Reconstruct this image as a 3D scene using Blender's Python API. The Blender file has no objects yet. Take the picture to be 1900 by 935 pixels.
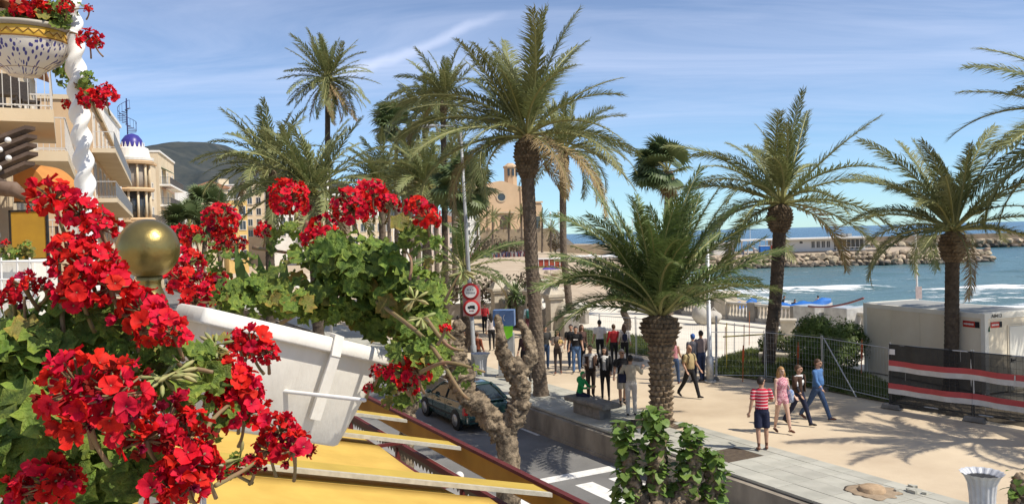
import bpy, bmesh, math, random
import numpy as np
from mathutils import Vector, Matrix, Euler, noise as mn

R = math.radians
scene = bpy.context.scene
col = scene.collection
random.seed(7)

# ------------------------------------------------------------------ camera
F_PX, HCAM = 1550.0, 5.5
PITCH, ROLL = R(1.13), R(1.6)
RIGHT0, UP0, FWD = Vector((1, 0, 0)), Vector((0, math.sin(PITCH), math.cos(PITCH))), Vector((0, math.cos(PITCH), -math.sin(PITCH)))
CRIGHT = RIGHT0 * math.cos(ROLL) - UP0 * math.sin(ROLL)
CUP = RIGHT0 * math.sin(ROLL) + UP0 * math.cos(ROLL)
cam_d = bpy.data.cameras.new('camera')
cam_d.sensor_fit = 'HORIZONTAL'
cam_d.sensor_width = 36.0
cam_d.lens = 36.0 * F_PX / 1900.0
cam_d.clip_start, cam_d.clip_end = 0.05, 60000.0
cam = bpy.data.objects.new('camera', cam_d)
col.objects.link(cam)
cam.matrix_world = Matrix(((CRIGHT.x, CUP.x, -FWD.x, 0), (CRIGHT.y, CUP.y, -FWD.y, 0), (CRIGHT.z, CUP.z, -FWD.z, HCAM), (0, 0, 0, 1)))
scene.camera = cam

# ------------------------------------------------------------------ sky, sun, exposure
SUN_EL = R(52)
SUN_DIR = Vector((0.9 * math.cos(SUN_EL), -0.436 * math.cos(SUN_EL), math.sin(SUN_EL))).normalized()   # towards the sun
world = bpy.data.worlds.new('World')
scene.world = world
world.use_nodes = True
wn, wl = world.node_tree.nodes, world.node_tree.links
wn.clear()
sky = wn.new('ShaderNodeTexSky')
sky.sky_type = 'NISHITA'
sky.sun_disc = False
sky.sun_elevation = SUN_EL
sky.sun_rotation = math.atan2(SUN_DIR.x, SUN_DIR.y)
sky.air_density, sky.dust_density, sky.ozone_density = 0.85, 0.05, 2.5
sky.altitude = 300
wtc = wn.new('ShaderNodeTexCoord')
# thin cirrus: streaked noise on the direction projected to a high plane
sep = wn.new('ShaderNodeSeparateXYZ'); wl.new(wtc.outputs['Generated'], sep.inputs[0])
zz = wn.new('ShaderNodeMath'); zz.operation = 'MAXIMUM'; zz.inputs[1].default_value = 0.03; wl.new(sep.outputs['Z'], zz.inputs[0])
zo = wn.new('ShaderNodeMath'); zo.operation = 'ADD'; zo.inputs[1].default_value = 0.12; wl.new(zz.outputs[0], zo.inputs[0])
dx = wn.new('ShaderNodeMath'); dx.operation = 'DIVIDE'; wl.new(sep.outputs['X'], dx.inputs[0]); wl.new(zo.outputs[0], dx.inputs[1])
dy = wn.new('ShaderNodeMath'); dy.operation = 'DIVIDE'; wl.new(sep.outputs['Y'], dy.inputs[0]); wl.new(zo.outputs[0], dy.inputs[1])
cmb = wn.new('ShaderNodeCombineXYZ'); wl.new(dx.outputs[0], cmb.inputs[0]); wl.new(dy.outputs[0], cmb.inputs[1])
mp = wn.new('ShaderNodeMapping'); mp.inputs['Scale'].default_value = (0.42, 1.5, 1); mp.inputs['Rotation'].default_value = (0, 0, R(-16)); mp.inputs['Location'].default_value = (3.1, 0.4, 0)
wl.new(cmb.outputs[0], mp.inputs[0])
cn = wn.new('ShaderNodeTexNoise'); cn.inputs['Scale'].default_value = 1.15; cn.inputs['Detail'].default_value = 9; cn.inputs['Roughness'].default_value = 0.62; cn.inputs['Distortion'].default_value = 0.7
wl.new(mp.outputs[0], cn.inputs['Vector'])
cr = wn.new('ShaderNodeValToRGB'); cr.color_ramp.elements[0].position = 0.36; cr.color_ramp.elements[1].position = 0.80
cr.color_ramp.elements[0].color = (0, 0, 0, 1); cr.color_ramp.elements[1].color = (0.50, 0.50, 0.50, 1)
wl.new(cn.outputs['Fac'], cr.inputs[0])
# cirrus thins out towards the horizon
el = wn.new('ShaderNodeMapRange'); el.inputs['From Min'].default_value = 0.02; el.inputs['From Max'].default_value = 0.2; wl.new(sep.outputs['Z'], el.inputs['Value'])
cm = wn.new('ShaderNodeMath'); cm.operation = 'MULTIPLY'; wl.new(cr.outputs[0], cm.inputs[0]); wl.new(el.outputs[0], cm.inputs[1])
# an old vapour trail: a soft band of the sky between two directions
RAY_ = lambda px, py: (FWD + CRIGHT * ((px - 950.0) / F_PX) - CUP * ((py - 467.5) / F_PX)).normalized()
e1, e2 = RAY_(640, 142), RAY_(905, 38); nb_ = e1.cross(e2).normalized(); mid_ = (e1 + e2).normalized()
wob = wn.new('ShaderNodeTexNoise'); wob.inputs['Scale'].default_value = 14; wob.inputs['Detail'].default_value = 5; wl.new(wtc.outputs['Generated'], wob.inputs['Vector'])
dn = wn.new('ShaderNodeVectorMath'); dn.operation = 'DOT_PRODUCT'; dn.inputs[1].default_value = nb_; wl.new(wtc.outputs['Generated'], dn.inputs[0])
w1 = wn.new('ShaderNodeMath'); w1.operation = 'MULTIPLY_ADD'; w1.inputs[1].default_value = .022; w1.inputs[2].default_value = -.011; wl.new(wob.outputs['Fac'], w1.inputs[0])
w2 = wn.new('ShaderNodeMath'); w2.operation = 'ADD'; wl.new(dn.outputs['Value'], w2.inputs[0]); wl.new(w1.outputs[0], w2.inputs[1])
w3 = wn.new('ShaderNodeMath'); w3.operation = 'ABSOLUTE'; wl.new(w2.outputs[0], w3.inputs[0])
w4 = wn.new('ShaderNodeMapRange'); w4.interpolation_type = 'SMOOTHSTEP'; w4.inputs['From Min'].default_value, w4.inputs['From Max'].default_value, w4.inputs['To Min'].default_value, w4.inputs['To Max'].default_value = .0, .009, .34, 0; wl.new(w3.outputs[0], w4.inputs['Value'])
dm_ = wn.new('ShaderNodeVectorMath'); dm_.operation = 'DOT_PRODUCT'; dm_.inputs[1].default_value = mid_; wl.new(wtc.outputs['Generated'], dm_.inputs[0])
w5 = wn.new('ShaderNodeMapRange'); w5.inputs['From Min'].default_value, w5.inputs['From Max'].default_value = math.cos(R(6.5)), math.cos(R(3.0)); wl.new(dm_.outputs['Value'], w5.inputs['Value'])
w6 = wn.new('ShaderNodeMath'); w6.operation = 'MULTIPLY'; wl.new(w4.outputs[0], w6.inputs[0]); wl.new(w5.outputs[0], w6.inputs[1])
cma = wn.new('ShaderNodeMath'); cma.operation = 'ADD'; cma.use_clamp = True; wl.new(cm.outputs[0], cma.inputs[0]); wl.new(w6.outputs[0], cma.inputs[1]); cm = cma
tint = wn.new('ShaderNodeMix'); tint.data_type = 'RGBA'; tint.blend_type = 'MULTIPLY'; tint.inputs['Factor'].default_value = 1.0
hs = wn.new('ShaderNodeHueSaturation'); hs.inputs['Saturation'].default_value = 0.93; wl.new(sky.outputs[0], hs.inputs['Color']); wl.new(hs.outputs[0], tint.inputs['A']); tr_ = wn.new('ShaderNodeValToRGB'); wl.new(sep.outputs['Z'], tr_.inputs[0]); te = tr_.color_ramp.elements      # clear sea air: blue down to the horizon
te[0].position, te[0].color = 0.0, (.60, .86, 1.06, 1); te[1].position, te[1].color = .30, (1.02, .98, 1.02, 1)
wl.new(tr_.outputs[0], tint.inputs['B'])
mix = wn.new('ShaderNodeMix'); mix.data_type = 'RGBA'; wl.new(cm.outputs[0], mix.inputs['Factor']); wl.new(tint.outputs['Result'], mix.inputs['A']); mix.inputs['B'].default_value = (6.4, 6.9, 8.6, 1)
bg = wn.new('ShaderNodeBackground'); bg.inputs['Strength'].default_value = 0.112
wl.new(mix.outputs['Result'], bg.inputs['Color'])
wo = wn.new('ShaderNodeOutputWorld'); wl.new(bg.outputs[0], wo.inputs['Surface'])

sun_d = bpy.data.lights.new('sun', 'SUN')
sun_d.energy, sun_d.angle, sun_d.color = 4.2, R(0.53), (1.0, 0.93, 0.82)
sun = bpy.data.objects.new('sun', sun_d)
col.objects.link(sun)
sun.rotation_euler = SUN_DIR.to_track_quat('Z', 'Y').to_euler()

vs = scene.view_settings
vs.view_transform, vs.look, vs.exposure, vs.gamma, vs.use_curve_mapping = 'Standard', 'None', 0.36, 1.0, False
scene.cycles.use_denoising = True
scene.cycles.max_bounces = 6
scene.cycles.transparent_max_bounces = 8
scene.cycles.caustics_reflective = scene.cycles.caustics_refractive = False

# ------------------------------------------------------------------ where a pixel of the photograph lies in the place
def ray(px, py):
    return (FWD + CRIGHT * ((px - 950.0) / F_PX) - CUP * ((py - 467.5) / F_PX))
def G(px, py, z=0.0):                      # on a level plane
    r = ray(px, py); k = (z - HCAM) / r.z
    return Vector((r.x * k, r.y * k, z))
def D(px, py, Y):                          # at a depth in metres
    r = ray(px, py); k = Y / r.y
    return Vector((r.x * k, Y, HCAM + r.z * k))
ROAD = R(28)                               # the street runs 28 degrees left of the view
def W(t, s, z=0.0):                        # t across the street towards the sea, s along it
    return Vector((t * math.cos(ROAD) - s * math.sin(ROAD), t * math.sin(ROAD) + s * math.cos(ROAD), z))
def ST(p):
    return (p.x * math.cos(ROAD) + p.y * math.sin(ROAD), -p.x * math.sin(ROAD) + p.y * math.cos(ROAD))

# ------------------------------------------------------------------ mesh helpers
class MB:
    def __init__(s): s.v = []; s.f = []; s.m = []
    def add(s, vs, fs, mi=0, M=None):
        o = len(s.v)
        s.v += [tuple(M @ Vector(v)) for v in vs] if M else [tuple(v) for v in vs]
        s.f += [tuple(i + o for i in f) for f in fs]; s.m += [mi] * len(fs)
        return s
    def box(s, c, d, mi=0, rz=0.0, M=None, taper=1.0):
        x, y, z = d[0] / 2, d[1] / 2, d[2] / 2
        vs = []
        for sz in (-1, 1):
            k = taper if sz > 0 else 1.0
            for sx, sy in ((-1, -1), (1, -1), (1, 1), (-1, 1)):
                a, b = sx * x * k, sy * y * k
                vs.append((c[0] + a * math.cos(rz) - b * math.sin(rz), c[1] + a * math.sin(rz) + b * math.cos(rz), c[2] + sz * z))
        return s.add(vs, [(3, 2, 1, 0), (4, 5, 6, 7), (0, 1, 5, 4), (1, 2, 6, 5), (2, 3, 7, 6), (3, 0, 4, 7)], mi, M)
    def rings(s, rings, mi=0, cap=True, closed=True):
        n = len(rings[0]); o = len(s.v)
        for r in rings: s.v += [tuple(p) for p in r]
        for i in range(len(rings) - 1):
            for j in range(n if closed else n - 1):
                k = (j + 1) % n
                s.f.append((o + i * n + j, o + i * n + k, o + (i + 1) * n + k, o + (i + 1) * n + j)); s.m.append(mi)
        if cap and closed:
            s.f.append(tuple(o + j for j in reversed(range(n)))); s.m.append(mi)
            b = o + (len(rings) - 1) * n
            s.f.append(tuple(b + j for j in range(n))); s.m.append(mi)
        return s
    def tube(s, pts, rad, n=8, mi=0, cap=True, bump=None, round_ends=False, flat=1.0):
        pts = [Vector(p) for p in pts]
        if not hasattr(rad, '__len__'): rad = [rad] * len(pts)
        rad = list(rad)
        if round_ends:
            d0 = (pts[0] - pts[1]).normalized(); d1 = (pts[-1] - pts[-2]).normalized()
            pts = [pts[0] + d0 * rad[0] * .95, pts[0] + d0 * rad[0] * .6] + pts + [pts[-1] + d1 * rad[-1] * .6, pts[-1] + d1 * rad[-1] * .95]
            rad = [rad[0] * .35, rad[0] * .82] + rad + [rad[-1] * .82, rad[-1] * .35]
        up = Vector((0, 0, 1)); rs = []; prev = None
        for i, p in enumerate(pts):
            t = (pts[min(i + 1, len(pts) - 1)] - pts[max(i - 1, 0)]).normalized()
            if prev is None:
                a = t.cross(up)
                if a.length < 1e-3: a = t.cross(Vector((0, 1, 0)))
                a.normalize()
            else:
                a = (prev - t * prev.dot(t)).normalized()
            prev = a; b = t.cross(a)
            ring = []
            for j in range(n):
                th = 2 * math.pi * j / n
                r = rad[i]
                if bump: r *= bump(i, j, p, th)
                ring.append(p + a * (math.cos(th) * r) + b * (math.sin(th) * r * flat))
            rs.append(ring)
        return s.rings(rs, mi, cap)
    def lathe(s, prof, n=24, mi=0, c=(0, 0, 0), cap=True, flute=None):
        rs = []
        for r, z in prof:
            ring = []
            for j in range(n):
                th = 2 * math.pi * j / n
                q = r * (flute(j, n, z) if flute else 1)
                ring.append((c[0] + q * math.cos(th), c[1] + q * math.sin(th), c[2] + z))
            rs.append(ring)
        return s.rings(rs, mi, cap)
    def prism(s, poly, y0, y1, mi=0, M=None):        # polygon in x,z pushed along y
        n = len(poly)
        vs = [(x, y0, z) for x, z in poly] + [(x, y1, z) for x, z in poly]
        fs = [tuple(range(n)), tuple(reversed(range(n, 2 * n)))] + [(j, j + n, (j + 1) % n + n, (j + 1) % n) for j in range(n)]
        return s.add(vs, fs, mi, M)
    def ball(s, c, r, n=12, m=8, mi=0, bump=None):
        r3 = r if hasattr(r, '__len__') else (r, r, r)
        rs = []
        for i in range(m + 1):
            ph = math.pi * (i / m) * 0.98 + 0.01 * math.pi
            ring = []
            for j in range(n):
                th = 2 * math.pi * j / n
                d = Vector((math.sin(ph) * math.cos(th), math.sin(ph) * math.sin(th), -math.cos(ph)))
                k = bump(d) if bump else 1
                ring.append((c[0] + d.x * r3[0] * k, c[1] + d.y * r3[1] * k, c[2] + d.z * r3[2] * k))
            rs.append(ring)
        return s.rings(rs, mi)
    def mesh(s, name, mats, smooth=False):
        me = bpy.data.meshes.new(name)
        me.from_pydata(s.v, [], s.f)
        for m in (mats if isinstance(mats, (list, tuple)) else [mats]): me.materials.append(m)
        if any(s.m): me.polygons.foreach_set('material_index', s.m)
        if smooth: me.polygons.foreach_set('use_smooth', [True] * len(s.f))
        me.update()
        return me
    def build(s, name, mats, parent=None, smooth=False, loc=None, rz=0.0, bevel=0.0):
        return put(name, s.mesh(name, mats, smooth), parent, loc, rz, bevel)
def put(name, me, parent=None, loc=None, rz=0.0, bevel=0.0, M=None):
    o = bpy.data.objects.new(name, me)
    col.objects.link(o)
    if parent: o.parent = parent
    if M is not None: o.matrix_basis = M
    else:
        if loc is not None: o.location = loc
        o.rotation_euler.z = rz
    if bevel:
        b = o.modifiers.new('bevel', 'BEVEL'); b.width = bevel; b.segments = 2; b.limit_method = 'ANGLE'
    return o
def tag(o, label, cat, group=None):
    o['label'] = label; o['category'] = cat
    if group: o['group'] = group
    return o
def kind(o, k, label=None):
    o['kind'] = k
    if label: o['label'] = label
    return o
def thing(name, label, cat, loc=(0, 0, 0), rz=0.0, group=None):
    o = bpy.data.objects.new(name, None); col.objects.link(o)
    o.location = loc; o.rotation_euler.z = rz; o.empty_display_size = 0.2
    return tag(o, label, cat, group)
def bez(a, b, c, n=12):
    a, b, c = Vector(a), Vector(b), Vector(c)
    return [a * (1 - u) ** 2 + b * 2 * u * (1 - u) + c * u * u for u in [i / n for i in range(n + 1)]]
def smooth_path(pts, k=4):                  # Catmull-Rom
    pts = [Vector(p) for p in pts]; out = []
    for i in range(len(pts) - 1):
        p0, p1, p2, p3 = pts[max(i - 1, 0)], pts[i], pts[i + 1], pts[min(i + 2, len(pts) - 1)]
        for j in range(k):
            u = j / k
            out.append(0.5 * ((2 * p1) + (p2 - p0) * u + (2 * p0 - 5 * p1 + 4 * p2 - p3) * u * u + (3 * p1 - p0 - 3 * p2 + p3) * u ** 3))
    return out + [pts[-1]]

# ------------------------------------------------------------------ materials
MATS = {}
def pm(name, c1, c2=None, rough=0.7, scale=3.0, bump=0.0, bscale=None, spec=0.3, metal=0.0, rnd=0.0, trans=None, sheen=0.0, detail=5, stretch=None, ramp=(0.35, 0.65), coat=0.0):
    """base colour wandering between c1 and c2 by noise, optional per-object variation, bump"""
    if name in MATS: return MATS[name]
    m = bpy.data.materials.new(name); MATS[name] = m
    m.use_nodes = True
    N, L = m.node_tree.nodes, m.node_tree.links
    b = N['Principled BSDF']
    b.inputs['Roughness'].default_value = rough; b.inputs['Metallic'].default_value = metal
    b.inputs['Specular IOR Level'].default_value = spec
    if coat: b.inputs['Coat Weight'].default_value = coat; b.inputs['Coat Roughness'].default_value = 0.08
    c2 = c2 or tuple(x * 0.82 for x in c1)
    tc = N.new('ShaderNodeTexCoord'); src = tc.outputs['Object']
    if stretch:
        mpn = N.new('ShaderNodeMapping'); mpn.inputs['Scale'].default_value = stretch; L.new(src, mpn.inputs[0]); src = mpn.outputs[0]
    nz = N.new('ShaderNodeTexNoise'); nz.inputs['Scale'].default_value = scale; nz.inputs['Detail'].default_value = detail; nz.inputs['Roughness'].default_value = 0.6
    L.new(src, nz.inputs['Vector'])
    rp = N.new('ShaderNodeMapRange'); rp.inputs['From Min'].default_value, rp.inputs['From Max'].default_value = ramp
    L.new(nz.outputs['Fac'], rp.inputs['Value'])
    mx = N.new('ShaderNodeMix'); mx.data_type = 'RGBA'; L.new(rp.outputs[0], mx.inputs['Factor'])
    mx.inputs['A'].default_value = (*c1, 1); mx.inputs['B'].default_value = (*c2, 1)
    out = mx.outputs['Result']
    if rnd:
        oi = N.new('ShaderNodeObjectInfo')
        hs = N.new('ShaderNodeHueSaturation')
        r1 = N.new('ShaderNodeMapRange'); r1.inputs['To Min'].default_value, r1.inputs['To Max'].default_value = 1 - rnd, 1 + rnd
        L.new(oi.outputs['Random'], r1.inputs['Value']); L.new(r1.outputs[0], hs.inputs['Value'])
        wm = N.new('ShaderNodeMath'); wm.operation = 'MULTIPLY'; wm.inputs[1].default_value = 37.7; L.new(oi.outputs['Random'], wm.inputs[0])
        fr = N.new('ShaderNodeMath'); fr.operation = 'FRACT'; L.new(wm.outputs[0], fr.inputs[0])
        r2 = N.new('ShaderNodeMapRange'); r2.inputs['To Min'].default_value, r2.inputs['To Max'].default_value = 0.5 - rnd * .045, 0.5 + rnd * .045
        L.new(fr.outputs[0], r2.inputs['Value']); L.new(r2.outputs[0], hs.inputs['Hue'])
        L.new(out, hs.inputs['Color']); out = hs.outputs[0]
    L.new(out, b.inputs['Base Color'])
    if bump:
        bn = N.new('ShaderNodeTexNoise'); bn.inputs['Scale'].default_value = bscale or scale * 6; bn.inputs['Detail'].default_value = 6
        L.new(src, bn.inputs['Vector'])
        bp = N.new('ShaderNodeBump'); bp.inputs['Strength'].default_value = min(1, bump); bp.inputs['Distance'].default_value = 0.02
        L.new(bn.outputs['Fac'], bp.inputs['Height']); L.new(bp.outputs[0], b.inputs['Normal'])
    if trans:
        ts = N.new('ShaderNodeBsdfTranslucent'); L.new(out, ts.inputs['Color'])
        sh = N.new('ShaderNodeMixShader'); sh.inputs[0].default_value = trans
        L.new(b.outputs[0], sh.inputs[1]); L.new(ts.outputs[0], sh.inputs[2])
        L.new(sh.outputs[0], N['Material Output'].inputs['Surface'])
    return m
def node_mat(name, rough=0.7, spec=0.3):
    m = bpy.data.materials.new(name); MATS[name] = m; m.use_nodes = True
    b = m.node_tree.nodes['Principled BSDF']; b.inputs['Roughness'].default_value = rough; b.inputs['Specular IOR Level'].default_value = spec
    return m, m.node_tree.nodes, m.node_tree.links, b
WHITE = pm('white_paint', (.80, .79, .76), (.70, .68, .63), .45, 4, .1)
PLASTIC = pm('white_plastic', (.78, .745, .665), (.62, .57, .48), .45, 9, .12, 60, spec=.4, stretch=(1, 1, .35), detail=10, ramp=(.45, .8))
BLACKM = pm('black_metal', (.02, .02, .022), (.035, .035, .035), .45, 8)
GREYM = pm('grey_metal', (.36, .37, .37), (.28, .29, .29), .4, 6, spec=.5)
GLASS = pm('window_glass', (.03, .035, .04), (.06, .065, .07), .08, 2, spec=.6)
GALV = pm('galvanised_steel', (.50, .51, .51), (.38, .39, .40), .42, 9, metal=.4)
# ================================================================== SETTING
def smin(a, b, k=14.0):
    h = np.clip(0.5 + 0.5 * (b - a) / k, 0, 1)
    return b * (1 - h) + a * h - k * h * (1 - h)
def seaq(x, y):
    shx = np.interp(y, [-100, 120, 190, 215, 420, 700, 3000], [31, 29, 31, 40, 34, -60, -900])
    shy = 86 - 0.06 * (x - 29)
    return smin(x - shx, y - shy)
def grid_mesh(xs, ys, zf):
    X, Y = np.meshgrid(xs, ys)
    Z = zf(X, Y)
    v = np.stack([X, Y, Z], -1).reshape(-1, 3)
    nx, ny = len(xs), len(ys)
    i = (np.arange(ny - 1)[:, None] * nx + np.arange(nx - 1)[None]).ravel()
    f = np.stack([i, i + 1, i + nx + 1, i + nx], -1)
    return v, f
def np_mesh(name, v, f, mats, smooth=True):
    me = bpy.data.meshes.new(name)
    me.from_pydata(v.tolist(), [], f.tolist())
    for m in mats if isinstance(mats, list) else [mats]: me.materials.append(m)
    if smooth: me.polygons.foreach_set('use_smooth', [True] * len(me.polygons))
    return me
def vnoise(X, Y, sc, seed=0):
    f = np.vectorize(lambda a, b: mn.noise(Vector((a * sc + seed, b * sc - seed, seed * 1.7))))
    return f(X, Y)

SAND = pm('beach_sand', (.50, .40, .28), (.40, .31, .21), .9, .25, .5, 8, detail=9)
xs = np.concatenate([np.linspace(-3000, -200, 30), np.arange(-190, 190, 5.0), np.linspace(200, 500, 8)])
ys = np.concatenate([[-400, -200, -100], np.arange(-60, 430, 5.0), np.linspace(450, 3200, 40)])
def land(X, Y):
    q = seaq(X, Y)
    return np.where(q > 0, -3.3 - np.minimum(q * .06, 6), -3.3 + np.minimum(-q * .075, 2.4))
v, f = grid_mesh(xs, ys, land)
kind(put('ground', np_mesh('ground', v, f, SAND)), 'structure')

# ---- the hill beyond the town
HILLM = pm('hill_scrub', (.030, .040, .043), (.062, .066, .060), .95, .022, .9, .08, detail=13, ramp=(.38, .66))
def ridge(X):
    px = 950 + X / 2500.0 * 1550
    y = np.interp(px, [-500, 100, 250, 310, 345, 390, 425, 450, 480, 520, 560, 600, 640, 690, 760, 820, 900], [250, 268, 280, 277, 272, 265, 268, 280, 296, 300, 308, 322, 335, 356, 392, 425, 447])
    hor = 437 + (950 - px) * .028
    return np.maximum((hor - y) / 1550 * 2500 + 5, -8)
def hillz(X, Y):
    k = np.clip((Y - 1250) / 1250, 0, 1); k = k * k * (3 - 2 * k)
    k = np.where(Y > 2500, 1 - np.clip((Y - 2500) / 900, 0, 1) * .6, k)
    n = vnoise(X, Y, 1 / 170.0, 3) * 34 + vnoise(X, Y, 1 / 60.0, 9) * 12 + vnoise(X, Y, 1 / 25.0, 5) * 6
    return ridge(X) * k + n * np.clip((Y - 1250) / 600, 0, 1) * np.clip((2500 - Y) / 500, .12, 1) - 4
v, f = grid_mesh(np.linspace(-2600, -120, 200), np.linspace(1150, 3300, 110), hillz)
kind(put('hill', np_mesh('hill', v, f, HILLM)), 'structure')

rr = random.Random(21); mb = MB()
for _ in range(70):
    hx, hy = rr.uniform(-1150, -560), rr.uniform(1300, 1900); hz_ = float(hillz(np.array([[hx]]), np.array([[hy]]))[0, 0]); mb.box((hx, hy, hz_ + 3), (rr.uniform(7, 14), rr.uniform(7, 12), rr.uniform(8, 11)), 0, rr.uniform(0, 3))
kind(mb.build('hillside_houses', pm('far_house_wall', (.50, .45, .38), (.38, .33, .28), .9, .05)), 'stuff', 'pale specks of far houses scattered on the hillside')
# ---- sea
def sea_material(name, foam):
    m, N, L, b = node_mat(name, .24, .36)
    ge = N.new('ShaderNodeNewGeometry'); sp = N.new('ShaderNodeSeparateXYZ'); L.new(ge.outputs['Position'], sp.inputs[0])
    mr = N.new('ShaderNodeMapRange'); mr.inputs['From Min'].default_value, mr.inputs['From Max'].default_value = 90, 520; L.new(sp.outputs['Y'], mr.inputs['Value'])
    nz = N.new('ShaderNodeTexNoise'); nz.inputs['Scale'].default_value = .03; nz.inputs['Detail'].default_value = 4; L.new(ge.outputs['Position'], nz.inputs['Vector'])
    ad = N.new('ShaderNodeMath'); ad.operation = 'MULTIPLY_ADD'; ad.inputs[1].default_value = .5; ad.inputs[2].default_value = -.25; L.new(nz.outputs['Fac'], ad.inputs[0])
    a2 = N.new('ShaderNodeMath'); L.new(mr.outputs[0], a2.inputs[0]); L.new(ad.outputs[0], a2.inputs[1])
    rp = N.new('ShaderNodeValToRGB'); e = rp.color_ramp.elements
    e[0].position, e[0].color = 0.0, (.080, .150, .142, 1); e[1].position, e[1].color = 1.0, (.018, .085, .155, 1)
    k = e.new(.35); k.color = (.040, .115, .130, 1)
    L.new(a2.outputs[0], rp.inputs[0])
    mp = N.new('ShaderNodeMapping'); mp.inputs['Scale'].default_value = (.22, .6, 1); L.new(ge.outputs['Position'], mp.inputs[0])
    bn = N.new('ShaderNodeTexNoise'); bn.inputs['Scale'].default_value = 1.0; bn.inputs['Detail'].default_value = 7; bn.inputs['Roughness'].default_value = .65; L.new(mp.outputs[0], bn.inputs['Vector'])
    bp = N.new('ShaderNodeBump'); bp.inputs['Strength'].default_value = .9; bp.inputs['Distance'].default_value = .8; L.new(bn.outputs['Fac'], bp.inputs['Height']); L.new(bp.outputs[0], b.inputs['Normal'])
    out = rp.outputs[0]
    if foam:
        at = N.new('ShaderNodeAttribute'); at.attribute_name = 'foam'
        fn = N.new('ShaderNodeTexNoise'); fn.inputs['Scale'].default_value = .8; fn.inputs['Detail'].default_value = 9; fn.inputs['Roughness'].default_value = .72
        m2 = N.new('ShaderNodeMapping'); m2.inputs['Scale'].default_value = (.35, 1.4, 1); L.new(ge.outputs['Position'], m2.inputs[0]); L.new(m2.outputs[0], fn.inputs['Vector'])
        s1 = N.new('ShaderNodeMath'); s1.operation = 'MULTIPLY_ADD'; s1.inputs[1].default_value = 3.4; s1.inputs[2].default_value = -1.75; L.new(fn.outputs['Fac'], s1.inputs[0])
        s2 = N.new('ShaderNodeMath'); s2.use_clamp = False; L.new(s1.outputs[0], s2.inputs[0]); L.new(at.outputs['Fac'], s2.inputs[1])
        s3 = N.new('ShaderNodeMapRange'); s3.inputs['From Min'].default_value, s3.inputs['From Max'].default_value = .42, .72; L.new(s2.outputs[0], s3.inputs['Value'])
        mx = N.new('ShaderNodeMix'); mx.data_type = 'RGBA'; L.new(s3.outputs[0], mx.inputs['Factor']); L.new(out, mx.inputs['A']); mx.inputs['B'].default_value = (.82, .83, .82, 1); out = mx.outputs['Result']
        r2 = N.new('ShaderNodeMapRange'); r2.inputs['To Min'].default_value, r2.inputs['To Max'].default_value = .24, .8; L.new(s3.outputs[0], r2.inputs['Value']); L.new(r2.outputs[0], b.inputs['Roughness'])
    L.new(out, b.inputs['Base Color'])
    return m
BREAKERS = [(90.5, .25, 1.4, .6, 1), (97, .30, 1.6, .66, 2), (105, .40, 2.0, .8, 3), (114, .6, 2.2, .95, 4), (126, .5, 2.4, .5, 5), (142, .45, 3.0, .15, 6), (160, .4, 3.4, .05, 7)]
def sea_z(X, Y):
    z = np.zeros_like(X); fo = np.zeros_like(X)
    warp = vnoise(X, Y * 0, 1 / 45.0, 2) * 6 + vnoise(X, Y * 0, 1 / 14.0, 4) * 1.6
    for y0, a, w, fm, sd in BREAKERS:
        d = Y - (y0 + warp * (1 + .1 * sd)); env = np.clip(.45 + vnoise(X, Y * 0 + sd * 31, 1 / 24.0, sd) * 1.9, 0, 1)
        z += a * env * np.exp(-(d / w) ** 2)
        fo = np.maximum(fo, fm * env * np.where(d < 0, np.exp(-(d / (w * 1.7)) ** 2), np.exp(-(d / (w * .55)) ** 2)))
    z += vnoise(X, Y * 2, 1 / 9.0, 8) * .2 + vnoise(X, Y * 2.5, 1 / 4.0, 5) * .1
    q = seaq(X, Y)
    fo = np.maximum(fo, np.clip(.75 - np.abs(q - 1.5) / 6.0, 0, .75))
    return z - 3.2, fo
xs = np.arange(18, 230, 1.5); ys = np.arange(74, 330, 1.0)
X, Y = np.meshgrid(xs, ys); Z, FO = sea_z(X, Y)
vv, f = grid_mesh(xs, ys, lambda a, b: Z)
me = np_mesh('sea_near_shore', vv, f, sea_material('sea_water_near', True))
at = me.attributes.new('foam', 'FLOAT', 'POINT'); at.data.foreach_set('value', FO.ravel().astype(np.float32))
sea_o = kind(put('sea', me), 'structure')
mb = MB().add([(-4000, -3000, 0), (45000, -3000, 0), (45000, 50000, 0), (-4000, 50000, 0)], [(0, 1, 2, 3)])
kind(put('sea_far', mb.mesh('sea_far', sea_material('sea_water_far', False)), loc=(0, 0, -3.42)), 'structure')

# ---- street and promenade (built across = x, along = y, turned with the street)
ASPH = pm('worn_asphalt', (.20, .195, .185), (.145, .142, .135), .85, .6, .35, 60, detail=9)
PAVE = pm('pale_paving_slab', (.47, .455, .385), (.36, .35, .295), .8, 1.6, .2, 30, rnd=.07, detail=9)
PSAND = pm('sandy_paving', (.62, .51, .36), (.47, .37, .255), .9, .28, .3, 25, detail=11, ramp=(.36, .66))
SITE = pm('pale_screed', (.74, .69, .58), (.64, .58, .47), .85, .18, .15, 12, detail=9)
CONC = pm('stained_concrete', (.36, .31, .24), (.17, .145, .115), .9, 1.1, .4, 25, stretch=(1, 1, .45), detail=9)
LINE = pm('road_paint', (.74, .73, .69), (.50, .49, .46), .7, 6, .1, detail=9, ramp=(.5, .75))
KERBM = pm('kerb_stone', (.42, .40, .36), (.32, .30, .27), .8, 3, .2)
def sheet(name, t0, t1, s0, s1, z, mat, parent=None):
    return put(name, MB().add([(t0, s0, z), (t1, s0, z), (t1, s1, z), (t0, s1, z)], [(0, 1, 2, 3)]).mesh(name, mat), parent, rz=ROAD)
kind(sheet('road', 8.4, 13.0, -10, 150, -.75, ASPH), 'structure')
m = MB().box((3.2, 70, -.87), (10.7, 160, .5)); kind(m.build('near_pavement', pm('grey_pavement', (.30, .29, .27), (.22, .21, .20), .85, 2, .2), rz=ROAD), 'structure')
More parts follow.
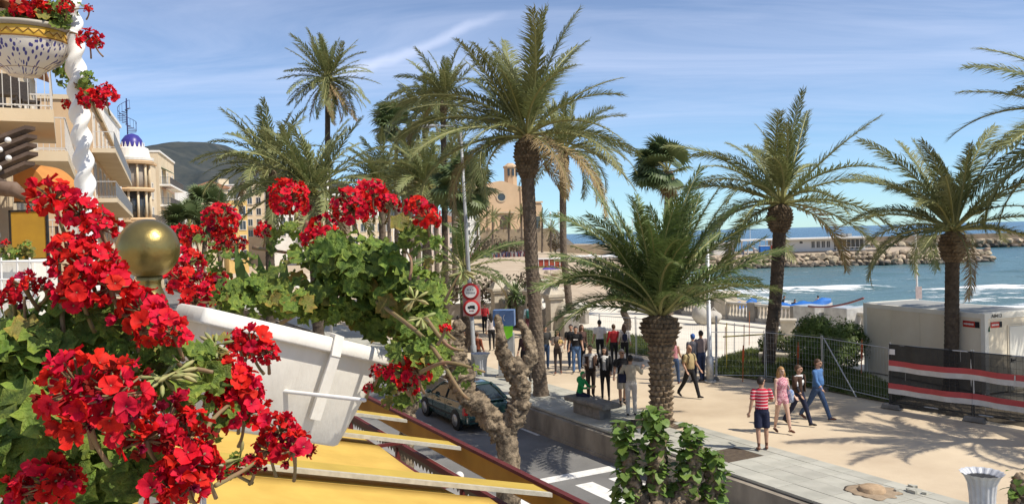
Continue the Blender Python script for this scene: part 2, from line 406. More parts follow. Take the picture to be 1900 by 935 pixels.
m = MB().box((8.62, 70, -.74), (.16, 160, .27)); kind(m.build('kerb', KERBM, rz=ROAD, bevel=.02), 'structure')
m = MB().box((24.9, 70, -1.84), (23.5, 160, 3.64)); kind(m.build('promenade', PSAND, rz=ROAD), 'structure')
kind(sheet('building_site_ground', 24.2, 36.2, 12, 120, -.008, SITE), 'structure')
road_l = bpy.data.objects['road']
for o in ((10.12, 10.27, 19.2, 60), (12.72, 12.84, 22.6, 60)):
    p = MB().add([(o[0], o[2], 0), (o[1], o[2], 0), (o[1], o[3], 0), (o[0], o[3], 0)], [(0, 1, 2, 3)]).build('painted_line', LINE, road_l); p.location.z = -.746
for i, t in enumerate((8.95, 9.95, 10.95, 11.95)):
    q = MB().add([(t, 13.6, -.746), (t + .52, 13.6, -.746), (t + .52, 17.6, -.746), (t, 17.6, -.746)], [(0, 1, 2, 3)]).build('crossing_stripe', LINE, road_l)
q = MB().add([(9.6, 18.1, -.746), (12.7, 18.1, -.746), (12.7, 18.55, -.746), (9.6, 18.55, -.746)], [(0, 1, 2, 3)]).build('stop_line', LINE, road_l)

pav = MB().box((14.33, 70, -.09), (2.3, 160, .12)).build('promenade_pavement', pm('slab_bedding', (.30, .28, .24), (.24, .22, .19), .9, 4), rz=ROAD)
kind(pav, 'structure')
cols_ = [(13.08, 13.62), (13.62, 14.18), (14.18, 14.74), (14.74, 15.12), (15.12, 15.5)]
PITS = {(1, 15), (2, 15), (1, 19), (2, 19), (3, 19), (4, 19), (3, 18)}
slabs = {}
for ci, (a, b) in enumerate(cols_):
    slabs[ci] = MB().box((0, 0, -.03), (b - a - .014, .986, .06)).mesh('paving_slab', PAVE)
    for s in range(6, 48):
        if (ci, s) in PITS: continue
        put('paving_slab', slabs[ci], pav, ((a + b) / 2, s + .5, .0 + random.uniform(-.002, .003)))
m = MB().box((14.29, 99, -.015), (2.42, 102, .03)); m.build('far_paving', PAVE, pav)
SOIL = pm('dark_soil', (.075, .055, .04), (.12, .09, .06), .95, 9, .6)
MB().box((14.18, 15.5, -.02), (1.1, 1.0, .03)).build('tree_pit_soil', SOIL, pav)
MB().box((14.5, 19.2, -.02), (1.8, 1.6, .03)).build('tree_pit_soil', SOIL, pav)
rw = MB().box((13.02, 70, -.42), (.2, 160, .68)).box((12.90, 70, -.70), (.05, 160, .10)).build('retaining_wall', CONC, rz=ROAD)
tag(rw, 'low stained concrete retaining wall between the road and the promenade', 'wall')

# stump left where a pavement tree was cut
st = thing('tree_stump', 'sawn-off tree stump in the pale pavement near the white bin', 'stump', G(1618, 912))
MB().lathe([(.30, 0), (.27, .05), (.25, .10), (.235, .115), (.01, .118)], 40, flute=lambda j, n, z: 1 + .10 * mn.noise(Vector((math.cos(j * .157) * 1.5, math.sin(j * .157) * 1.5, 3)))).build('stump', pm('cut_wood', (.48, .34, .21), (.36, .25, .15), .9, 9, .5), st, True)
MB().lathe([(.52, .006), (.46, .016), (.25, .04)], 60, flute=lambda j, n, z: 1 + .35 * mn.noise(Vector((math.cos(j * .105) * 2.5, math.sin(j * .105) * 2.5, 0)))).build('spilled_earth', pm('earth', (.36, .27, .18), (.28, .21, .14), .95, 8, .5), st, True)
rub = random.Random(4)
for i in range(9):
    MB().box((0, 0, .03), (rub.uniform(.07, .16), rub.uniform(.06, .12), rub.uniform(.04, .08)), rz=rub.uniform(0, 3)).build('broken_slab_piece', PAVE, st, loc=(.55 + rub.uniform(-.1, .55), rub.uniform(-.25, .3), 0))

# ---- grass bed
def scatter_blades(poly_fn, n, h, seed, w=.02):
    r = random.Random(seed); mb = MB()
    for _ in range(n):
        p = poly_fn(r)
        if p is None: continue
        a = r.uniform(0, 6.28); hh = h * r.uniform(.5, 1.3); lx, ly = r.uniform(-.6, .6) * hh, r.uniform(-.6, .6) * hh
        mb.add([(p[0] - math.cos(a) * w, p[1] - math.sin(a) * w, p[2]), (p[0] + math.cos(a) * w, p[1] + math.sin(a) * w, p[2]), (p[0] + lx, p[1] + ly, p[2] + hh)], [(0, 1, 2)])
    return mb
GRASS = pm('grass_blades', (.085, .125, .028), (.15, .17, .05), .8, .9, trans=.25, detail=8)
gp = [G(1322, 694), G(1420, 706), G(1520, 722), G(1655, 748), G(1680, 735), G(1620, 700), G(1480, 668), G(1390, 650), G(1330, 668)]
c0 = sum(gp, Vector()) / len(gp)
mb = MB().add([(p.x, p.y, .012) for p in gp] + [(c0.x + (p.x - c0.x) * .8, c0.y + (p.y - c0.y) * .8, .14) for p in gp] + [(c0.x, c0.y, .18)],
              [(i, (i + 1) % 9, (i + 1) % 9 + 9, i + 9) for i in range(9)] + [(i + 9, (i + 1) % 9 + 9, 18) for i in range(9)])
bedo = kind(mb.build('grass_bed', pm('bed_earth', (.10, .115, .04), (.20, .17, .09), .95, 1.2, .5), smooth=True), 'structure')
def in_bed(r):
    i = r.randrange(9); a, b, c = gp[i], gp[(i + 1) % 9], c0
    u, w_ = r.random(), r.random()
    if u + w_ > 1: u, w_ = 1 - u, 1 - w_
    k = 1 - max(0, (u + w_) - .8) / .2 * .95
    if mn.noise(Vector((a.x * u * .5, a.y * w_ * .5, i))) > .35: return None
    p = c + (a - c) * u + (b - c) * w_
    return (p.x, p.y, .02 + .13 * k)
kind(scatter_blades(in_bed, 16000, .16, 3).build('grass', GRASS), 'stuff', 'green grass of the planted bed inside the site fence')
gp2 = [G(1060, 640), G(1215, 662), G(1225, 632), G(1080, 615)]
def in_bed2(r):
    u, w_ = r.random(), r.random()
    p = (gp2[0] * (1 - u) + gp2[1] * u) * (1 - w_) + (gp2[3] * (1 - u) + gp2[2] * u) * w_
    return (p.x, p.y, .0)
sb = MB().add([(p.x, p.y, .012) for p in gp2], [(0, 1, 2, 3)]).build('soil_bed', pm('bed_earth2', (.22, .18, .10), (.11, .12, .05), .95, .8, .4)); kind(sb, 'structure')
kind(scatter_blades(in_bed2, 9000, .22, 5, .025).build('grass', GRASS), 'stuff', 'grass strip behind the group of people with their backs turned')
# ================================================================== PALMS AND TREES
FROND = pm('date_palm_leaf', (.165, .195, .070), (.255, .255, .105), .55, .8, spec=.35, rnd=.22, trans=.28, detail=3)
FROND_G = pm('young_palm_leaf', (.10, .15, .042), (.15, .19, .06), .5, .8, spec=.35, rnd=.2, trans=.25, detail=3)
FROND_DRY = pm('dry_palm_leaf', (.36, .27, .13), (.25, .18, .09), .8, 2, rnd=.2, trans=.2)
RACHIS = pm('palm_leaf_stalk', (.34, .33, .13), (.26, .25, .10), .6, 3)
FAN = pm('fan_palm_leaf', (.085, .13, .045), (.14, .175, .07), .5, 1, spec=.4, rnd=.22, trans=.2)
BARK = pm('palm_bark', (.20, .155, .115), (.105, .08, .058), .95, 5, .7, 30)
BARK_D = pm('dark_palm_bark', (.115, .088, .064), (.055, .042, .032), .95, 5, .7, 30)
BARK_L = pm('tan_palm_bark', (.29, .215, .14), (.12, .088, .058), .95, 5, .9, 24, detail=8)
STUB = pm('cut_leaf_bases', (.21, .155, .10), (.10, .07, .045), .95, 4, .6, 20)

def frond_mesh(bend, npair=60, seed=0, lat=0.0, wleaf=.0085, llen=.115, mats=None, vee=R(32), wind=0.0):
    """unit-long pinnate frond growing along +x, arching down towards -z"""
    r = random.Random(seed); mb = MB()
    path = []; p = Vector((0, 0, 0)); ang = 0.0; n = 24
    for i in range(n + 1):
        u = i / n
        path.append(p.copy())
        a = -bend * u ** 1.35
        p = p + Vector((math.cos(a) * math.cos(lat * u), math.sin(lat * u) * math.cos(a), math.sin(a))) / n
    rad = [.011 * (1 - .85 * i / n) + .001 for i in range(n + 1)]
    rad[0] = .017; rad[1] = .014
    mb.tube(path, rad, 4, 1, cap=False)
    for k in range(npair):
        u = .13 + .87 * (k + .5) / npair
        i = min(int(u * n), n - 1); fr = u * n - i
        q = path[i].lerp(path[i + 1], fr); tg = (path[i + 1] - path[i]).normalized()
        side = tg.cross(Vector((0, 0, 1))).normalized(); up = side.cross(tg).normalized()
        ln = llen * (min(1, (u - .05) / .22) ** .6) * (1 - .62 * max(0, (u - .55) / .45) ** 1.4)
        fwd = R(56) - R(20) * u
        for sg in (-1, 1):
            jit = r.uniform(-.26, .26); ve = vee * r.uniform(.5, 1.5) * (1 - .5 * u)
            d = tg * math.cos(fwd + jit) + side * (sg * math.sin(fwd + jit) * math.cos(ve)) + up * (math.sin(fwd + jit) * math.sin(ve))
            L_ = ln * r.uniform(.8, 1.12)
            mid = q + d * L_ * .5 + Vector((0, 0, -.010 * r.random()))
            tip = q + d * L_ + Vector((r.uniform(-.015, .015), r.uniform(-.015, .015), 0)) + Vector((0, 0, -L_ * r.uniform(.05, .55))) + side * wind * L_
            wv = d.cross(up).normalized() * wleaf * (1 - .35 * u)
            nrm = d.cross(wv).normalized() * wleaf * .5
            mb.add([q - wv * .5, q + wv * .5, mid + wv + nrm, mid - wv + nrm, tip], [(0, 1, 2, 3), (3, 2, 4)], 0)
    return mb.mesh('frond', mats or [FROND, RACHIS])
FR = {}
def fronds(kind_, far=False):
    k = (kind_, far)
    if k not in FR:
        mt = {'d': [FROND, RACHIS], 'g': [FROND_G, RACHIS], 'y': [FROND_DRY, RACHIS]}[kind_]
        np_, wl_ = (44, .0115) if far else (92, .0062)
        FR[k] = [frond_mesh(R(b), np_, i, lt, wl_, .15 if kind_ == 'd' else .15, mt, wind=w) for i, (b, lt, w) in enumerate([(14, .15, .2), (32, -.35, .3), (52, .45, .2), (75, -.4, .3), (100, .5, .1), (128, -.5, .3), (20, -.3, .25), (40, .5, -.2), (62, -.55, .3), (84, .6, .2), (112, -.3, .3), (120, .6, .2)])]
    return FR[k]

def trunk_mesh(path, rad, mat, n=28, rows_per_m=16, stub_h=.16, depth=.10, seed=0, lean_stub=True, name='trunk'):
    """palm trunk swept along path with a lattice of proud leaf scars"""
    pts = smooth_path(path, 6); L_ = sum((pts[i + 1] - pts[i]).length for i in range(len(pts) - 1))
    nrow = max(10, int(L_ * rows_per_m)); out = []; rr = []
    cum = [0]
    for i in range(len(pts) - 1): cum.append(cum[-1] + (pts[i + 1] - pts[i]).length)
    for k in range(nrow + 1):
        d = L_ * k / nrow
        i = max(0, min(len(pts) - 2, next((j for j in range(len(cum) - 1) if cum[j + 1] >= d), len(pts) - 2)))
        out.append(pts[i].lerp(pts[i + 1], (d - cum[i]) / max(1e-6, cum[i + 1] - cum[i])))
        rr.append(np.interp(d / L_, [a for a, _ in rad], [b for _, b in rad]))
    around = max(6, int(2 * math.pi * max(b for _, b in rad) / (stub_h * 1.15)))
    rnd = random.Random(seed); js = [rnd.uniform(-.4, .4) for _ in range(997)]
    def bump(i, j, p, th):
        d = L_ * i / nrow
        row = d / stub_h; ri = math.floor(row); fv = row - ri
        a = th / (2 * math.pi) * around + .5 * (ri % 2)
        fa = a - math.floor(a); cell = int(ri * 31 + math.floor(a)) % 997
        tooth = (1 - abs(fa * 2 - 1) ** 1.6) * (.25 + .75 * fv) * (1 if fv < .88 else .2)
        return 1 + depth * (tooth - .35) * (1 + js[cell]) + .02 * math.sin(th * 3 + d * 2)
    return MB().tube(out, rr, n, 0, True, bump).mesh(name, mat, False)

def aim(az, elv, roll, scale, loc=(0, 0, 0)):
    return Matrix.Translation(loc) @ Matrix.Rotation(az, 4, 'Z') @ Matrix.Rotation(-elv, 4, 'Y') @ Matrix.Rotation(roll, 4, 'X') @ Matrix.Scale(scale, 4)

def date_palm(label, base, top, r0=.3, flen=3.8, n=48, kind_='d', far=False, seed=1, bulge=1.0, bulge_len=.9, bark=None, wind=(-.22, .06), emin=-38, mid=None, dry=5, group='date palms along the promenade', collar=True, rtop=None, stub_h=.15, depth=.10, name='date_palm', elow=1.0, bendk=1.0):
    r = random.Random(seed)
    base, top = Vector(base), Vector(top)
    root = thing(name, label, 'palm tree', base, 0, group)
    tl = top - base; H_ = tl.length
    md = tl * .5 + Vector(mid or (0, 0, 0))
    bl = min(bulge_len, H_ * .4)
    rt = rtop or r0 * .86
    k = 1 - bl / H_
    q = tl * k + (Vector(mid or (0, 0, 0)) * .3 if k > .6 else Vector())
    lo = put('trunk', trunk_mesh([(0, 0, -.12), md * .5 if mid else tl * .25, md if mid else tl * .5, q], [(0, r0 * 1.35), (.05, r0 * 1.12), (.15, r0), (1, rt)], bark or BARK, 16 if far else 84, 9 if far else 40, stub_h, depth, seed), root)
    if collar:
        cm = trunk_mesh([q - tl.normalized() * .12, q + (tl - q) * .5, tl + tl.normalized() * .15], [(0, rt * .9), (.18, rt * 1.25 * bulge), (.55, rt * 1.55 * bulge), (.85, rt * 1.3 * bulge), (1, rt * .55)], STUB, 18 if far else 84, 10 if far else 48, stub_h * .8, .24, seed + 1)
        put('leaf_base_collar', cm, root)
    fs = fronds(kind_, far); fy = fronds('y', far)
    wv = Vector((wind[0], wind[1], 0))
    for i in range(n):
        u = (i + .5) / n
        az = i * 2.39996 + r.uniform(-.25, .25)
        elv = R(84) - (R(84) - R(emin)) * u ** (0.95 * elow) + r.uniform(-.12, .12)
        d = Vector((math.cos(az) * math.cos(elv), math.sin(az) * math.cos(elv), math.sin(elv))) + wv * (1.0 - .3 * u)
        az2, el2 = math.atan2(d.y, d.x), math.atan2(d.z, math.hypot(d.x, d.y))
        lee = d.dot(wv) > 0
        bi = u * 3.7 * bendk + r.uniform(-.7, .9) + (.5 if lee else -.4) - (max(0, -el2) * 1.8)
        bi = max(0, min(5, int(round(bi)))) + 6 * (r.random() < .5)
        L_ = flen * r.uniform(.82, 1.08) * (.80 if u < .1 else 1) * (.92 if u > .85 else 1)
        isdry = i >= n - dry and r.random() < .55
        put('frond', (fy if isdry else fs)[bi], root, M=aim(az2, el2, r.uniform(-.5, .5), L_, tl + Vector((math.cos(az) * rt * .5, math.sin(az) * rt * .5, .12 + .25 * (1 - u)))))
    return root

def fan_mesh(seed, nseg=26, spread=R(250), far=False):
    r = random.Random(seed); mb = MB()
    mb.tube([(0, 0, 0), (.25, 0, .03), (.5, 0, .02)], [.012, .009, .007], 4, 1, cap=False)
    c = Vector((.5, 0, .02))
    for k in range(nseg):
        a = -spread / 2 + spread * (k + .5) / nseg
        L_ = .52 * (1 - .18 * abs(a) / (spread / 2)) * r.uniform(.92, 1.06)
        d = Vector((math.cos(a), math.sin(a), .10 * math.cos(a)))
        w = Vector((-math.sin(a), math.cos(a), 0)) * (.5 * spread / nseg * .55)
        z1 = .015 * (1 if k % 2 else -1)
        m = c + d * L_ * .58 + Vector((0, 0, z1)); e = c + d * L_ * .8 + Vector((0, 0, -.05)); t = c + d * L_ + Vector((0, 0, -.05 - .17 * r.random()))
        mb.add([c, m - w, m + w, e + w * .35, e - w * .35, t], [(0, 1, 2), (1, 4, 3, 2), (4, 5, 3)], 0)
    return mb.mesh('fan_leaf', [FAN, RACHIS])
FANS = [fan_mesh(i) for i in range(4)]
def fan_palm(label, base, top, r0=.2, flen=1.7, n=30, seed=1, wind=(-.25, .05), skirt=0, bark=None, group='fan palms of the promenade', far=True):
    r = random.Random(seed); base, top = Vector(base), Vector(top); tl = top - base
    root = thing('fan_palm', label, 'palm tree', base, 0, group)
    put('trunk', trunk_mesh([(0, 0, -.1), tl * .33, tl * .66, tl], [(0, r0 * 1.4), (.08, r0), (1, r0 * .8)], bark or BARK, 14, 7, .22, .05, seed), root)
    for i in range(n):
        u = (i + .5) / n; az = i * 2.39996 + r.uniform(-.3, .3)
        elv = R(78) - R(125) * u + r.uniform(-.15, .15)
        d = Vector((math.cos(az) * math.cos(elv), math.sin(az) * math.cos(elv), math.sin(elv))) + Vector((wind[0], wind[1], 0))
        put('fan_leaf', FANS[i % 4], root, M=aim(math.atan2(d.y, d.x), math.atan2(d.z, math.hypot(d.x, d.y)), r.uniform(-.6, .6), flen * r.uniform(.8, 1.1), tl + Vector((0, 0, .1))))
    if skirt:
        mb = MB()
        for k in range(160):
            a = r.uniform(0, 6.28); z0 = -r.random() * skirt * .5; rr = r0 * .9
            o = tl + Vector((math.cos(a) * rr, math.sin(a) * rr, z0))
            e = tl + Vector((math.cos(a) * rr * r.uniform(1.5, 3.2), math.sin(a) * rr * r.uniform(1.5, 3.2), z0 - skirt * r.uniform(.4, .8)))
            w = Vector((-math.sin(a), math.cos(a), 0)) * .05
            mb.add([o - w, o + w, e + w * .3, e - w * .3], [(0, 1, 2, 3)])
        mb.build('dead_leaf_skirt', FROND_DRY, root)
    return root

# --- the large palms, right to left / near to far (base on the ground, crown at a height)
def crown(px, py, base): return D(px, py, base.y)
b = G(1228, 787); date_palm('stout young date palm with tan scaly trunk rising in front of the people', b, crown(1225, 592, b), .30, 3.95, 60, 'g', False, 11, 1.08, .6, BARK_L, (-.05, .0), 20, dry=2, rtop=.335, stub_h=.16, depth=.46, bendk=.42, elow=1.1)
b = G(1004, 733); date_palm('tallest near date palm whose crown reaches almost to the top of the photo', b, crown(976, 262, b), .225, 4.4, 48, 'd', False, 5, 1.25, 1.2, BARK, (-.20, .05), -14, mid=(-.05, 0, 0), dry=5, rtop=.225, elow=.95, bendk=.85)
b = D(1062, 612, 44); b.z = 0; date_palm('slim date palm directly behind the tallest near palm', b, D(1046, 288, 44), .19, 4.0, 32, 'd', False, 8, 1.2, .8, BARK, (.12, .0), -30, dry=4, rtop=.17, mid=(-.25, 0, 0))
b = G(1424, 684); date_palm('leaning date palm in the grass bed left of the round bush', b, crown(1448, 385, b), .24, 4.6, 36, 'd', False, 21, 1.3, .9, BARK_D, (-.18, .05), -14, mid=(.10, 0, 0), dry=4, rtop=.25, bendk=.95)
b = D(1764, 716, 27.4); b.z = 0; date_palm('date palm growing in front of the cream site cabin', b, D(1768, 436, 27.4), .215, 3.8, 38, 'd', False, 31, 1.25, .8, BARK_D, (-.12, .03), -6, dry=3, rtop=.215, bendk=.85)
b = Vector((17.7, 24.0, 0)); date_palm('date palm beyond the right edge with only left fronds in view', b, (17.7, 24.0, 7.6), .25, 4.8, 44, 'd', False, 37, 1.2, .9, BARK, (-.1, .05), -30, dry=2)
b = Vector((16.6, 18.6, 0)); date_palm('date palm outside the frame whose shadow falls before the netting fence', b, (16.6, 18.6, 6.9), .25, 3.9, 24, 'd', False, 39, 1.2, .9, BARK, (-.1, .05), -20, dry=0)
b = D(607, 600, 56); b.z = -.2; date_palm('very tall slender palm with a round crown, left of centre', b, D(608, 152, 56), .20, 3.5, 62, 'd', True, 41, 1.0, .5, BARK_D, (0, 0), -62, dry=10, collar=True, bendk=.9)
b = D(590, 560, 43); b.z = -.2; date_palm('bushy date palm behind the red blooms left of the tall slender palm', b, D(578, 366, 43), .30, 4.6, 60, 'd', True, 43, 1.3, 1.0, BARK_D, (-.22, .1), -16, dry=4)
b = D(500, 560, 50); b.z = -.2; date_palm('date palm with dark fronds overhanging the far town roofs', b, D(500, 318, 50), .28, 4.2, 46, 'd', True, 47, 1.3, 1.0, BARK_D, (-.15, .1), -12, dry=3)
b = D(735, 520, 74); b.z = 0; fan_palm('fan palm with a tall thin trunk behind the bloom pair', b, D(735, 238, 74), .2, 2.6, 34, 3, skirt=.8)
b = D(826, 540, 52); b.z = 0; date_palm('tall palm leaning its crown beneath the left fronds of the tallest palm', b, D(822, 190, 52), .2, 3.7, 46, 'd', True, 53, 1.1, .9, BARK_D, (-.12, 0), -28, dry=5)
b = D(786, 540, 60); b.z = 0; date_palm('tall palm whose crown is hidden behind its right-hand neighbour', b, D(790, 225, 60), .2, 3.6, 44, 'd', True, 57, 1.1, .9, BARK_D, (-.12, 0), -28, dry=5)
b = D(712, 560, 58); b.z = 0; date_palm('low leafy date palm behind the double red bloom', b, D(708, 350, 58), .27, 4.1, 52, 'd', True, 59, 1.2, 1.0, BARK, (-.15, 0), -15, dry=3)
b = D(795, 560, 50); b.z = 0; date_palm('grey-green date palm among the trunks left of the lamp pole', b, D(792, 352, 50), .25, 3.8, 50, 'd', True, 61, 1.2, 1.0, BARK, (-.12, 0), -15, dry=3)
b = D(862, 590, 46); b.z = 0; fan_palm('fan palm with a thick grey trunk behind the lamp pole', b, D(858, 352, 46), .26, 2.2, 32, 9, bark=BARK, skirt=.5)
b = D(866, 600, 40); b.z = 0; date_palm('dark low date palm with drooping fronds behind the road signs', b, D(862, 505, 40), .26, 3.4, 22, 'g', True, 67, 1.1, .5, BARK_D, (0, 0), -25, dry=2)
b = D(770, 590, 64); b.z = 0; date_palm('far date palm showing mostly its bare trunk between the others', b, D(757, 300, 64), .24, 3.2, 40, 'd', True, 71, 1.1, .8, BARK, (-.1, 0), -45, dry=4)
b = D(1238, 560, 55); b.z = 0; fan_palm('wind-blown fan palm with brown dead skirt behind the young palm', b, D(1240, 318, 55), .3, 2.6, 34, 13, (-.75, .1), 2.0)
b = D(368, 470, 80); b.z = -.5; fan_palm('clump-like fan palm in front of the far yellow tower, taller crown', b, D(385, 385, 80), .25, 2.6, 34, 17, skirt=0)
b = D(350, 470, 76); b.z = -.5; fan_palm('low fan palm left of the yellow tower, shorter crown', b, D(352, 418, 76), .25, 2.7, 34, 19, skirt=0)
b = D(415, 470, 84); b.z = -.5; fan_palm('small fan palm right beside the yellow tower', b, D(400, 412, 84), .25, 2.0, 28, 23, skirt=0)
# bare trunks further down the walk
for i, (px, yb, yt, Y) in enumerate([(778, 560, 330, 68), (845, 560, 300, 72), (812, 560, 330, 78), (752, 560, 352, 90), (725, 560, 372, 98)]):
    b = D(px, yb, Y); b.z = 0
    date_palm(['distant palm in the row, left neighbour of the leaning pair', 'distant palm in the row right beside the lamp pole', 'distant palm in the row at the middle of the trunks', 'distant palm in the row, second farthest', 'farthest palm in the row along the promenade'][i], b, D(px - 4, yt, Y), .24, 3.0, 34, 'd', True, 80 + i, 1.1, .8, BARK, (-.1, 0), -45, dry=3)
# small palms below the church
for i, (px, yb, yt) in enumerate([(886, 470, 415), (914, 470, 405), (944, 470, 413), (968, 468, 398), (1006, 470, 408), (1022, 470, 428)]):
    b = D(px, yb, 290); b.z = -.6
    date_palm(['tiny distant palm before the church, first from the left', 'tiny distant palm before the church, second from the left', 'tiny distant palm straight below the church door', 'tiny distant palm before the church, half behind the tallest trunk', 'tiny distant palm at the right corner of the church', 'tiny distant palm by the church stairs'][i], b, D(px, yt, 290), .35, 4.4, 22, 'd', True, 90 + i, 1.0, .6, BARK, (0, 0), -45, dry=2, group='small palms below the church')

# --- yucca by the stone pillars
b = D(958, 585, 50); b.z = 0
yu = thing('yucca', 'spiky green yucca between the stone pillars', 'yucca', b)
r = random.Random(6)
sw = MB()
sw.add([(0, -.03, 0), (0, .03, 0), (.5, .045, .04), (.5, -.045, .04), (1, 0, -.06)], [(0, 1, 2, 3), (3, 2, 4)])
SW = sw.mesh('sword_leaf', pm('yucca_leaf', (.10, .16, .055), (.16, .21, .08), .5, 2, rnd=.2, trans=.15))
for c, nn, zz_ in (((0, 0, 1.9), 60, 1.15), ((-.4, .2, 1.3), 40, .95), ((.45, -.1, 1.4), 40, .95)):
    MB().tube([(c[0] * .3, c[1] * .3, -.05), (c[0] * .8, c[1] * .8, c[2] * .5), c], [.13, .11, .09], 8).build('stem', BARK, yu, True)
    for k in range(nn):
        put('sword_leaf', SW, yu, M=aim(k * 2.4, R(80) - R(120) * k / nn + r.uniform(-.1, .1), 0, zz_ * r.uniform(.8, 1.1), c))

# --- pollarded street trees
PLANE = pm('pollard_bark', (.32, .245, .16), (.085, .064, .043), .95, 9, 1.0, 30, detail=10, ramp=(.38, .6))
LEAFG = pm('mulberry_leaf', (.10, .175, .026), (.175, .26, .055), .45, 14, spec=.4, rnd=.28, trans=.3)
def leaf_mesh(seed, w=.75, teeth=True, cup=.25, mat=None, name='leaf'):
    r = random.Random(seed); n = 7; mb = MB(); L_, Rr = [], []
    mid = [(0, i / n * 1.0, -cup * (i / n - .3) ** 2 * 1.2 + .0) for i in range(n + 1)]
    for i in range(n + 1):
        u = i / n
        ww = w * .5 * (math.sin(math.pi * min(1, u * 1.05 + .12) ** .75) ** .8 if u < 1 else 0) * (1 + (.12 if teeth and i % 2 else 0))
        zz_ = mid[i][2] + cup * .55 * ww + r.uniform(-.02, .02)
        L_.append((-ww, u * 1.0 - (.08 if u < .2 else 0), zz_)); Rr.append((ww, u * 1.0 - (.08 if u < .2 else 0), zz_))
    vs_ = mid + L_ + Rr; k = n + 1
    fs_ = []
    for i in range(n):
        fs_ += [(i, i + 1, k + i + 1, k + i), (i + 1, i, 2 * k + i, 2 * k + i + 1)]
    mb.add(vs_, fs_)
    return mb.mesh(name, mat or LEAFG, True)
MLEAF = [leaf_mesh(i, w) for i, w in enumerate((.8, .72, .9))]
def knobby(pts, rad, seed, amp=.25, n=14, k=10, sc=7.0):
    pp = smooth_path(pts, k); rr = [np.interp(i / (len(pp) - 1), np.linspace(0, 1, len(rad)), rad) for i in range(len(pp))]
    def bump(i, j, p, th):
        q = Vector((math.cos(th), math.sin(th), 0)) * rr[min(i, len(rr) - 1)] * 1.0 + p + Vector((seed * 1.7, 0, 0))
        return 1 + amp * (mn.noise(q * sc) + .7 * abs(mn.noise(q * sc * 2.3)) + .55 * mn.noise(q * sc * 4.7))
    return MB().tube(pp, rr, n, 0, True, bump)
def lump(mb, c, r, seed):
    o = Vector((seed * 3.3, 0, 0))
    mb.ball(c, r, 14, 10, 0, lambda d: 1 + .5 * mn.noise(d * 1.6 + o) + .45 * abs(mn.noise(d * 3.5 + o)) + .3 * mn.noise(d * 7 + o))
def pollard(label, base, trunk, limbs, r0, seed, knobs, leaves=0, leaf_spots=None, lsize=.13):
    """trunk and limbs are given as points in the tree's own frame"""
    root = thing('pollarded_tree', label, 'tree', base, 0, 'pollarded street trees')
    r = random.Random(seed)
    knobby(trunk, r0, seed, .16).build('trunk', PLANE, root, True)
    for i, (pts, rad) in enumerate(limbs):
        mb = knobby(pts, rad, seed + i * 5, .55, 26, 22, 6.0)
        pp = smooth_path(pts, 10)
        for k in range(knobs):
            u = r.random() ** .7; p = pp[int((.25 + .75 * u) * (len(pp) - 1))]
            a = Vector((r.uniform(-1, 1), r.uniform(-1, 1), r.uniform(-.6, .6))).normalized()
            rr = np.interp(.25 + .75 * u, [0, 1], [rad[0], rad[-1]])
            lump(mb, p + a * rr * .8, rr * (.2 + .55 * r.random() ** 2), seed + k)
        lump(mb, pp[-1], rad[-1] * 1.25, seed + 77)
        mb.build('limb', PLANE, root, True)
    if leaf_spots:
        for c, rad_, nl in leaf_spots:
            c = Vector(c)
            for _ in range(nl):
                d = Vector((r.gauss(0, 1), r.gauss(0, 1), r.gauss(0, 1))).normalized()
                p = c + Vector((d.x * rad_[0], d.y * rad_[0], d.z * rad_[1])) * r.uniform(.45, 1.05)
                out = Vector((d.x, d.y, d.z * .3 - .25)).normalized()
                tilt = Matrix.Rotation(math.atan2(out.y, out.x) - math.pi / 2 + r.uniform(-.6, .6), 4, 'Z') @ Matrix.Rotation(r.uniform(-1.05, .25), 4, 'X') @ Matrix.Rotation(r.uniform(-.5, .5), 4, 'Y')
                put('leaf', r.choice(MLEAF), root, M=Matrix.Translation(p) @ tilt @ Matrix.Scale(lsize * r.uniform(.4, 1.3), 4))
    return root
def local(base, pts, Y): return [D(x, y, Y + (dy if len(q) > 2 else 0)) - base for q in pts for x, y, dy in [(q[0], q[1], q[2] if len(q) > 2 else 0)]]
# bare tree by the road
Yt = 17.0; b = D(943, 940, Yt); b.z = -.62
pollard('bare knobbly pollarded tree with forked stumps beside the road', b, [Vector((0, 0, -.1))] + local(b, [(944, 900), (943, 840), (936, 790)], Yt),
        [(local(b, [(938, 800), (964, 752), (964, 705), (958, 680)], Yt), [.20, .18, .16, .14]),
         (local(b, [(958, 705), (984, 664, .1), (982, 632, .2), (966, 600, .3)], Yt), [.13, .12, .10, .06]),
         (local(b, [(934, 806), (902, 768), (868, 728), (852, 690), (846, 640), (850, 606)], Yt), [.20, .20, .22, .24, .17, .10]),
         (local(b, [(850, 690), (832, 655, .3), (840, 622, .5)], Yt), [.17, .13, .08]),
         (local(b, [(954, 700), (936, 664, -.1), (930, 632, -.2), (923, 590, -.2)], Yt), [.14, .12, .10, .05])], [.26, .24, .22, .24], 3, 26)
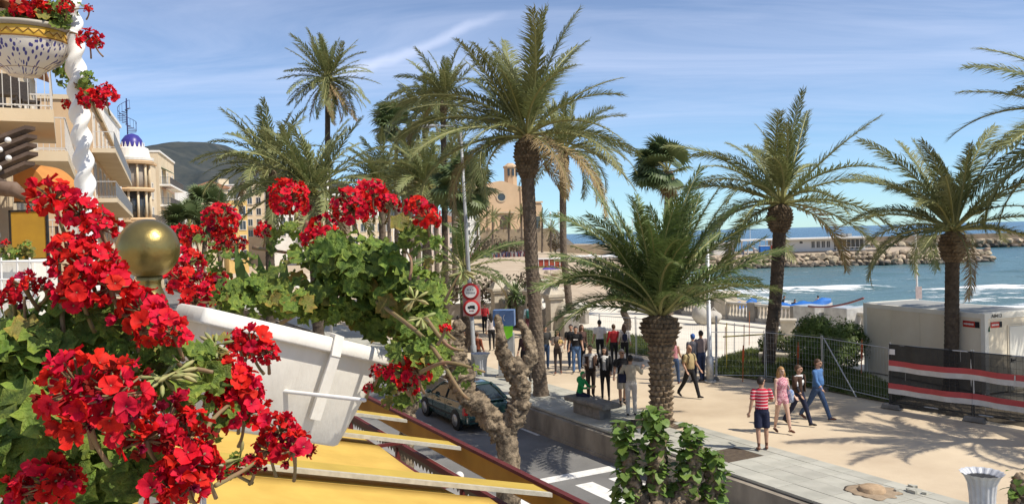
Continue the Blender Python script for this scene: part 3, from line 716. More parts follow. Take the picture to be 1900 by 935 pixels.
# leafy tree at the bottom
Yt = 12.4; b = D(1235, 1060, Yt); b.z = -.62
pollard('leafy pollarded tree with upright sprouting limbs at the bottom centre', b, [Vector((0, 0, -.1))] + local(b, [(1236, 1020), (1236, 985), (1236, 960)], Yt),
        [(local(b, [(1232, 985), (1190, 930), (1170, 890), (1168, 845)], Yt), [.20, .15, .12, .08]),
         (local(b, [(1238, 985), (1222, 920), (1222, 860), (1218, 800)], Yt), [.20, .15, .12, .08]),
         (local(b, [(1240, 985), (1262, 930), (1284, 880), (1290, 830)], Yt), [.20, .16, .13, .08]),
         (local(b, [(1240, 980), (1290, 950), (1318, 915), (1320, 870)], Yt), [.18, .14, .11, .08])], [.30, .28, .27, .27], 5, 9, 1,
        [(D(x, y, Yt + dy) - b, (rx, rz), n) for x, y, dy, rx, rz, n in [(1158, 800, 0, 0.18, 0.17, 56), (1166, 832, 0, 0.18, 0.17, 56), (1164, 866, 0, 0.18, 0.17, 56), (1162, 900, 0, 0.18, 0.17, 56), (1156, 932, 0, 0.18, 0.17, 56), (1214, 772, 0, 0.19, 0.17, 56), (1214, 800, 0, 0.19, 0.17, 56), (1222, 832, 0, 0.19, 0.17, 56), (1220, 866, 0, 0.19, 0.17, 56), (1218, 900, 0, 0.19, 0.17, 56), (1280, 806, 0, 0.18, 0.17, 56), (1280, 834, 0, 0.18, 0.17, 56), (1278, 868, 0, 0.18, 0.17, 56), (1282, 905, 0, 0.18, 0.17, 56), (1322, 850, 0, 0.18, 0.17, 56), (1326, 880, 0, 0.18, 0.17, 56), (1320, 912, 0, 0.18, 0.17, 56), (1320, 940, 0, 0.18, 0.17, 56), (1248, 905, 0.15, 0.18, 0.17, 56), (1252, 935, 0.15, 0.18, 0.17, 56), (1200, 780, 0.1, 0.09, 0.1, 8)]], .155)
# leaves at the right edge
Yt = 8.0; b = D(1905, 1200, Yt); b.z = -.62
pollard('leafy pollarded tree cut by the right edge beside the white bin', b, [Vector((0, 0, -.1)), Vector((0, 0, 1.0)), Vector((0, 0, 2.0)), Vector((.02, 0, 2.5))],
        [(local(b, [(1905, 1000), (1895, 950), (1893, 910), (1897, 890)], Yt), [.13, .10, .08, .05]), (local(b, [(1905, 1000), (1935, 960), (1950, 900)], Yt), [.13, .10, .07])], [.22, .20, .18, .16], 8, 4, 1,
        [(D(x, y, Yt) - b, (rx, rz), n) for x, y, rx, rz, n in [(1885, 918, .10, .08, 16), (1895, 895, .07, .08, 10), (1902, 940, .16, .12, 20), (1875, 872, .03, .02, 1), (1940, 890, .2, .15, 16)]], .10)
# sparse tree behind the awning
Yt = 21.5; b = D(752, 860, Yt); b.z = -.62
pollard('slim leafy pollarded tree beside the dark green car', b, [Vector((0, 0, -.1))] + local(b, [(754, 830), (756, 790), (755, 765)], Yt),
        [(local(b, [(755, 775), (742, 735), (738, 705), (730, 690)], Yt), [.17, .12, .10, .06]), (local(b, [(757, 775), (770, 740), (776, 710)], Yt), [.14, .11, .07])], [.22, .2, .19, .19], 15, 6, 1,
        [(D(x, y, Yt) - b, (rx, rz), n) for x, y, rx, rz, n in [(745, 730, .22, .3, 26), (772, 735, .15, .3, 18), (730, 690, .2, .15, 10)]], .15)
# ================================================================== BUILDINGS AND FAR THINGS
PEACH = pm('peach_render', (.62, .43, .25), (.55, .37, .21), .9, .5, .1, 20)
CREAM = pm('cream_render', (.68, .56, .39), (.60, .48, .32), .9, .5, .1, 20)
WHITER = pm('white_render', (.78, .76, .71), (.68, .65, .59), .9, .5, .1, 20)
OCHRE = pm('ochre_render', (.66, .46, .17), (.58, .39, .14), .9, .7, .1, 20)
PINKR = pm('pale_pink_render', (.64, .52, .44), (.56, .45, .37), .9, .5, .1, 20)
TERRA = pm('terracotta_roof', (.40, .20, .11), (.30, .15, .09), .9, 2, .4)
FRAMEW = pm('window_frame_white', (.70, .67, .61), (.62, .59, .53), .6, 4)
SHUTTER = pm('grey_shutter', (.22, .23, .24), (.16, .17, .18), .6, 5)
RAILM = pm('pale_rail', (.62, .60, .56), (.5, .48, .45), .5, 5)
RAILD = pm('dark_rail', (.07, .07, .07), (.11, .10, .10), .5, 5)
UNIT = {}
def unit_box(mat):
    if mat.name not in UNIT: UNIT[mat.name] = MB().box((0, 0, 0), (1, 1, 1)).mesh('box', mat)
    return UNIT[mat.name]
def ubox(name, mat, parent, c, d):
    o = put(name, unit_box(mat), parent, c); o.scale = d; return o
def window(parent, x, y, z, w, h, side='street', shutter=None, fr=FRAMEW):
    """frame proud of the wall with the pane set into it; x is the wall plane"""
    t = .10 if h < 1.6 else .12
    mb = MB()
    if side == 'street':
        for c, d in (((x + .03, y - w / 2 - t / 2, z), (.10, t, h + 2 * t)), ((x + .03, y + w / 2 + t / 2, z), (.10, t, h + 2 * t)), ((x + .03, y, z + h / 2 + t / 2), (.10, w, t)), ((x + .05, y, z - h / 2 - t / 2), (.18, w + .2, t)), ((x + .02, y, z), (.05, .06, h))): mb.box(c, d)
    else:
        for c, d in (((y - w / 2 - t / 2, x - .03, z), (t, .10, h + 2 * t)), ((y + w / 2 + t / 2, x - .03, z), (t, .10, h + 2 * t)), ((y, x - .03, z + h / 2 + t / 2), (w, .10, t)), ((y, x - .05, z - h / 2 - t / 2), (w + .2, .18, t)), ((y, x - .02, z), (.06, .05, h))): mb.box(c, d)
    wn_ = mb.build('window', fr, parent)
    m = shutter or GLASS
    (ubox('pane', m, wn_, (x + .004, y, z), (.02, w, h)) if side == 'street' else ubox('pane', m, wn_, (y, x - .004, z), (w, .02, h)))
    return wn_
def balcony(parent, y0, y1, z, proj, style='bars', slabm=CREAM, th=.26, rh=1.0, railm=RAILM, x0=0.0):
    sl = MB().box((x0 + proj / 2, (y0 + y1) / 2, z - th / 2), (proj, y1 - y0, th)).build('balcony_slab', slabm, parent)
    mb = MB(); L_ = y1 - y0; e = x0 + proj - .06
    mb.box((e, (y0 + y1) / 2, z + rh), (.05, L_ - .06, .04)).box((e, (y0 + y1) / 2, z + .09), (.03, L_ - .06, .03))
    for yy in (y0 + .05, y1 - .05): mb.box((x0 + proj / 2, yy, z + rh), (proj - .12, .04, .04)).box((x0 + proj / 2, yy, z + .09), (proj - .12, .03, .03))
    if style == 'bars':
        k = max(2, int(L_ / .16))
        for i in range(k + 1): mb.box((e, y0 + .05 + (L_ - .1) * i / k, z + rh / 2), (.018, .018, rh))
        k = max(2, int(proj / .16))
        for yy in (y0 + .05, y1 - .05):
            for i in range(k): mb.box((x0 + proj * i / k, yy, z + rh / 2), (.018, .018, rh))
    mb.build('railing', railm, sl)
    if style == 'glass':
        k = max(1, int(L_ / 1.2))
        for i in range(k): ubox('rail_panel', SHUTTER, sl, (e, y0 + L_ * (i + .5) / k, z + .53), (.03, L_ / k - .12, .78))
    if style == 'solid': ubox('parapet', slabm, sl, (e, (y0 + y1) / 2, z + rh / 2), (.10, L_, rh - .05))
    return sl
def house(name, label, A, Bp, depth, H, wall, floors, bays, z0=-.75, fl0=3.2, flh=3.0, bal=None, style='bars', proj=1.0, win=(1.1, 2.0), roof='parapet', shutter=None, cat='building', group=None, railm=RAILM, ends=0, slabm=None):
    """A, Bp: near and far street corners on the ground; the body stands behind the facade"""
    A, Bp = Vector(A), Vector(Bp); A.z = Bp.z = 0; d = Bp - A; L_ = d.length; rz = math.atan2(-d.x, d.y)
    root = thing(name, label, cat, (A.x, A.y, z0), rz, group)
    MB().box((-depth / 2, L_ / 2, H / 2), (depth, L_, H)).build('wall', wall, root)
    for f in range(floors):
        z = (fl0 * .5 - .2 if f == 0 else fl0 + flh * (f - .5))
        for b_ in range(bays):
            y = L_ * (b_ + .5) / bays
            hh = win[1] if not (bal and f in bal) else 2.15
            window(root, 0, y, z if not (bal and f in bal) else fl0 + flh * (f - 1) + 1.12, win[0], min(hh, flh - .7), 'street', shutter if random.random() < .6 else None)
        for b_ in range(ends):
            window(root, 0, -depth * (b_ + .7) / (ends + .4), z, win[0], win[1] * .8, 'end', None)
    for f in bal or []:
        balcony(root, .4, L_ - .4, fl0 + flh * (f - 1), proj, style, slabm or wall, railm=railm)
    if roof == 'parapet':
        MB().box((-depth / 2 + .06, L_ / 2, H + .14), (depth + .3, L_ + .2, .28)).build('roof_cornice', slabm or WHITER, root)
    elif roof == 'tile':
        rf = MB().add([(.5, -.2, H), (.5, L_ + .2, H), (-depth / 2, L_ + .2, H + depth * .2), (-depth / 2, -.2, H + depth * .2), (-depth, L_ + .2, H), (-depth, -.2, H), (.5, -.2, H + .18), (.5, L_ + .2, H + .18), (-depth / 2, L_ + .2, H + depth * .2 + .18), (-depth / 2, -.2, H + depth * .2 + .18)],
                      [(0, 1, 2, 3), (3, 2, 4, 5), (6, 9, 8, 7), (0, 6, 7, 1), (0, 3, 9, 6), (1, 7, 8, 2)]).build('roof', TERRA, root)
        ubox('chimney', WHITER, rf, (-depth * .35, L_ * .6, H + depth * .2 + .3), (.6, .6, 1.6))
    return root
# near houses on the left
ha = house('apartment_house', 'peach apartment house at the far left with a cream balcony slab', W(-1.7, 15.0), W(-1.7, 27.4), 10, 14.0, PEACH, 4, 3, bal=None, win=(1.2, 2.0), slabm=CREAM)
balcony(ha, 7.4, 11.9, 9.5, 1.52, 'bars', CREAM, .30, 1.05)
for k, (yy, xx) in enumerate(((8.3, .55), (9.3, .9), (10.5, .5))):
    ch = thing('balcony_chair', ['dark wicker chair nearest on the cream balcony', 'dark wicker chair in the middle of the cream balcony', 'dark wicker chair farthest on the cream balcony'][k], 'chair', W(-1.7 + xx, 15 + yy, 8.75), ROAD + .6 * k, 'wicker chairs on the balcony')
    WK = pm('dark_wicker', (.035, .03, .028), (.06, .05, .045), .7, 30)
    MB().box((0, 0, .44), (.46, .46, .06)).build('seat', WK, ch)
    MB().box((0, .22, .72), (.46, .05, .52)).build('backrest', WK, ch)
    for sx in (-1, 1):
        for sy in (-1, 1): MB().box((sx * .2, sy * .2, .21), (.04, .04, .42)).build('leg', WK, ch)
hb = house('apartment_house', 'cream apartment house with white balconies behind the twisted column', W(-1.35, 28.2), W(-.95, 40.0), 10, 13.2, CREAM, 4, 3, bal=None, slabm=WHITER, roof='tile', shutter=SHUTTER)
for z_ in (6.1, 9.15): balcony(hb, .3, 9.6, z_, 1.45, 'bars', CREAM, .30, 1.0)
hc = house('apartment_house', 'peach house with grey panel balconies between the column and the domed bay', D(170, 300, 50), D(216, 300, 80), 12, 15.0, PEACH, 5, 7, bal=[1, 2, 3, 4], style='glass', proj=1.3, shutter=SHUTTER, slabm=CREAM)
hw = house('roof_block', 'tall plain white block rising behind the peach houses', D(196, 300, 78), D(224, 300, 92), 10, 19.2, WHITER, 2, 2, fl0=12, flh=3, win=(.9, 1.2))
# house with the domed round bay
A_, B_ = D(214, 300, 92), D(288, 300, 118)
hd = house('domed_house', 'cream house with a round pillared bay under a blue dome', A_, B_, 12, 17.4, CREAM, 5, 4, bal=[1, 3], style='bars', proj=1.2, slabm=PEACH, railm=RAILD, shutter=SHUTTER)
bc = (1.2, 3.2)
bay = MB().lathe([(2.0, 0), (2.0, 8.9), (2.15, 8.9), (2.15, 9.3), (1.55, 9.3)], 28, c=(bc[0], bc[1], 0)).build('round_bay', PEACH, hd)
for z0_, h_ in ((5.6, 3.4), (9.3, 3.1), (12.6, 2.9)):
    MB().lathe([(1.45, z0_), (1.45, z0_ + h_)], 20, c=(bc[0], bc[1], 0)).build('bay_glazing', GLASS if z0_ < 12 else pm('bay_shade', (.35, .30, .25)), hd, True)
    for k in range(11):
        a = 2 * math.pi * k / 11
        MB().tube([(bc[0] + 1.72 * math.cos(a), bc[1] + 1.72 * math.sin(a), z0_), (bc[0] + 1.72 * math.cos(a), bc[1] + 1.72 * math.sin(a), z0_ + h_)], .13, 8).build('bay_column', CREAM, hd, True)
    MB().lathe([(1.5, z0_ + h_), (2.15, z0_ + h_), (2.25, z0_ + h_ + .25), (2.1, z0_ + h_ + .42), (1.5, z0_ + h_ + .42)], 28, c=(bc[0], bc[1], 0)).build('bay_ring', PEACH, hd)
MB().lathe([(2.2, 15.9), (2.25, 16.2), (1.9, 16.3), (1.7, 17.3), (1.5, 17.4)], 28, c=(bc[0], bc[1], 0)).build('dome_drum', WHITER, hd)
dm = MB().lathe([(1.25, 17.4), (1.24, 17.7), (1.08, 18.3), (.7, 18.8), (.25, 19.0), (.05, 19.05)], 24, c=(bc[0], bc[1], 0)).build('dome', pm('blue_dome_tile', (.035, .03, .19), (.06, .05, .27), .35, 6), hd, True)
for k in range(16):
    a = 2 * math.pi * k / 16
    MB().prism([(-.16, 0), (.16, 0), (0, .62)], -.03, .03, 0, Matrix.Translation((bc[0] + 1.27 * math.cos(a), bc[1] + 1.27 * math.sin(a), 17.4)) @ Matrix.Rotation(a + math.pi / 2, 4, 'Z')).build('white_tooth', WHITER, dm)
ss = thing('spiral_stair', 'dark blue spiral stair on the roof above the blue dome', 'staircase', D(236, 228, 104) - Vector((0, 0, 0)))
MB().tube([(0, 0, -1.5), (0, 0, 3.0)], .08, 8).build('pole', pm('blue_steel', (.03, .03, .10), (.05, .05, .14), .5), ss)
rl = []
for k in range(14):
    a = k * .42
    MB().box((.55 * math.cos(a), .55 * math.sin(a), -1.2 + k * .22), (1.0, .26, .05), rz=a).build('tread', MATS['blue_steel'], ss)
    rl.append((1.05 * math.cos(a), 1.05 * math.sin(a), -.2 + k * .22))
    MB().tube([(1.05 * math.cos(a), 1.05 * math.sin(a), -1.2 + k * .22), rl[-1]], .02, 5).build('baluster', MATS['blue_steel'], ss)
MB().tube(smooth_path(rl, 3), .03, 6).build('handrail', MATS['blue_steel'], ss)
he = house('apartment_house', 'narrow block of cluttered balconies under a flat white eave', D(294, 300, 122), D(322, 300, 140), 12, 19.8, CREAM, 6, 3, bal=[1, 2, 3, 4, 5], proj=1.5, railm=RAILD, slabm=WHITER, shutter=SHUTTER)
for k in range(5):
    MB().prism([(0, 0), (1.3, -.7), (1.3, -.78), (0, -.1)], 1.5 + k * .3, 5.5 + k * .6, 0, Matrix.Translation((0, 0, 3.2 + 3 * k + 2.7))).build('balcony_awning', [pm('pink_canvas', (.50, .30, .29)), pm('green_canvas', (.10, .16, .10)), WHITER][k % 3], he)
hf = house('white_house', 'white house with a sloping gable wall by the fan palms', D(328, 300, 160), D(362, 300, 185), 11, 17.0, WHITER, 4, 2, win=(1.0, 1.4), roof=None)
MB().prism([(.0, 16.9), (-11, 16.9), (-11, 19.6)], 0, 25, 0).build('sloped_roof', WHITER, hf)
def fblock(label, px0, px1, ytop, Y, wall, floors, bays, roof):
    A = D(px0, 420, Y); Bq = D(px1, 420, Y); w = (Bq - A).length; H = D((px0 + px1) / 2, ytop, Y).z + 3
    root = thing('town_house', label, 'house', ((A.x + Bq.x) / 2, Y, -3), R(24), 'houses of the far town')
    MB().box((0, 6, H / 2), (w, 12, H)).build('wall', wall, root)
    for f in range(floors):
        for b_ in range(bays):
            window(root, 0, -w / 2 + w * (b_ + .5) / bays, H - 2.2 - 3.1 * f, 1.2, 1.8, 'end', None)
    if roof == 'tile':
        MB().prism([(-w / 2 - .4, H), (w / 2 + .4, H), (w / 2 + .4, H + .3), (0, H + 1.9), (-w / 2 - .4, H + .3)], -.5, 12.3).build('roof', TERRA, root)
    else:
        MB().box((0, 6, H + .15), (w + .3, 12.3, .3)).build('roof_cornice', WHITER, root)
        MB().box((w * .2, 7, H + 1.2), (w * .35, 4, 1.8)).build('roof_cabin', CREAM if wall != CREAM else WHITER, root)
    return root
fblock('long cream house with a terracotta roof left of the yellow tower', 362, 424, 350, 205, CREAM, 4, 4, 'tile')
fblock('pale pink house behind the fan palm crowns', 384, 436, 344, 228, PINKR, 4, 3, 'flat')
yt = fblock('yellow tower house with a white zigzag parapet', 424, 459, 372, 178, OCHRE, 4, 2, 'none')
for c in list(yt.children):
    if c.name.startswith(('roof',)): bpy.data.objects.remove(c, do_unlink=True)
Hh = D(441, 372, 178).z + 3; wy = (D(459, 420, 178) - D(424, 420, 178)).length
for k in range(4): MB().prism([(-wy / 8, 0), (wy / 8, 0), (0, 1.25)], -.1, .5, 0, Matrix.Translation((-wy / 2 + wy * (k + .5) / 4, .05, Hh))).build('parapet_point', WHITER, yt)
fblock('broad cream house right of the yellow tower', 458, 520, 338, 240, CREAM, 5, 4, 'flat')
fblock('white house partly behind the single large bloom', 505, 560, 352, 225, WHITER, 4, 4, 'flat')
fblock('pale house right of the tall slender palm', 600, 650, 372, 220, CREAM, 4, 3, 'flat')
fblock('white house glimpsed left of the tall slender palm', 556, 604, 362, 250, WHITER, 4, 3, 'tile')
fblock('low cream house behind the row of palm trunks', 650, 730, 405, 200, CREAM, 3, 5, 'flat')
fblock('low white house behind the farthest palms', 728, 800, 418, 215, WHITER, 2, 5, 'flat')
fblock('low ochre house left of the church hill', 798, 862, 412, 240, PINKR, 3, 4, 'tile')
fblock('cream house under the left church tower', 846, 892, 392, 330, WHITER, 3, 3, 'flat')

# church on its terrace
CH = pm('church_render', (.60, .42, .26), (.52, .36, .22), .9, .12, .1, 3)
STONE = pm('terrace_stone', (.40, .31, .20), (.28, .22, .15), .95, .35, .5, 2, detail=9)
Yc = 380.0
def cz(py, px=930): return D(px, py, Yc).z
def cx(px): return D(px, 400, Yc).x
chu = thing('church', 'peach-coloured church with a round window on the terrace above the beach', 'church', (cx(936), Yc, cz(428)), R(24)); chu.scale.x = 1.12
ox, oz = cx(936), cz(428)
def L2(px, py): return (cx(px) - ox, cz(py) - oz)
prof = [L2(886, 432), L2(969, 432), L2(969, 346), L2(962, 345), L2(955, 343), L2(948, 341), L2(941, 338), L2(934, 336), L2(929, 336), L2(922, 339), L2(914, 344), L2(906, 346), L2(886, 347)]
MB().prism(prof, 0, 30).build('facade', CH, chu)
MB().prism([L2(884, 346), L2(907, 346), L2(907, 325), L2(884, 325)], 1, 9).build('left_tower', CH, chu)
MB().prism([L2(882, 325), L2(909, 325), L2(909, 321), L2(882, 321)], .3, 9.6).build('tower_cornice', CH, chu)
MB().prism([L2(884, 321), L2(907, 321), L2(904, 312), L2(887, 312)], 1.2, 9).build('tower_cap', pm('church_slate', (.30, .21, .15), (.22, .16, .12)), chu)
t_c = L2(962, 346)
MB().lathe([(2.9, 0), (2.9, cz(309) - cz(346)), (3.3, cz(309) - cz(346)), (3.3, cz(306) - cz(346)), (2.7, cz(305) - cz(346)), (1.2, cz(300) - cz(346))], 8, c=(t_c[0], 8, t_c[1])).build('bell_tower', CH, chu)
for a in (-2.2, -1.57, -.9): MB().box((t_c[0] + 2.75 * math.cos(a), 8 + 2.75 * math.sin(a), t_c[1] + cz(318) - cz(346)), (.9, .9, 3.2), rz=a).build('bell_opening', GLASS, chu)
MB().prism([L2(969, 432), L2(1009, 432), L2(1009, 380), L2(1006, 376), L2(996, 375), L2(969, 375)], 2, 26).build('side_chapel', CH, chu)
MB().prism([L2(968, 377), L2(1010, 377), L2(1010, 374), L2(968, 374)], 1.4, 26.6).build('chapel_cornice', CH, chu)
c_ = L2(931, 366)
rw_ = MB().add([(c_[0] + r_ * math.cos(a), y_, c_[1] + r_ * math.sin(a)) for y_, r_ in ((-.35, 2.3), (-.35, 1.7)) for a in [2 * math.pi * i / 24 for i in range(24)]], [(i, (i + 1) % 24, (i + 1) % 24 + 24, i + 24) for i in range(24)]).build('round_window', pm('church_trim', (.55, .42, .28)), chu)
MB().add([(c_[0] + 1.75 * math.cos(a), -.2, c_[1] + 1.75 * math.sin(a)) for a in [2 * math.pi * i / 24 for i in range(24)]], [tuple(range(24))]).build('pane', GLASS, rw_)
d_ = L2(937, 428); dw = 2.3
dpoly = [(d_[0] - dw, 0), (d_[0] + dw, 0), (d_[0] + dw, 4.6)] + [(d_[0] + dw * math.cos(a), 4.6 + dw * math.sin(a)) for a in [math.pi * i / 10 for i in range(1, 10)]] + [(d_[0] - dw, 4.6)]
MB().prism([(x * 1.0, z) for x, z in dpoly], -.15, .1).build('door', pm('church_door', (.10, .07, .05), (.07, .05, .04)), chu)
MB().prism([L2(922, 396), L2(953, 396), L2(953, 393), L2(922, 393)], -1, .5).build('door_lintel', MATS['church_trim'], chu)
for px in (907, 968): ubox('pilaster', CH, chu, (L2(px, 400)[0], -.25, (cz(346) - oz) / 2), (1.1, .6, cz(346) - oz))
ubox('wing_door', GLASS, chu, (L2(1000, 400)[0], 1.9, 3.2), (2.4, .3, 6))
ter = thing('church_terrace', 'tan stone terrace wall under the church', 'wall', (0, 352, -3))
zt = D(930, 426, 356).z + 3
MB().prism([(D(840, 400, 356).x, 0), (D(1024, 400, 356).x, 0), (D(1024, 400, 356).x, zt), (D(840, 400, 356).x, zt)], 0, 60).build('wall', STONE, ter)
MB().prism([(D(1024, 400, 356).x, 0), (D(1075, 400, 356).x, 0), (D(1070, 400, 356).x, zt * .25), (D(1024, 400, 356).x, zt * 1.05)], 2, 50).build('stair_ramp', pm('grey_stone', (.30, .28, .25), (.22, .2, .18), .9, .5), ter)
MB().prism([(D(1050, 400, 340).x, 0), (D(1175, 400, 340).x, 0), (D(1170, 400, 340).x, zt * .28), (D(1050, 400, 340).x, zt * .36)], -10, 40).build('lower_wall', STONE, ter)
for k in range(9):
    ubox('parapet_post', STONE, ter, (D(850 + k * 19, 400, 356).x, -.1, zt + .35), (.8, .8, .9))
for k, px in enumerate((1022, 1038)):
    lp = thing('lamp_post', ['small white lamp post at the top of the church stairs, left one', 'small white lamp post at the top of the church stairs, right one'][k], 'lamp post', (D(px, 430, 356).x, 358, zt - 3))
    MB().tube([(0, 0, 0), (0, 0, 6.2)], [.16, .10], 8).build('pole', WHITE, lp); MB().ball((0, 0, 6.5), .45, 10, 6).build('globe', WHITE, lp, True)
# trees under the terrace
OLIVE = pm('olive_leaf', (.09, .11, .055), (.15, .16, .09), .8, 1, rnd=.2)
def leaf_ball(c, r, n, seed, size, squash=1.0, inner=.45):
    rr = random.Random(seed); mb = MB()
    for _ in range(n):
        d = Vector((rr.gauss(0, 1), rr.gauss(0, 1), rr.gauss(0, 1))).normalized()
        p = Vector(c) + Vector((d.x, d.y, d.z * squash)) * r * (inner + (1 - inner) * rr.random() ** .5) * (1 + .25 * mn.noise(d * 2.5 + Vector((seed, 0, 0))))
        a = Vector((rr.uniform(-1, 1), rr.uniform(-1, 1), rr.uniform(-1, 1))).normalized(); b_ = a.cross(d + Vector((.01, .02, .03))).normalized()
        s_ = size * rr.uniform(.6, 1.3); u = (a - d * a.dot(d) * .6).normalized() * s_
        w = b_ * s_ * .45
        mb.add([p - u, p + w, p + u, p - w], [(0, 1, 2, 3)])
    return mb
for k, (px, y, Y, rr_) in enumerate([(890, 462, 310, 3.6), (915, 462, 300, 4.2), (935, 465, 305, 3.4), (958, 463, 300, 3.8), (1030, 455, 300, 3.2)]):
    p = D(px, y, Y)
    tr = thing('bare_tree', ['grey-brown small tree under the terrace, leftmost', 'grey-brown small tree under the terrace, second from left', 'grey-brown small tree under the terrace, middle one', 'grey-brown small tree under the terrace, second from right', 'grey-brown small tree under the stairs'][k], 'tree', (p.x, p.y, -1))
    MB().tube([(0, 0, -.2), (.2, 0, p.z * .5 + .5), (0, 0, p.z + 1)], [.3, .22, .1], 7).build('trunk', BARK, tr)
    kind(leaf_ball((0, 0, p.z + 2), rr_, 420, k, .55).build('crown', pm('twiggy_crown', (.17, .13, .09), (.11, .10, .06), .9, 1), tr), 'stuff')
# crowd and cars under the terrace, too far to count
r = random.Random(12); mb = MB()
for _ in range(260):
    px = r.uniform(870, 975); p = D(px, 470, 255 + r.uniform(-8, 8)); h = r.uniform(1.0, 1.7)
    mb.box((p.x, p.y, -1.0 + h / 2), (r.uniform(.35, .6), .3, h), r.randrange(4), r.uniform(0, 3), taper=.6)
kind(mb.build('far_crowd', [pm('crowd_dark', (.04, .04, .06)), pm('crowd_blue', (.06, .08, .16)), pm('crowd_red', (.20, .06, .06)), pm('crowd_pale', (.35, .32, .30))]), 'stuff', 'dark far-off crowd on the walk under the church')

# beach furniture, stalls, boats
Yb = 180.0
bh = thing('beach_stall', 'row of red panelled beach stalls with white frames', 'stall', (D(1024, 490, Yb).x, Yb, D(1024, 497, Yb).z - .3))
w_ = (D(1048, 490, Yb) - D(998, 490, Yb)).length
ubox('roof', WHITE, bh, (0, 1.2, 2.25), (w_ + .3, 2.9, .16)); ubox('back', pm('red_panel', (.40, .07, .04), (.33, .06, .04)), bh, (0, 2.3, 1.1), (w_, .1, 2.1))
for k in range(5):
    ubox('panel', MATS['red_panel'], bh, (-w_ / 2 + w_ * (k + .5) / 5, 0, 1.1), (w_ / 5 - .3, .08, 1.8)); ubox('frame_post', WHITE, bh, (-w_ / 2 + w_ * k / 5, -.03, 1.1), (.16, .14, 2.2))
ubox('frame_post', WHITE, bh, (w_ / 2, -.03, 1.1), (.16, .14, 2.2)); ubox('base', WHITE, bh, (0, 0, .08), (w_ + .2, .2, .16))
def boat(label, loc, L_, rz, tarp, name='boat'):
    o = thing(name, label, 'boat', loc, rz, 'boats on the beach'); n = 12; rs = []; wd = L_ * .17
    for i in range(n + 1):
        u = i / n; w = wd * (math.sin(math.pi * min(1, .12 + u * .95)) ** .6 if u < 1 else .05); hh = .75 + .35 * u * u
        rs.append([(u * L_ - L_ / 2, sgn * w * k, z) for sgn, k, z in ((-1, 1, hh), (-1, .75, .3), (-1, .1, 0), (1, .1, 0), (1, .75, .3), (1, 1, hh))])
    MB().rings(rs, 0, True).build('hull', WHITE, o)
    top = [[(u * L_ * .96 - L_ * .48, sy * wd * .95 * math.sin(math.pi * min(1, .14 + u * .9)) ** .6, .72 + .35 * u * u + (.35 * (1 - abs(sy)) * (1 + .25 * math.sin(u * 17)))) for sy in (-1, -.5, 0, .5, 1)] for u in [i / 12 for i in range(13)]]
    mb = MB(); mb.rings(top, 0, False, False); mb.build('cover', tarp, o, True)
    return o
BLUET = pm('blue_tarpaulin', (.02, .12, .42), (.03, .17, .52), .6, 3, .3)
p = D(1492, 575, 62); boat('boat under a blue tarpaulin on the beach behind the balustrade', (p.x, p.y, float(land(np.array([[p.x]]), np.array([[p.y]]))[0, 0])), 4.0, -.2, BLUET).scale = (1, 1, 1.25)
p = D(1372, 560, 62); boat('boat with a blue cover left of the balustrade', (p.x, p.y, float(land(np.array([[p.x]]), np.array([[p.y]]))[0, 0])), 2.8, .1, BLUET).scale = (1, 1, 1.3)
for k, (px, py, Y) in enumerate([(1078, 468, 235), (1110, 470, 240), (1140, 466, 240), (1180, 464, 245)]):
    p = D(px, py, Y); boat(['white boat drawn up on the far sand, leftmost', 'white boat drawn up on the far sand, second', 'white boat drawn up on the far sand, third', 'white boat drawn up on the far sand, rightmost'][k], (p.x, p.y, land(np.array([[p.x]]), np.array([[p.y]]))[0, 0]), 9.0, r.uniform(-.3, .3), WHITE)
p = D(1022, 510, 128); 
um = thing('beach_parasol', 'small purple parasol on the sand left of the slim palm', 'parasol', (p.x, p.y, land(np.array([[p.x]]), np.array([[p.y]]))[0, 0]))
MB().tube([(0, 0, 0), (0, 0, 2.0)], .03, 6).build('pole', WHITE, um); MB().lathe([(1.4, 1.7), (.9, 2.05), (.05, 2.25)], 10, cap=False).build('canopy', pm('purple_canvas', (.12, .08, .33), (.16, .11, .40)), um)
for k, px in enumerate((1146, 1152, 1166, 1174, 1392)):
    m_ = thing('boat_mast', ['far sailing mast, leftmost of the close pair', 'far sailing mast, right of the close pair', 'far sailing mast, left of the taller pair', 'far sailing mast, right of the taller pair', 'far sailing mast left of the leaning palm'][k], 'mast', (D(px, 450, 330).x, 330, -2))
    MB().tube([(0, 0, 0), (0, 0, D(px, 404 + 5 * (k % 3), 330).z + 2)], .14, 6).build('pole', WHITE, m_); MB().tube([(-2, 0, 3.2), (2.6, 0, 3.4)], .12, 6).build('boom', WHITE, m_)

# breakwaters
ROCK = pm('breakwater_rock', (.46, .37, .26), (.30, .23, .16), .95, 1.2, .6, 5, rnd=.25)
ROCKD = pm('wet_rock', (.16, .13, .10), (.10, .085, .07), .7, 1.2, .6, 5, rnd=.25)
def rock_mesh(seed, mat):
    rr = random.Random(seed); bm = bmesh.new(); bmesh.ops.create_icosphere(bm, subdivisions=2, radius=1)
    ax = [Vector((rr.gauss(0, 1), rr.gauss(0, 1), rr.gauss(0, 1))).normalized() for _ in range(9)]; lim = [rr.uniform(.55, .85) for _ in ax]
    for v_ in bm.verts:
        for a, l in zip(ax, lim):
            d = v_.co.dot(a)
            if d > l: v_.co -= a * (d - l)
        v_.co += v_.normal * .05 * mn.noise(v_.co * 3 + Vector((seed, 0, 0)))
    me = bpy.data.meshes.new('rock'); bm.to_mesh(me); bm.free(); me.materials.append(mat); return me
ROCKS = [rock_mesh(i, ROCK) for i in range(5)]; ROCKSD = [rock_mesh(i + 9, ROCKD) for i in range(3)]
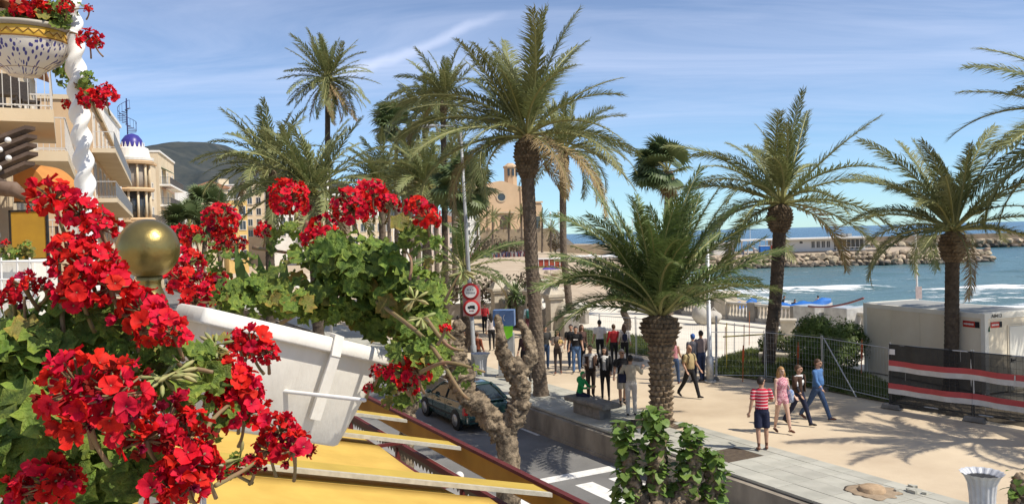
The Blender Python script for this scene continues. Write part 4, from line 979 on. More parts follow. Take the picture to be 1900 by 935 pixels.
def rock_row(root, x0, x1, y, rows, seed, size, dy=1.1):
    rr = random.Random(seed)
    for (zc, yo, dark, sp) in rows:
        x = x0
        while x < x1:
            s_ = size * rr.uniform(.7, 1.25)
            o = put('rock', rr.choice(ROCKSD if dark else ROCKS), root, (x, y + yo + rr.uniform(-.4, .4), zc + rr.uniform(-.25, .25))); o.scale = (s_ * rr.uniform(.8, 1.3), s_ * rr.uniform(.8, 1.2), s_ * rr.uniform(.6, .9)); o.rotation_euler = (rr.uniform(-.5, .5), rr.uniform(-.5, .5), rr.uniform(0, 6))
            x += s_ * sp
bw = thing('rock_breakwater', 'long pile of pale boulders carrying the beach pavilion', 'breakwater')
plat = MB().box((68, 208, -2.1), (78, 42, 3.0)).build('platform', pm('platform_sand', (.44, .35, .25), (.36, .28, .20), .95, .3, .3), bw)
rock_row(bw, 34, 106, 185.5, [(-.95, 1.2, False, 1.5), (-1.6, -.4, False, 1.4), (-2.5, -1.8, False, 1.45), (-3.1, -2.9, True, 1.5)], 5, .92)
pr = thing('far_pier', 'brown stone pier reaching into the sea at the right', 'pier')
MB().box((185, 292, -2.0), (135, 10, 3.6)).build('deck', pm('pier_stone', (.30, .23, .16), (.21, .17, .12), .95, .3, .4), pr); MB().box((185, 296, .6), (135, 1.2, 1.8)).build('sea_wall', MATS['pier_stone'], pr)
rock_row(pr, 119, 200, 285.5, [(-1.4, 0, False, 2.0), (-2.7, -1.3, True, 2.1)], 8, 1.5)
gr = thing('rock_groyne', 'scattered pale rocks on the near beach behind the slim palm', 'rocks')
rr = random.Random(3)
for k in range(34):
    p = D(rr.uniform(985, 1115), 512, rr.uniform(118, 150)); s_ = rr.uniform(.4, 1.0)
    o = put('rock', rr.choice(ROCKS), gr, (p.x, p.y, float(land(np.array([[p.x]]), np.array([[p.y]]))[0, 0]) + .2)); o.scale = (s_, s_, s_ * .7); o.rotation_euler.z = rr.uniform(0, 6)

# pavilion on the breakwater
Yp = 200.0
def px_(px): return D(px, 450, Yp).x
pv = thing('beach_pavilion', 'long low white pavilion with dark glazing on the breakwater', 'building', (px_(1530), Yp, -.6))
def lx(px): return px_(px) - px_(1530)
ubox('wall', WHITER, pv, ((lx(1444) + lx(1606)) / 2, 4.2, 1.75), (lx(1606) - lx(1444), 8, 2.9))
ubox('roof_slab', WHITER, pv, ((lx(1372) + lx(1612)) / 2, 3.6, 3.36), (lx(1612) - lx(1372), 10.5, .32))
ubox('deck', pm('dark_deck', (.10, .09, .08)), pv, ((lx(1450) + lx(1625)) / 2, -.6, .16), (lx(1625) - lx(1450), 2.4, .32))
for k in range(7): ubox('canopy_post', WHITE, pv, (lx(1376 + k * 11), -.4, 1.6), (.15, .15, 3.2))
for k in range(4): window(pv, .2, lx(1509 + k * 9.5), 1.9, .75, 1.5, 'end', None)
for k in range(7):
    ubox('glazing', GLASS, pv, (lx(1551 + k * 8), .17, 1.75), (lx(8 + 1530) - .18, .05, 2.3)); ubox('mullion', FRAMEW, pv, (lx(1547 + k * 8), .12, 1.75), (.14, .12, 2.6))
ubox('small_window', GLASS, pv, (lx(1487), .18, 2.5), (.7, .05, .5))
for k in range(3): ubox('roof_unit', GREYM, pv, (lx(1566 + k * 11), 4, 3.9), (1.0, 1.0, .8))
ubox('rail', WHITE, pv, (lx(1580), -1.7, 1.1), (lx(1620) - lx(1545), .05, .05))
for k in range(10): ubox('rail_post', WHITE, pv, (lx(1547 + k * 8), -1.7, .7), (.05, .05, .85))
ub = thing('beach_hut', 'white hut left of the pavilion on the breakwater', 'hut', (px_(1345), 203, -.6)); ubox('wall', WHITER, ub, (0, 0, 1.4), (5, 4, 2.8)); ubox('roof', WHITE, ub, (0, 0, 2.95), (9, 5, .25)); ubox('door', SHUTTER, ub, (.8, -2.02, 1.05), (1.0, .06, 2.0))
for k in (-1, 1): ubox('roof_post', WHITE, ub, (k * 4.2, -2, 1.4), (.15, .15, 2.8))
bb = thing('storage_box', 'blue storage box beside the pavilion', 'box', (px_(1413), 198, -.6)); ubox('body', BLUET, bb, (0, 0, .95), (2.2, 1.6, 1.9)); ubox('lid', WHITE, bb, (0, 0, 1.97), (2.35, 1.75, .12))
lb = thing('lifebuoy_stand', 'red lifebuoy on a post left of the leaning palm trunk', 'lifebuoy', (px_(1428), 197, -.6)); MB().tube([(0, 0, 0), (0, 0, 2.2)], .05, 6).build('post', WHITE, lb)
MB().tube([(.55 * math.cos(a), -.1, 1.6 + .55 * math.sin(a)) for a in [2 * math.pi * i / 16 for i in range(17)]], .13, 6).build('ring', pm('lifebuoy_red', (.60, .10, .06)), lb, True)
bl = thing('white_beach_slide', 'sloping white ramp beside the blue box on the breakwater', 'ramp', (px_(1398), 199, -.6)); MB().prism([(-2, 2.4), (-1.6, 2.4), (2.2, .1), (1.6, .1)], -.6, .6).build('ramp', WHITE, bl); ubox('leg', WHITE, bl, (-1.7, 0, 1.1), (.12, .9, 2.2))
# ================================================================== PROMENADE AND SITE THINGS
def text_mesh(name, body, size, mat, ext=.002):
    cu = bpy.data.curves.new(name, 'FONT'); cu.body = body; cu.size = size; cu.extrude = ext; cu.align_x = 'CENTER'; cu.align_y = 'CENTER'; cu.resolution_u = 2
    o = bpy.data.objects.new(name, cu); col.objects.link(o)
    dg = bpy.context.evaluated_depsgraph_get(); me = bpy.data.meshes.new_from_object(o.evaluated_get(dg))
    bpy.data.objects.remove(o, do_unlink=True); bpy.data.curves.remove(cu)
    me.materials.clear(); me.materials.append(mat); me.name = name
    return me
GREYC = pm('bench_concrete', (.27, .245, .21), (.16, .145, .125), .9, 5, .5, 40, detail=9)
# stone bench
bp_ = G(1098, 770); be = thing('stone_bench', 'grey stone bench with a green-hooded figure on its far end', 'bench', bp_, ROAD + .05)
MB().box((0, 0, .17), (.42, 1.35, .34)).build('base', GREYC, be, bevel=.02)
MB().prism([(-.30, .34), (.30, .34), (.34, .40), (.34, .46), (.28, .50), (-.28, .50), (-.34, .46), (-.34, .40)], -.98, .98).build('seat', GREYC, be, bevel=.015)
# fluted bins
BINM = pm('bin_enamel', (.52, .53, .54), (.42, .43, .45), .4, 5, spec=.5)
def bin_(label, loc, sc=1.0):
    o = thing('litter_bin', label, 'bin', loc, .2, 'fluted white litter bins'); o.scale = (sc,) * 3
    fl = lambda j, n, z: 1 + .035 * (1 if j % 4 < 2 else -1) * min(1, z * 2 + .3)
    MB().lathe([(.21, 0), (.22, .03), (.235, .5), (.26, .72), (.32, .86), (.38, .93), (.40, .945), (.37, .93), (.29, .86), (.25, .80)], 64, 0, cap=False, flute=fl).build('body', BINM, o)
    MB().lathe([(.29, .845), (.20, .85), (.02, .85)], 32, cap=False).build('bag', pm('bin_bag', (.02, .02, .02), (.03, .03, .03), .5, 20, .5), o)
    MB().lathe([(.24, 0), (.24, .04)], 24).build('foot', GREYM, o)
    return o
b = D(1822, 875, 15.4); bin_('fluted white litter bin at the lower right with a dark bag', (b.x, b.y, 0), .93)
b = G(893, 697); bin_('small fluted bin on the pavement behind the bare pollarded tree', b, .95)
# street lamp pole with two round signs
lp0 = G(880, 692)
lp = thing('lamp_pole', 'tall grey lamp pole carrying two red-ringed road signs', 'lamp pole', lp0)
tp = D(855, 246, lp0.y) - lp0
MB().tube([(0, 0, 0), (0, 0, 1.1), (0, 0, 1.15), tp * .5, tp], [.12, .12, .085, .075, .05], 10).build('pole', GREYM, lp, True)
MB().lathe([(.2, 0), (.2, .05), (.14, .08)], 12).build('base', GREYM, lp)
MB().tube([tp, tp + Vector((-.3, 0, .25)), tp + Vector((-1.1, .1, .32))], .035, 6).build('arm', GREYM, lp)
MB().ball(tuple(tp + Vector((-1.3, .1, .30))), (.35, .14, .08), 10, 6).build('lamp_head', GREYM, lp, True)
REDS = pm('sign_red', (.46, .035, .035), (.40, .03, .03), .4, 8); WS = pm('sign_white', (.75, .74, .72), (.68, .66, .63), .4, 8); INK = pm('sign_black', (.015, .015, .018)); INKG = pm('sign_grey', (.30, .30, .31))
for k, (px, py) in enumerate(((873, 541), (875, 571))):
    c = D(px, py, lp0.y - .14) - lp0
    sg = MB().lathe([(.335, -.012), (.345, 0), (.335, .012)], 32).build('round_sign', REDS, lp, True, loc=c); sg.rotation_euler = (R(90), 0, R(-4) + .05)
    MB().lathe([(.245, .0), (.245, .018)], 32).build('sign_face', WS, sg)
    if k == 0:
        for i, x in enumerate((-.10, 0, .10)): MB().box((x, .075, .021), (.05, .06, .004)).build('sign_mark', INKG, sg)
        for i in range(6): MB().box((-.15 + .06 * i, -.05, .021), (.045, .07 if i % 2 else .055, .004)).build('sign_mark', INKG, sg)
    else:
        MB().box((.03, .045, .021), (.20, .10, .004)).box((-.115, .03, .021), (.08, .07, .004)).box((0, -.01, .021), (.30, .02, .004)).build('truck_symbol', INK, sg)
        for x in (-.09, .07, .12): MB().lathe([(.026, .019), (.026, .023)], 12, c=(x, -.025, 0)).build('truck_wheel', INK, sg)
        for i in range(4): MB().box((-.075 + .05 * i, -.12, .021), (.034, .05, .004)).build('sign_mark', REDS if i % 2 else INK, sg)
ubox('back_plate', pm('faded_pink_board', (.55, .36, .33), (.48, .32, .30)), lp, D(875, 557, lp0.y - .03) - lp0, (.72, .02, 1.25))
# second, white lamp
l2 = D(613, 560, 47); l2.z = -.5; wl_ = thing('lamp_pole', 'slim white street lamp in front of the tall slender palm', 'lamp pole', l2)
t2 = D(607, 312, 47) - l2; MB().tube([(0, 0, 0), t2 * .5, t2], [.09, .07, .05], 8).build('pole', WHITE, wl_, True)
MB().tube([t2, t2 + Vector((-.6, 0, .06))], .04, 6).build('arm', WHITE, wl_); MB().ball(tuple(t2 + Vector((-.9, 0, .06))), (.45, .18, .09), 10, 6).build('lamp_head', WHITE, wl_, True)
# old lantern on a dark post
for k, (px, yb, yt, Y) in enumerate([(985, 600, 478, 46), (830, 640, 470, 52)]):
    q = D(px, yb, Y); q.z = 0; ln_ = thing('lantern_post', ['dark iron lantern post beside the yucca', 'dark iron lantern post among the palm trunks'][k], 'lamp post', q); h_ = D(px, yt, Y).z
    MB().tube([(0, 0, 0), (0, 0, .8), (0, 0, .85), (0, 0, h_ - .5)], [.11, .10, .06, .05], 8).build('post', BLACKM, ln_)
    MB().lathe([(.06, h_ - .5), (.13, h_ - .45), (.2, h_ - .05), (.22, h_), (.06, h_ + .16), (.02, h_ + .3)], 6).build('lantern', BLACKM, ln_)
    MB().lathe([(.135, h_ - .42), (.19, h_ - .08)], 6, cap=False).build('lantern_glass', pm('lamp_glass', (.35, .35, .33)), ln_)
# info totem
q = G(941, 698); to = thing('information_totem', 'grey totem with a blue and lime-green head near the pavement edge', 'totem', q, -.12)
ubox('body', GREYM, to, (0, 0, .85), (.62, .42, 1.7)); ubox('blue_head', pm('totem_blue', (.13, .22, .42), (.10, .18, .36), .4), to, (-.05, 0, 2.30), (.82, .55, .62))
MB().prism([(-.25, 2.0), (.32, 2.0), (.28, 1.62), (.10, 1.50), (-.12, 1.50)], -.30, -.215).build('lime_panel', pm('totem_lime', (.22, .62, .03), (.19, .55, .03), .4), to)
MB().tube([(.10 * math.cos(a) + .05, -.285, 2.32 + .12 * math.sin(a)) for a in [R(110) + R(140) * i / 10 for i in range(11)]], .014, 5).build('white_mark', WS, to)
ubox('blue_skirt', pm('totem_sky', (.08, .22, .40), (.06, .18, .34)), to, (.12, -.225, .55), (.35, .05, .5)); ubox('white_skirt', WS, to, (.12, -.225, .86), (.35, .05, .12)); ubox('foot', GREYC, to, (0, 0, .03), (.8, .6, .06))
# yellow advertising stand
q = G(826, 692); ad = thing('advertising_stand', 'yellow and blue advertising stand left of the road signs', 'sign', q, .15)
ubox('board', pm('poster_yellow', (.72, .46, .05), (.66, .42, .05), .5), ad, (0, 0, 1.25), (.62, .08, 1.9)); ubox('blue_field', pm('poster_blue', (.09, .24, .52), (.14, .33, .62), .5, 4), ad, (.04, -.045, .95), (.46, .02, .5)); ubox('pale_field', WS, ad, (-.03, -.045, 1.65), (.42, .02, .7))
for sx in (-.25, .25): ubox('leg', GREYM, ad, (sx, 0, .15), (.05, .05, .3)); ubox('foot', GREYM, ad, (sx, 0, .02), (.07, .5, .04))
# stone gate pillars and coping walls
LIME_S = pm('carved_limestone', (.60, .53, .42), (.48, .42, .33), .9, 3, .3, 30)
PIL = MB()
PIL.box((0, 0, .15), (.92, .92, .3)).box((0, 0, 1.15), (.74, .74, 1.7)).box((0, 0, 2.06), (.98, .98, .12)).box((0, 0, 2.19), (1.08, 1.08, .14)).box((0, 0, 2.45), (.95, .95, .38), taper=.55).box((0, 0, 2.7), (.46, .46, .12), taper=.4)
PILM = PIL.mesh('pillar', LIME_S)
pp_ = []
for k, (px, py) in enumerate([(926, 602), (953, 605), (992, 611), (1030, 622)]):
    q = G(px, py); pp_.append(q)
    o = tag(put('stone_pillar', PILM, None, q, .35), ['carved stone pillar with pyramid cap, leftmost of four', 'carved stone pillar with pyramid cap in front of the yucca', 'carved stone pillar half behind the tallest palm trunk', 'carved stone pillar just right of the tallest palm trunk'][k], 'pillar', 'carved stone gate pillars')
for k in range(3):
    a, b_ = pp_[k], pp_[k + 1]; d = b_ - a; L_ = d.length; ang = math.atan2(d.y, d.x)
    wl2 = thing('stone_screen', ['pierced stone screen between the first two pillars', 'pierced stone screen between the yucca pillar and the next', 'pierced stone screen behind the tallest palm trunk'][k], 'wall', a, ang)
    n_ = 10; top = [(.45 + (L_ - .9) * i / n_, 1.75 - .45 * math.sin(math.pi * i / n_)) for i in range(n_ + 1)]
    MB().prism([(.45, 0), (L_ - .45, 0)] + list(reversed(top)), -.14, .14).build('panel', pm('weathered_stone', (.36, .32, .27), (.27, .24, .20), .9, 3, .3), wl2)
    for i in range(3):
        x = L_ * (.3 + .2 * i); MB().lathe([(.10, -.16), (.10, .16)], 12).build('pierced_ring', LIME_S, wl2, loc=(x, 0, .95)).rotation_euler.x = R(90)
q = G(1046, 622); ar = thing('arched_stone', 'half-round arched stone end beside the pillars', 'stone', q, .9)
ap = [(-.55, 0), (.55, 0), (.55, .8)] + [(.55 * math.cos(a), .8 + 1.1 * math.sin(a)) for a in [math.pi * i / 14 for i in range(1, 14)]] + [(-.55, .8)]
MB().prism(ap, -.2, .2).build('slab', LIME_S, ar); MB().prism([(x * .72, z * .86 + .05) for x, z in ap], -.22, -.19).build('panel', MATS['weathered_stone'], ar); MB().box((.3, -.45, .3), (.8, .7, .6)).build('foot_block', LIME_S, ar)
for k, (px, py, w, h, z) in enumerate([(1056, 628, .9, 1.2, 0), (1058, 612, .8, 1.5, 0), (1084, 600, .5, .7, 0), (1030, 560, 1.6, 1.0, 0), (1000, 545, 1.8, 1.2, 0)]):
    q = G(px, py); o = thing('stone_block', ['dressed stone block right of the arched stone', 'taller stone block behind the slim palm foot', 'small stone block at the edge of the pale site ground', 'wide pale block on the site behind the palms', 'wide grey block by the beach stairs'][k], 'block', q, .4 + k, 'stone blocks stored on the site')
    MB().box((0, 0, h / 2), (w, w * .8, h)).build('block', [MATS['weathered_stone'], LIME_S][k % 2], o, bevel=.03); MB().box((0, 0, h + .06), (w * 1.15, w * .95, .12)).build('cap', LIME_S, o, bevel=.02)
# low hedge with red leaves behind the signs
q = D(880, 590, 56); q.z = 0; hg = thing('hedge', 'dark reddish hedge behind the road signs', 'hedge', q)
for k in range(5): kind(leaf_ball((-3.2 + k * 1.7, 0, 1.9 + .2 * math.sin(k * 2)), 1.15, 420, 40 + k, .17).build('foliage', pm('red_hedge', (.07, .035, .03), (.08, .09, .04), .8, 2), hg), 'stuff')
MB().box((0, .2, .5), (8, .6, 1.0)).build('hedge_wall', MATS['weathered_stone'], hg)
# small tree on the site
q = G(1162, 612); sm = thing('small_tree', 'small dark twisted tree standing on the pale site', 'tree', q)
knobby([(0, 0, -.05), (.1, 0, .5), (-.12, 0, 1.0), (.15, 0, 1.5), (0, 0, 1.9)], [.26, .2, .18, .14, .1], 5).build('trunk', BARK_D, sm, True)
kind(leaf_ball((-.1, 0, 2.2), 1.1, 700, 4, .13, .7).build('crown', pm('dark_leaf', (.045, .07, .03), (.075, .10, .04), .7, 2, trans=.15), sm), 'stuff')
# balustrade above the beach
bal_s = pm('balustrade_stone', (.56, .52, .44), (.42, .38, .32), .9, 2, .2)
bl_ = thing('balustrade', 'pale stone balustrade along the beach edge of the site', 'balustrade', W(35.8, 0, 0), ROAD)
MB().box((0, 33, .11), (.4, 34, .22)).build('plinth', bal_s, bl_); MB().box((0, 33, 1.0), (.42, 34, .14)).build('top_rail', bal_s, bl_, bevel=.02)
BMSH = MB().lathe([(.08, .22), (.08, .27), (.05, .30), (.085, .45), (.06, .62), (.045, .72), (.08, .86), (.08, .93)], 10).mesh('baluster', bal_s, True)
for k in range(118):
    s_ = 17 + k * .28
    if (k % 12) not in (0, 11): put('baluster', BMSH, bl_, (0, s_, 0))
for k in range(10): MB().box((0, 16.85 + k * 3.36, .56), (.5, .62, 1.14)).build('pedestal', pm('dark_pedestal', (.30, .27, .23), (.22, .2, .17)), bl_, bevel=.02)
kind(sheet('beach_kerb', 33.6, 34.0, 14, 48, .03, KERBM), 'structure')
# big bags, wrapped pallets, barriers
SACK = pm('woven_sack', (.50, .47, .41), (.40, .37, .32), .85, 4, .5, 14)
for k, (px, py, rx, h) in enumerate([(1303, 602, .5, 1.15), (1324, 600, .42, .75)]):
    q = G(px, py); o = thing('builders_sack', ['tall white builders sack on the pale site', 'lower white builders sack beside the stone plinth'][k], 'sack', q)
    MB().ball((0, 0, h / 2), (rx, rx * .85, h / 2), 18, 12, 0, lambda d: (1.15 - .12 * abs(d.z)) * (1 + .16 * mn.noise(d * 2.6 + Vector((k * 9, 0, 0))))).build('sack', SACK, o, True)
    MB().tube([(-rx * .5, 0, h * .9), (0, 0, h * 1.25), (rx * .5, 0, h * .9)], .05, 6).build('strap', SACK, o)
q = G(1347, 590); o = thing('stone_plinth', 'square pale plinth at the left end of the balustrade', 'plinth', q, ROAD); MB().box((0, 0, .75), (1.0, 1.0, 1.5)).build('body', LIME_S, o, bevel=.02); MB().box((0, 0, 1.58), (1.3, 1.3, .16)).build('cap', LIME_S, o, bevel=.02); MB().box((0, 0, .1), (1.2, 1.2, .2)).build('base', LIME_S, o)
WRAP = pm('plastic_wrap', (.50, .49, .46), (.36, .35, .33), .22, 3, .5, 8, spec=.6)
for k, (px, py) in enumerate([(1508, 612), (1566, 616)]):
    q = G(px, py); o = thing('wrapped_pallet', ['film-wrapped pallet of blocks, left one by the balustrade', 'film-wrapped pallet with loose film, right one by the cabin'][k], 'pallet', q, ROAD, 'wrapped pallets')
    MB().box((0, 0, .75), (1.3, 1.5, 1.15)).build('load', WRAP, o, bevel=.06)
    for y_ in (-.6, 0, .6): MB().box((0, y_, .08), (1.2, .14, .16)).build('skid', pm('pallet_wood', (.34, .24, .14), (.27, .19, .11), .9, 6), o)
q = G(1543, 606); o = thing('striped_barrier', 'red and white striped barrier between the wrapped pallets', 'barrier', q, .3)
RW = pm('barrier_red', (.55, .06, .05)); WW = pm('barrier_white', (.75, .74, .70))
for k in range(8): MB().box((-.62 + k * .18, 0, .85), (.178, .05, .38)).build('stripe', RW if k % 2 else WW, o)
for k in range(8): MB().box((-.62 + k * .18, 0, .5), (.178, .05, .22)).build('stripe', WW if k % 2 else RW, o)
for sx in (-.6, .6): MB().box((sx, 0, .5), (.05, .06, 1.0)).build('leg', WW, o); MB().box((sx, 0, .03), (.08, .5, .06)).build('foot', WW, o)
q = G(1463, 642); o = thing('gate_pillar', 'plain cream block pillar right of the leaning palm', 'pillar', q, -.35); MB().box((0, 0, .6), (.65, .65, 1.2)).build('shaft', pm('raw_block', (.60, .53, .42), (.5, .44, .35), .9, 3), o, bevel=.02); MB().box((0, 0, 1.22), (.75, .75, .08)).build('cap', LIME_S, o)
# planter bed with low shrubs
q = G(1465, 670); o = thing('stone_planter', 'low stone planter with weedy shrubs beside the leaning palm', 'planter', q, -.35)
MB().box((0, 0, .2), (2.4, 1.3, .4)).build('kerb_block', LIME_S, o, bevel=.05)
for k, (x, y, h) in enumerate([(-.9, 0, .75), (-.4, .2, .9), (.1, -.1, .75), (.45, .2, 1.1), (.95, 0, .7)]): kind(leaf_ball((x, y, h - .1), .38, 260, 50 + k, .10, 1.2).build('shrub', pm('weed_leaf', (.08, .12, .03), (.13, .15, .05), .7, 3, trans=.2), o), 'stuff')
for k in range(3): MB().tube([(.3 + .12 * k, .1, .3), (.35 + .16 * k, .1, 1.4 + .1 * k)], .02, 5).build('red_stalk', pm('red_stalk', (.30, .10, .06)), o)
# round bush
q = G(1550, 700); q.y += 1.0; bu = thing('bush', 'large round dark green bush left of the cream cabin', 'bush', q)
BUSHM = pm('bush_leaf', (.075, .125, .022), (.115, .165, .035), .55, 2.5, spec=.35, trans=.25)
MB().tube([(0, 0, -.05), (0, 0, 1.0)], .12, 7).build('stem', BARK_D, bu)
for k, (x, y, z, rr_) in enumerate([(0, 0, 1.15, 1.2), (-.65, -.1, .85, .85), (.7, 0, 1.0, .95), (.1, -.4, .7, .95), (1.0, .3, 1.25, .75), (-.3, .2, 1.6, .7)]): kind(leaf_ball((x, y, z), rr_, 2600, 70 + k, .06, .85, .6).build('foliage', BUSHM, bu), 'stuff')

# site cabin
A, Bq = Vector((14.96, 26.5, 0)), Vector((13.2, 31.4, 0)); d = Bq - A; L_ = d.length; ang = math.atan2(-d.x, d.y)
CAB = pm('cabin_cream', (.74, .665, .52), (.68, .60, .46), .55, 1.2, .06, 30); CABW = pm('cabin_white', (.76, .74, .66), (.70, .67, .59), .55, 1.2)
cb = thing('site_cabin', 'cream site cabin behind the black striped netting', 'cabin', A, ang)
Hc, Wc = 2.6, 2.5
MB().box((Wc / 2, L_ / 2, Hc / 2), (Wc, L_, Hc - .1)).build('body', CAB, cb)
for x in (0.05, Wc - .05):
    for y in (.05, L_ - .05): MB().box((x, y, Hc / 2), (.16, .16, Hc)).build('corner_post', CABW, cb, bevel=.01)
for x in (.05, Wc - .05): MB().box((x, L_ / 2, Hc - .09), (.14, L_ - .2, .16)).build('roof_beam', CABW, cb, bevel=.01)
for y in (.05, L_ - .05): MB().box((Wc / 2, y, Hc - .09), (Wc - .2, .14, .20)).build('roof_beam', CABW, cb, bevel=.01)
MB().box((Wc / 2, L_ / 2, Hc - .03), (Wc - .22, L_ - .22, .05)).build('roof_panel', pm('cabin_roof', (.33, .33, .31), (.27, .27, .25), .6, 2), cb)
for k in range(1, 4): MB().box((-.006, L_ * k / 4, Hc / 2), (.016, .03, Hc - .3)).build('panel_seam', CAB, cb)
dr = MB().box((1.45, -.02, 1.1), (.86, .05, 2.05)).build('door', CABW, cb, bevel=.01); MB().box((1.14, -.06, 1.05), (.16, .05, .03)).box((1.07, -.05, 1.05), (.04, .02, .12)).build('handle', BLACKM, dr)
MB().box((1.45, -.008, 1.1), (.98, .03, 2.16)).build('door_frame', CAB, cb)
RB = pm('badge_red', (.46, .03, .02), (.42, .03, .02), .4)
for side in (0, 1):
    if side == 0:   # long shaded face
        bd = MB().box((-.012, .58, 2.22), (.012, .46, .20)).build('maker_badge', RB, cb); MB().box((-.013, .27, 2.22), (.013, .16, .20)).build('badge_end', INK, bd)
        tm = MB()
        for k in range(9): tm.box((-.020, .42 + .042 * k, 2.22), (.004, .030, .05 if k % 3 else .062))
        tm.build('badge_lettering', WS, bd)
    else:
        bd = MB().box((.42, -.012, 2.22), (.36, .012, .18)).build('maker_badge', RB, cb); MB().box((.66, -.013, 2.22), (.12, .013, .18)).build('badge_end', INK, bd)
        tm = MB()
        for k in range(9): tm.box((.29 + .033 * k, -.020, 2.22), (.024, .004, .045 if k % 3 else .055))
        tm.build('badge_lettering', WS, bd)
put('cabin_number', text_mesh('cabin_number', 'A8413', .17, INK), cb, M=Matrix.Translation((.48, -.032, 2.50)) @ Matrix.Rotation(R(90), 4, 'X'))
MB().prism([(.10, 2.02), (.17, 2.02), (.16, 2.20), (.12, 2.14)], -.045, -.033).build('drip_mark', pm('green_sticker', (.03, .10, .05)), cb)

# black netting with red-white tape on fence frames
def netting_mat():
    m, N, L, b_ = node_mat('black_netting', .8, .2); b_.inputs['Base Color'].default_value = (.022, .021, .02, 1)
    tc = N.new('ShaderNodeTexCoord'); nz = N.new('ShaderNodeTexNoise'); nz.inputs['Scale'].default_value = 2.0; L.new(tc.outputs['Object'], nz.inputs['Vector'])
    mr = N.new('ShaderNodeMapRange'); mr.inputs['To Min'].default_value, mr.inputs['To Max'].default_value = .80, .95; L.new(nz.outputs['Fac'], mr.inputs['Value'])
    tr = N.new('ShaderNodeBsdfTransparent'); sh = N.new('ShaderNodeMixShader'); L.new(mr.outputs[0], sh.inputs[0]); L.new(tr.outputs[0], sh.inputs[1]); L.new(b_.outputs[0], sh.inputs[2]); L.new(sh.outputs[0], N['Material Output'].inputs['Surface'])
    return m
NET = netting_mat(); TAPR = pm('tape_red', (.50, .08, .08), (.42, .07, .07), .6, 3); TAPW = pm('tape_white', (.62, .60, .56), (.5, .48, .45), .6, 3)
WIRE = pm('fence_wire', (.55, .55, .53), (.45, .45, .44), .5, 5)
def panel_line(pts):
    return [(pts[i], pts[i + 1]) for i in range(len(pts) - 1)]
npts = [G(1652, 757), G(1806, 781), G(1968, 806), Vector((13.9, 18.0, 0))]
for k, (a, b_) in enumerate(panel_line(npts)):
    d = b_ - a; L_ = d.length; an = math.atan2(d.y, d.x)
    fn = thing('netting_fence', ['black netting fence panel with red-white tape, left one by the bush', 'black netting fence panel with torn slits in front of the cabin corner', 'black netting fence panel cut by the right edge of the photo'][k], 'fence', a, an, 'black netting fence panels')
    h_ = 1.92
    for x in (.03, L_ - .03): MB().tube([(x, 0, .02), (x, 0, h_ + .06)], .022, 8).build('post', GALV, fn)
    MB().tube([(.03, 0, h_), (L_ - .03, 0, h_)], .018, 6).build('top_bar', GALV, fn); MB().tube([(.03, 0, .2), (L_ - .03, 0, .2)], .018, 6).build('bottom_bar', GALV, fn)
    nn = 26; rws = 8; ph = random.uniform(0, 6)
    def wob(x, z): return -.035 - .03 * math.sin(x * 3.1 + z * 2 + ph) - .02 * math.sin(x * 7.7 + ph)
    net = MB(); net.rings([[(L_ * i / nn, wob(L_ * i / nn, z), z) for i in range(nn + 1)] for z in [.06 + (h_ + .02 + 0 - .06) * j / rws for j in range(rws + 1)]], 0, False, False); net.build('netting', NET, fn, True)
    for z0_, sag in ((1.30, .05), (.62, .05)):
        for mt, dz in ((TAPR, 0), (TAPW, -.15)):
            tp_ = MB(); tp_.rings([[(L_ * i / nn, wob(L_ * i / nn, zz_) - .018, zz_ - sag * math.sin(math.pi * i / nn) * .6) for i in range(nn + 1)] for zz_ in (z0_ + dz, z0_ + dz + (.16 if mt is TAPR else .15))], 0, False, False); tp_.build('tape_red' if mt is TAPR else 'tape_white', mt, fn)
    if k == 1:
        for x, z, h2 in ((1.1, 1.25, .32), (1.75, 1.45, .36), (1.7, .75, .34)): MB().prism([(x - .02, z - h2 / 2), (x + .02, z - h2 / 2 + .05), (x + .03, z + h2 / 2), (x, z + h2 / 2)], wob(x, z) - .03, wob(x, z) - .024).build('torn_slit', TAPW, fn)
    ft = MB().box((.05, 0, .07), (.62, .26, .14), taper=.8).build('concrete_foot', GREYC, fn, bevel=.02)
    wm_ = MB()
    for i in range(int(L_ / .16)): wm_.box((.16 * i, .012, h_ / 2 + .1), (.005, .005, h_ - .2))
    for i in range(8): wm_.box((L_ / 2, .018, .25 + i * .22), (L_, .005, .005))
    kind(wm_.build('wire_mesh', WIRE, fn), 'stuff')
tgq = MB().box((.14, -.09, 1.72), (.17, .01, .16)).build('notice', WS, bpy.data.objects['netting_fence'])
# open mesh fences of the site
def mesh_fence(label, a, b_, h_=1.75, group='open wire site fence panels', foot=True):
    d = b_ - a; L_ = d.length; fn = thing('site_fence', label, 'fence', a, math.atan2(d.y, d.x), group)
    for x in (.03, L_ - .03): MB().tube([(x, 0, .02), (x, 0, h_ + .08)], .015, 6).build('post', GALV, fn)
    MB().tube([(.03, 0, h_), (L_ - .03, 0, h_)], .014, 5).build('top_bar', GALV, fn); MB().tube([(.03, 0, .18), (L_ - .03, 0, .18)], .014, 5).build('bottom_bar', GALV, fn)
    wm_ = MB()
    for i in range(1, int(L_ / .12)): wm_.box((.12 * i, 0, h_ / 2 + .09), (.003, .003, h_ - .18))
    for i in range(8): wm_.box((L_ / 2, .006, .28 + i * .22), (L_, .003, .003))
    kind(wm_.build('wire_mesh', WIRE, fn), 'stuff')
    if foot: MB().box((.05, 0, .06), (.6, .25, .12), taper=.8).build('concrete_foot', GREYC, fn)
    return fn
fp = [G(1316, 704), G(1421, 706), G(1527, 722), G(1652, 752)]
